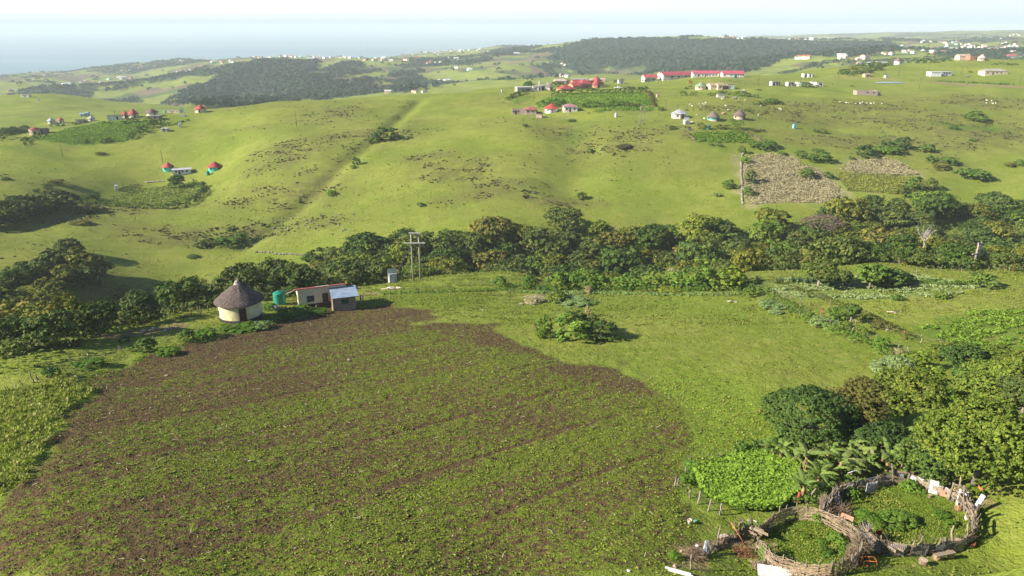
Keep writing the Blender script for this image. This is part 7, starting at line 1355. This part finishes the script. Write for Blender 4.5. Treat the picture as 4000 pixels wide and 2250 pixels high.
for i, (a_, b_, w_, lb) in enumerate([(390,880,46,'green bush in front of the long white cabin'),(490,880,22,'green bush in front of the right cabin'),(60,1050,50,'large bush on the middle right slope'),(2120,1232,80,'wide bright bush on the far right slope'),(1880,1305,34,'small bush on the far right slope'),(850,875,16,'tiny bush left of the half built house'),(680,1015,14,'tiny dark bush above the sheep row'),(780,740,44,'dark round thicket by the grassy knoll'),(490,1335,26,'grey scrub tuft on the slope'),(560,1345,34,'grey brown scrub on the slope'),(2060,1425,24,'low scrub at the far right')]): bush(*H4(a_, b_), w_, w_*.5, 'bush', lb, None, (.85,.95,.8,1) if i != 9 else (1.2,.9,1,1))
hut(3403, 252, 31, 'white round hut with pale grey roof on the right skyline', (.78,.77,.76), (.42,.42,.46), rh=2.6, n=16); house(3446, 249, 42, 6, 'white box house on the right skyline', 0, (.80,.78,.72), (.6,.55,.5), 3.2, 'flat', wins=(-.2, .2), doors=(0,)); hut(3512, 252, 26, 'white hut with dark brown conical roof on the right skyline', (.76,.75,.78), (.20,.13,.12), rh=3.4, wallh=3); hut(3360, 250, 24, 'half hidden thatched roof by the trees', (.5,.4,.3), (.36,.30,.25), rkind='thatch', rh=3, wallh=1.6)
house(3768, 234, 44, 7, 'cream gabled house among the trees, top right', .05, (.70,.52,.42), (.56,.42,.34), 3, 'gable', 1.4, wins=(0,), doors=(.2,)); house(3812, 234, 50, 7, 'brown walled house among the trees, top right', .05, (.42,.22,.16), (.54,.40,.34), 3, 'mono', .6, wins=(-.2, .2), doors=(0,)); hut(3843, 238, 30, 'round pink hut with pale roof, top right', (.60,.44,.38), (.58,.46,.42), rh=3.2); house(3955, 227, 42, 7, 'white house with red pyramid roof, top right', .1, (.82,.82,.84), (.48,.12,.13), 3, 'hip', 3, wins=(-.2, .2), doors=(0,)); tank(3933, 228, 8, 'turquoise tank left of the red pyramid roof', (.05,.35,.3)); house(4000, 222, 24, 7, 'white house at the right edge, top', .1, (.8,.8,.8), (.6,.6,.6), 3, 'gable', 1, wins=(), doors=())
house(*H4(1000, 778), 22, 4, 'small brown hut below the thicket', .1, (.55,.38,.27), (.40,.30,.24), 2, 'gable', .7, wins=(), doors=(0,)); small_box(*H4(1192, 785), 11, 9, 'small white hut right of the brown one', (.72,.68,.62), cat='hut', name='small_hut'); scrap(*H4(2010, 775), 1.6, (.34,.26,.22), 'brown stick heap below the cream porch house', 95, 'heap', 'stick_heap'); bush(*H4(2040, 732), 18, 8, 'olive', 'orange brown bush left of the cream porch house', None, (1.6,.8,.4,1))
for i, (p_, w_, h_, k_, tn, lb) in enumerate([([(380,690),(470,655),(600,630),(740,625),(880,635)],8,5.5,'dark',(1.0,1.0,.9,1),'band of dark trees over the grassy knoll'),([(120,745),(200,735),(290,715),(370,695)],7,3.5,'ravine',(.8,.9,.9,1),'dark scrub at the edge of the valley, left of the knoll'),([(830,690),(980,680),(1200,660)],7,3.5,'ravine',(.9,1.05,.8,1),'green thicket below the skyline huts, upper'),([(880,750),(1000,730),(1090,700)],7,3.0,'ravine',(.9,1,.8,1),'green thicket below the skyline huts, lower'),([(720,750),(850,765)],4,2.6,'dark',(1.2,1.2,1,1),'dark scrub along the foot of the knoll'),([(1060,625),(1230,615),(1440,610)],7,4.2,'dark',(1,1,.9,1),'dark trees behind the skyline huts'),([(1470,610),(1700,600),(1860,590),(2000,575),(2200,570)],11,6.5,'dark',(1,1,.95,1),'long line of dark trees on the right skyline'),([(1460,640),(1640,635),(1820,620)],7,3.2,'ravine',(.7,1.0,.9,1),'brighter scrub in front of the skyline trees'),([(2290,575),(2420,560)],8,5,'dark',(1,1,.9,1),'dark trees left of the red pyramid roof'),([(1700,820),(2000,835),(2300,850),(2460,850)],3.5,1.0,'bush',(1,1.2,.9,1),'low green strip along the dirt road'),([(800,700),(910,705)],5,1.2,'olive',(.8,.6,.7,1),'pinkish dry patch in the thicket'),([(2240,655),(2500,655)],3,1.6,'bush',(.9,1,.9,1),'scrub above the cream porch house')]):
    hedge([H4(*q_) for q_ in p_], w_, h_, lb, k_, tn, 160+i, .9, 'tree_belt' if w_ > 6 else 'scrub', 'trees' if w_ > 6 else 'scrub')
for i, (a_, b_, h_, lb, am) in enumerate([(1165,832,44,'pole behind the pond',1),(1312,765,48,'pole below the skyline huts',1),(1520,895,38,'pole with a box right of the pond',1),(1608,742,38,'thin pole left of the bright white house',1),(2005,690,32,'pole on the grass right of the white houses',1),(1945,752,30,'dark pole right of the grey white house',1),(2530,852,34,'dark pole at the right edge by the road',1),(710,785,40,'pole left of the thicket',1),(1563,752,26,'short thin pole, right slope',0),(2350,640,30,'pole at the upper right',0),(1072,775,12,'short stub pole below the thicket',0)]): pole(*H4(a_, b_), h_, lb, arm=bool(am))
# pond
x0, y0, z0 = ground_at(3474, 323); pm = NT('pond_water', .08, .5); pm.color(pm.mix(.0, (.30,.36,.42), (.4,.5,.6))); xa = ground_at(3415, 323); xb = ground_at(3533, 324); wd = (xb[0]-xa[0])/2
o = MB().lathe([(.001, .32), (1, .32), (1.04, .0)], 40).obj('pond', pm.m); o.location = ((xa[0]+xb[0])/2, (xa[1]+xb[1])/2, z0-.05); o.scale = (wd, 5.5, 1); tagk(o, 'structure')
# scrub patches below and right: individual bushes on the slope
for i, (px, py, wp, hp, kd, lb) in enumerate([(1500,555,96,56,'dark','large dark bush in the gully of the long slope'),(1460,562,60,26,'bush','lighter scrub left of the gully bush'),(1390,648,30,34,'dark','small dark leaning tree in the gully'),(1378,660,26,16,'bush','scrub at the foot of the leaning tree'),(1290,768,46,24,'lush','bright green bush on the lower slope'),(1646,810,30,16,'dark','small dark bush on the middle slope'),(2305,600,32,20,'bush','round bush on the bright slope'),(2435,585,70,16,'heath','grey green scrub on the bright slope'),(2275,782,42,30,'dark','small tree with pale trunk on stony ground'),(2848,738,52,34,'bush','bush left of the stone wall'),(2800,768,34,12,'grey','low grey bush below it'),(2780,570,20,8,'bush','tiny bush above the stone wall'),(2810,572,24,10,'bush','second tiny bush above the stone wall'),(780,972,50,26,'dark','dark bush in the lower left gully'),(815,962,40,30,'dark','second dark bush in the lower left gully'),(880,966,90,34,'bush','greyish wide bush in the lower left gully'),(935,946,50,36,'bush','bush at the top of the lower left gully'),(895,905,34,16,'dark','small dark bush above the gully'),(745,1010,40,14,'bush','low scrub under the gully'),(330,835,90,34,'olive','grey green scrub patch on the left slope'),(300,880,80,18,'olive','grey green scrub below it'),(180,740,40,22,'dark','dark bush on the left slope'),(135,750,26,12,'dark','small dark bush left of it'),(210,720,60,20,'olive','pale scrub above the dark bush'),(15,706,34,12,'dark','small bush at the far left'),(390,608,40,14,'olive','scrub tuft left of the turquoise huts'),(30,780,40,16,'dark','dark bush at the left edge'),(365,778,44,28,'dark','dark bush left of the hedged garden'),
    (2955,585,50,34,'bush','green bush at the top corner of the dry plot'),(2990,592,46,36,'bush','bush right of the top corner'),(3010,580,70,30,'bush','wide bush above the dry plot'),(2900,600,30,30,'bush','bush at the corner of the stone wall'),(2915,640,46,30,'lush','bright bush inside the dry plot, upper left'),(2935,720,44,60,'bush','tall bush inside the dry plot, left'),(2925,770,40,40,'bush','bush inside the dry plot, lower left'),(3130,620,50,34,'bush','bush above the dry plot, left of three'),(3180,636,60,36,'bush','bush above the dry plot, middle'),(3225,640,60,42,'bush','bush above the dry plot, right'),(3155,700,60,40,'bush','bush biting into the dry plot'),(3240,700,40,26,'dark','small dark bush right of the dry plot'),(3385,620,76,50,'dark','large dark bush above the second dry plot'),(3430,600,44,22,'lush','bright low bush right of the large dark one'),(3470,605,60,24,'lush','bright bush near the stick hut'),(3480,592,70,42,'bush','bush by the old corral'),(3535,588,60,50,'dark','dark bush right of the old corral'),(3495,606,80,36,'bush','wide bush below the corral'),(3630,595,70,30,'bush','loose bush on the right slope'),(3650,638,50,30,'bush','bush on the right slope, left of a pair'),(3720,648,70,34,'bush','bush on the right slope, right of a pair'),(3680,668,60,34,'olive','pale thin bush below the pair'),(3820,710,110,46,'bush','big round bush on the lower right slope'),(3860,712,40,24,'dark','dark end of the big round bush'),(3575,746,66,56,'bush','bush with long shadow above the ravine'),(3640,745,50,50,'ravine','dark bush above the ravine, right'),(3525,770,70,44,'ravine','bush at the edge of the right ravine'),(3990,650,40,26,'bush','bush at the right edge'),(3950,655,40,20,'olive','pale bush near the right edge'),(3060,610,40,14,'bush','low bush above the dry plot'),(3200,598,50,14,'bush','low scrub above the row of three bushes'),(3330,625,30,12,'bush','small scrub, upper right')]):
    bush(px, py, wp, hp, kd, lb, None, (1,1.05,.9,1) if kd == 'bush' else (1.1,1.1,1,1))
# stone wall and kraal of the dry plot
rs = random.Random(9); m = MB(); P_ = [ground_at(*p) for p in ((2908,588),(2898,610),(2894,660),(2898,720),(2897,770),(2902,800))]; o0 = P_[0]
for a_, b_ in zip(P_[:-1], P_[1:]):
    d = math.hypot(b_[0]-a_[0], b_[1]-a_[1]); n = int(d/.55)
    for i in range(n): t = i/n; x = a_[0]+(b_[0]-a_[0])*t; y = a_[1]+(b_[1]-a_[1])*t; m.blob((x-o0[0]+rs.uniform(-.2, .2), y-o0[1], hz(x, y)-o0[2]+.2), (.36, .34, .26), i, 0, .3)
o = m.obj('stone_wall', paint((.33,.30,.24), .95, .25, 1)); o.location = o0; tag(o, 'pale dry stone wall along the left side of the dry plot', 'stone wall')
m = MB(); P_ = [ground_at(*p) for p in ((1000,985),(1040,986),(1080,993),(1130,994),(1200,998))]; o0 = P_[0]
for a_, b_ in zip(P_[:-1], P_[1:]):
    d = math.hypot(b_[0]-a_[0], b_[1]-a_[1]); n = int(d/.5)
    for i in range(n):
        t = i/n; x = a_[0]+(b_[0]-a_[0])*t; y = a_[1]+(b_[1]-a_[1])*t
        if rs.random() < .8: m.blob((x-o0[0], y-o0[1]+rs.uniform(-.3, .3), hz(x, y)-o0[2]+.2), (.35, .3, .35), i, 0, .3)
o = m.obj('stone_wall', paint((.33,.30,.24), .95, .25, 1)); o.location = o0; tag(o, 'ruined low stone wall on the lower slope above the ravine', 'stone wall')
# rocks and goats and sheep
rs = random.Random(12)
rk = MB().blob((0, 0, .25), (.5, .4, .38), 5, 1, .3).mesh('rock', paint((.36,.34,.27), .95, .2, 2))
RK = [(1180+rs.uniform(-120, 260), 862+rs.uniform(-26, 44)) for _ in range(46)] + [(2320+rs.uniform(-60, 60), 560+rs.uniform(-10, 120)) for _ in range(3)] + [(960,608),(985,605),(945,606),(978,605)]
for i, (px, py) in enumerate(RK):
    x, y, z = ground_at(px, py); o = bpy.data.objects.new('rock', rk); link(o); o.location = (x, y, z); s_ = rs.uniform(.35, .95); o.scale = (s_, s_, s_); o.rotation_euler = (0, 0, rs.uniform(0, 6)); tag(o, 'pale rock scattered on the lower slope above the ravine' if py > 700 else 'pale rock on the upper slope', 'rock', 'pale rocks on the slope')
def sheep_mesh():
    root = empty('sheep', (0, 0, -500), 0, None, 'sheep', 'sheep grazing on the slope'); V = [(-.45,0,.55),(-.15,0,.58),(.2,0,.60),(.42,0,.62),(.58,0,.50),(.68,0,.40)]; E = [(i, i+1) for i in range(5)]; Rd = [.20,.24,.23,.13,.09,.06]
    for sx in (-.35, .3):
        for sy in (-.12, .12): V += [(sx, sy, .38), (sx, sy, .2), (sx, sy, .02)]; b_ = len(V)-3; E += [(0 if sx < 0 else 2, b_), (b_, b_+1), (b_+1, b_+2)]; Rd += [.07, .035, .03]
    me = bpy.data.meshes.new('body'); me.from_pydata(V, E, []); o = bpy.data.objects.new('body', me); link(o, root); o.modifiers.new('skin', 'SKIN')
    for i, r_ in enumerate(Rd): me.skin_vertices[0].data[i].radius = (r_, r_)
    me.skin_vertices[0].data[0].use_root = True; sb = o.modifiers.new('s', 'SUBSURF'); sb.levels = 1; sb.render_levels = 1; me.materials.append(paint((.70,.66,.54), .95, .1, 5)); return root
SH = sheep_mesh()
sp = [H3(a_, b_) for a_, b_ in ((630,755),(672,782),(800,740),(862,742),(920,722),(830,792),(898,752),(1213,655),(1240,640),(1330,850),(895,1015),(1520,645),(1640,672),(1285,775),(1920,775),(2260,830),(2290,845),(1880,945))] + [H4(a_, b_) for a_, b_ in ((725,1032),(787,1042),(805,1045),(882,1052),(928,1048),(950,1036),(993,1048),(1035,1050),(1065,1045),(1145,1052),(2200,1018),(2248,1022),(2198,1045),(2262,1050),(2290,1045),(115,1100))]
for i, (px, py) in enumerate(sp):
    x, y, z = ground_at(px, py); up = i < 18; put(SH, x, y, z, i*2.1, 1.15, 'pale sheep grazing %s' % ('behind the round huts' if i < 10 else 'near the pinkish round hut' if up else 'in the row below the half built house' if i < 28 else 'on the far right slope'), None, 'sheep grazing on the slope')
# ------------------------------------------------------------------ distant woods and villages
r_ = np.random.RandomState(91)
def far_wood(name, key, n, label, h=9, w_=9, seed=1):
    X, Y = scat(A[key], n, seed); r2 = np.random.RandomState(seed); return X, Y
def crowns(name, X, Y, w_, h_, mat, label, seed, k=16, cat='wood'):
    """many far crowns as leafy clumps: one mass"""
    r2 = np.random.RandomState(seed); n = len(X); Z = gsamp(GH, X, Y); W = w_*(.6+.8*r2.random(n)); H = h_*(.7+.6*r2.random(n))
    d = r2.normal(size=(n, k, 3)); d /= np.linalg.norm(d, axis=2)[..., None]; d[..., 2] = np.abs(d[..., 2])*.95 + .02
    p = np.stack([X, Y, Z + H*.35], 1)[:, None] + d*np.stack([W*.5, W*.5, H*.62], 1)[:, None]; nr = d + r2.normal(size=d.shape)*.35; nr /= np.linalg.norm(nr, axis=2)[..., None]
    p = p.reshape(-1, 3); nr = nr.reshape(-1, 3); v, f = quads(p, nr, np.repeat(W*.26, k), r2); tone = np.repeat(np.clip(.5+r2.normal(size=n)*.28, 0, 1), k)
    stuff(name, mesh_np(name, v, f, mat, False, {'leaf': np.repeat(np.stack([tone, r2.random(n*k), tone*0, tone*0+1], 1), 4, 0)}), label, cat)
FM = leafmat('foliage_far', (.011,.032,.020), (.034,.068,.034), None, .1)
for key, n, lb in (('forest1', 9500, 'dense dark forest covering the long hill on the horizon'), ('forest2', 7500, 'dark forest filling the valley sides left of the middle'), ('forest3', 1500, 'strip of forest running up to the coastal ridge'), ('forest4', 700, 'dark scrub below the forest hill on the right')):
    X, Y = scat(A[key], n, 92); keep = (gsamp(forest, X, Y) > .4); X, Y = X[keep], Y[keep]; crowns('far_forest', X, Y, 13, 9, FM, lb, 93)
n = 60000; ph_ = r_.uniform(-.66, .66, n); rr_ = np.exp(r_.uniform(math.log(1180), math.log(4200), n)); X, Y = rr_*np.sin(ph_), rr_*np.cos(ph_)
hh_ = gsamp(GH, X, Y); f_ = gsamp(forest, X, Y); pr = np.where(f_ > .45, .55, .035*sstep(.45, .6, fbm(X/60, Y/60, 3, 94))); keep = (r_.random(n) < pr) & (hh_ > 3); X, Y = X[keep], Y[keep]
for k in ('forest1', 'forest2', 'forest3'): m_ = inpoly(X, Y, A[k]); X, Y = X[~m_], Y[~m_]
crowns('far_thickets', X, Y, 10, 6, FM, 'patches of dark thicket and hedges scattered over the distant hills', 95, 10)
# villages: every visible house is a thing; the far ones show only wall and roof
def vhouse(kind):
    m = MB()
    if kind == 0: m.lathe([(3.2, -1.5), (3.2, 2.6)], 14); k0 = len(m.f); m.lathe([(3.8, 2.4), (.02, 5.2)], 14)
    elif kind == 1:
        m.box((0, 0, .8), (9, 6, 4.6)); m.add([(-4.5,-3,3.1),(-4.5,3,3.1),(-4.5,0,4.6),(4.5,-3,3.1),(4.5,3,3.1),(4.5,0,4.6)], [(0,1,2),(3,5,4)]); k0 = len(m.f); m.add([(-4.9,-3.4,3.0),(4.9,-3.4,3.0),(4.9,0,4.75),(-4.9,0,4.75),(4.9,3.4,3.0),(-4.9,3.4,3.0)], [(0,1,2,3),(3,2,4,5)])
    else: m.box((0, 0, .7), (7, 5, 4.4)); k0 = len(m.f); m.box((0, 0, 3.05), (7.4, 5.4, .3))
    me = bpy.data.meshes.new('village_house'); me.from_pydata(m.v, [], m.f); mi = np.zeros(len(m.f), np.int32); mi[k0:] = 1; me.polygons.foreach_set('material_index', mi); return me
WM = NT('village_wall', .9); WM.color(WM.mix(1.0, (.86,.84,.80), WM.n('ShaderNodeObjectInfo').outputs['Color'], 'MULTIPLY'))
RMS = [paint(c, .8, .1, .3, 'village_roof') for c in ((.60,.56,.52), (.40,.13,.10), (.20,.15,.13), (.78,.76,.74))]
VH = []
for kd in range(3):
    for rm in RMS: me = vhouse(kd); me.materials.append(WM.m); me.materials.append(rm); VH.append(me)
CL = [ # px, py, spread x, spread y, number, place words
 (550,262,34,6,10,'on the coastal ridge, far left'),(345,328,40,8,9,'in the left valley fields'),(250,335,14,4,4,'left of the valley fields'),(138,320,8,3,2,'alone in the far left fields'),(175,300,14,3,3,'below the left shore'),(210,280,16,2,3,'by the trees on the left shore'),(100,283,60,3,7,'along the left shore line'),(460,306,60,6,12,'across the middle of the left valley'),(500,280,24,4,4,'on the slope above the left valley'),(720,282,32,4,9,'on the near ridge of the left valley'),(710,245,20,4,5,'on the grassy ridge top'),(800,236,30,3,5,'near the shore on the ridge'),(880,246,50,4,9,'at the head of the forested valley'),(1060,222,60,5,12,'on the ridge above the forest, left'),(1050,238,50,3,6,'along the ridge edge'),(1140,222,30,4,6,'at the ridge bend'),(1240,222,44,8,18,'in the dense ridge village'),(1300,220,30,6,12,'at the right of the dense ridge village'),(1370,226,40,3,8,'on the ridge right of the dense village'),(1480,234,60,5,14,'on the ridge above the pale hillside'),(1560,208,50,7,9,'on the far ridge, middle'),(1600,236,24,6,8,'above the valley strip'),(1680,206,60,8,12,'on the middle far ridge'),(1680,248,34,6,8,'at the strip of forest'),(1760,196,60,5,12,'on the far coastal ridge, middle'),(1830,192,40,4,8,'on the far coastal ridge, right'),(1900,206,30,3,3,'right of the coastal ridge'),(1760,228,30,6,5,'near the upper forest strip'),(1787,266,6,2,2,'alone on the pale hillside'),(1830,275,10,2,3,'green roofed group on the pale hillside'),(1730,319,14,4,4,'greenish group low on the pale hillside'),(1512,362,12,2,3,'row of three at the near ridge line'),(1640,361,30,2,6,'reddish group at the near ridge line'),(2015,212,16,4,4,'left of the forest hill'),(2200,262,16,5,4,'below the forest hill'),(2200,300,16,3,4,'low below the forest hill'),
 (3060,222,24,3,7,'at the foot of the forest, right'),(3125,230,20,3,5,'reddish group right of the forest foot'),(2950,250,26,4,6,'on the slope right of the school'),(3290,228,20,4,6,'at the edge of the right forest'),(3350,232,20,4,5,'above the skyline huts'),(3460,212,14,2,4,'beside the red roof in the right valley'),(3520,186,26,5,9,'in the right valley, near the forest end'),(3545,205,24,3,6,'in the right valley below the forest'),(3640,166,40,4,10,'on the far right plain, upper'),(3650,208,30,4,8,'above the right skyline trees'),(3720,190,40,6,10,'on the middle right plain'),(3760,178,50,8,12,'across the right plain'),(3820,190,40,8,16,'in the dense right plain village'),(3880,196,40,7,12,'right of the dense plain village'),(3870,155,40,8,10,'on the far right hillside'),(3950,180,40,8,10,'at the far right plain'),(3720,166,30,3,6,'at the foot of the far hills'),(3970,140,30,5,5,'on the far right crest'),(3100,158,60,4,10,'beyond the forest crest, left'),(3040,160,30,3,5,'beyond the forest crest, far left'),(2870,150,50,3,8,'on the horizon right of the forest hill'),(3250,150,60,3,8,'in the misty plain behind the forest'),(3960,208,30,5,8,'behind the red pyramid roof')]
rs = random.Random(33); seen_ = []; cnt = 0
for (px, py, sx, sy, n, wd_) in CL:
    n = max(1, round(n*.74))
    for i in range(n):
        for _try in range(6):
            x, y, z = ground_at(px+rs.gauss(0, sx*.55), py+rs.gauss(0, sy*.55))
            if z > 3 and all((x-a_)**2+(y-b_)**2 > 150 for a_, b_ in seen_[-60:]): break
        if z < 3 or math.hypot(x, y) < 1000: continue
        kd = rs.choices((0, 1, 2), (4, 5, 3))[0]; rf = rs.choices(range(4), (4, 2.2, 2, 3))[0]
        if 'reddish' in wd_: rf = 1
        if cnt >= 298: continue
        o = bpy.data.objects.new("village_house", VH[kd*4+rf]); link(o); seen_.append((x, y)); o.location = (x, y, hz(x, y)); o.rotation_euler = (0, 0, rs.uniform(-.8, .8)); s_ = rs.uniform(1.05, 1.65); s_ *= (.8 if px > 3400 else 1) * (.7 if math.hypot(x, y) < 1500 else 1); o.scale = (s_, s_, s_)
        c_ = rs.choice([((1,1,1,1),'white'),((1,1,1,1),'white'),((1,.86,.72,1),'cream'),((.95,.66,.55,1),'pink'),((.45,.85,.80,1),'turquoise'),((.8,.78,.75,1),'grey')]); o.color = c_[0]
        tag(o, 'tiny %s %s with %s roof %s' % (c_[1], ('round hut', 'gabled house', 'flat house')[kd], ('pale brown', 'red', 'dark', 'white')[rf], wd_), 'house', 'distant houses ' + wd_); cnt += 1
print('village houses', cnt)
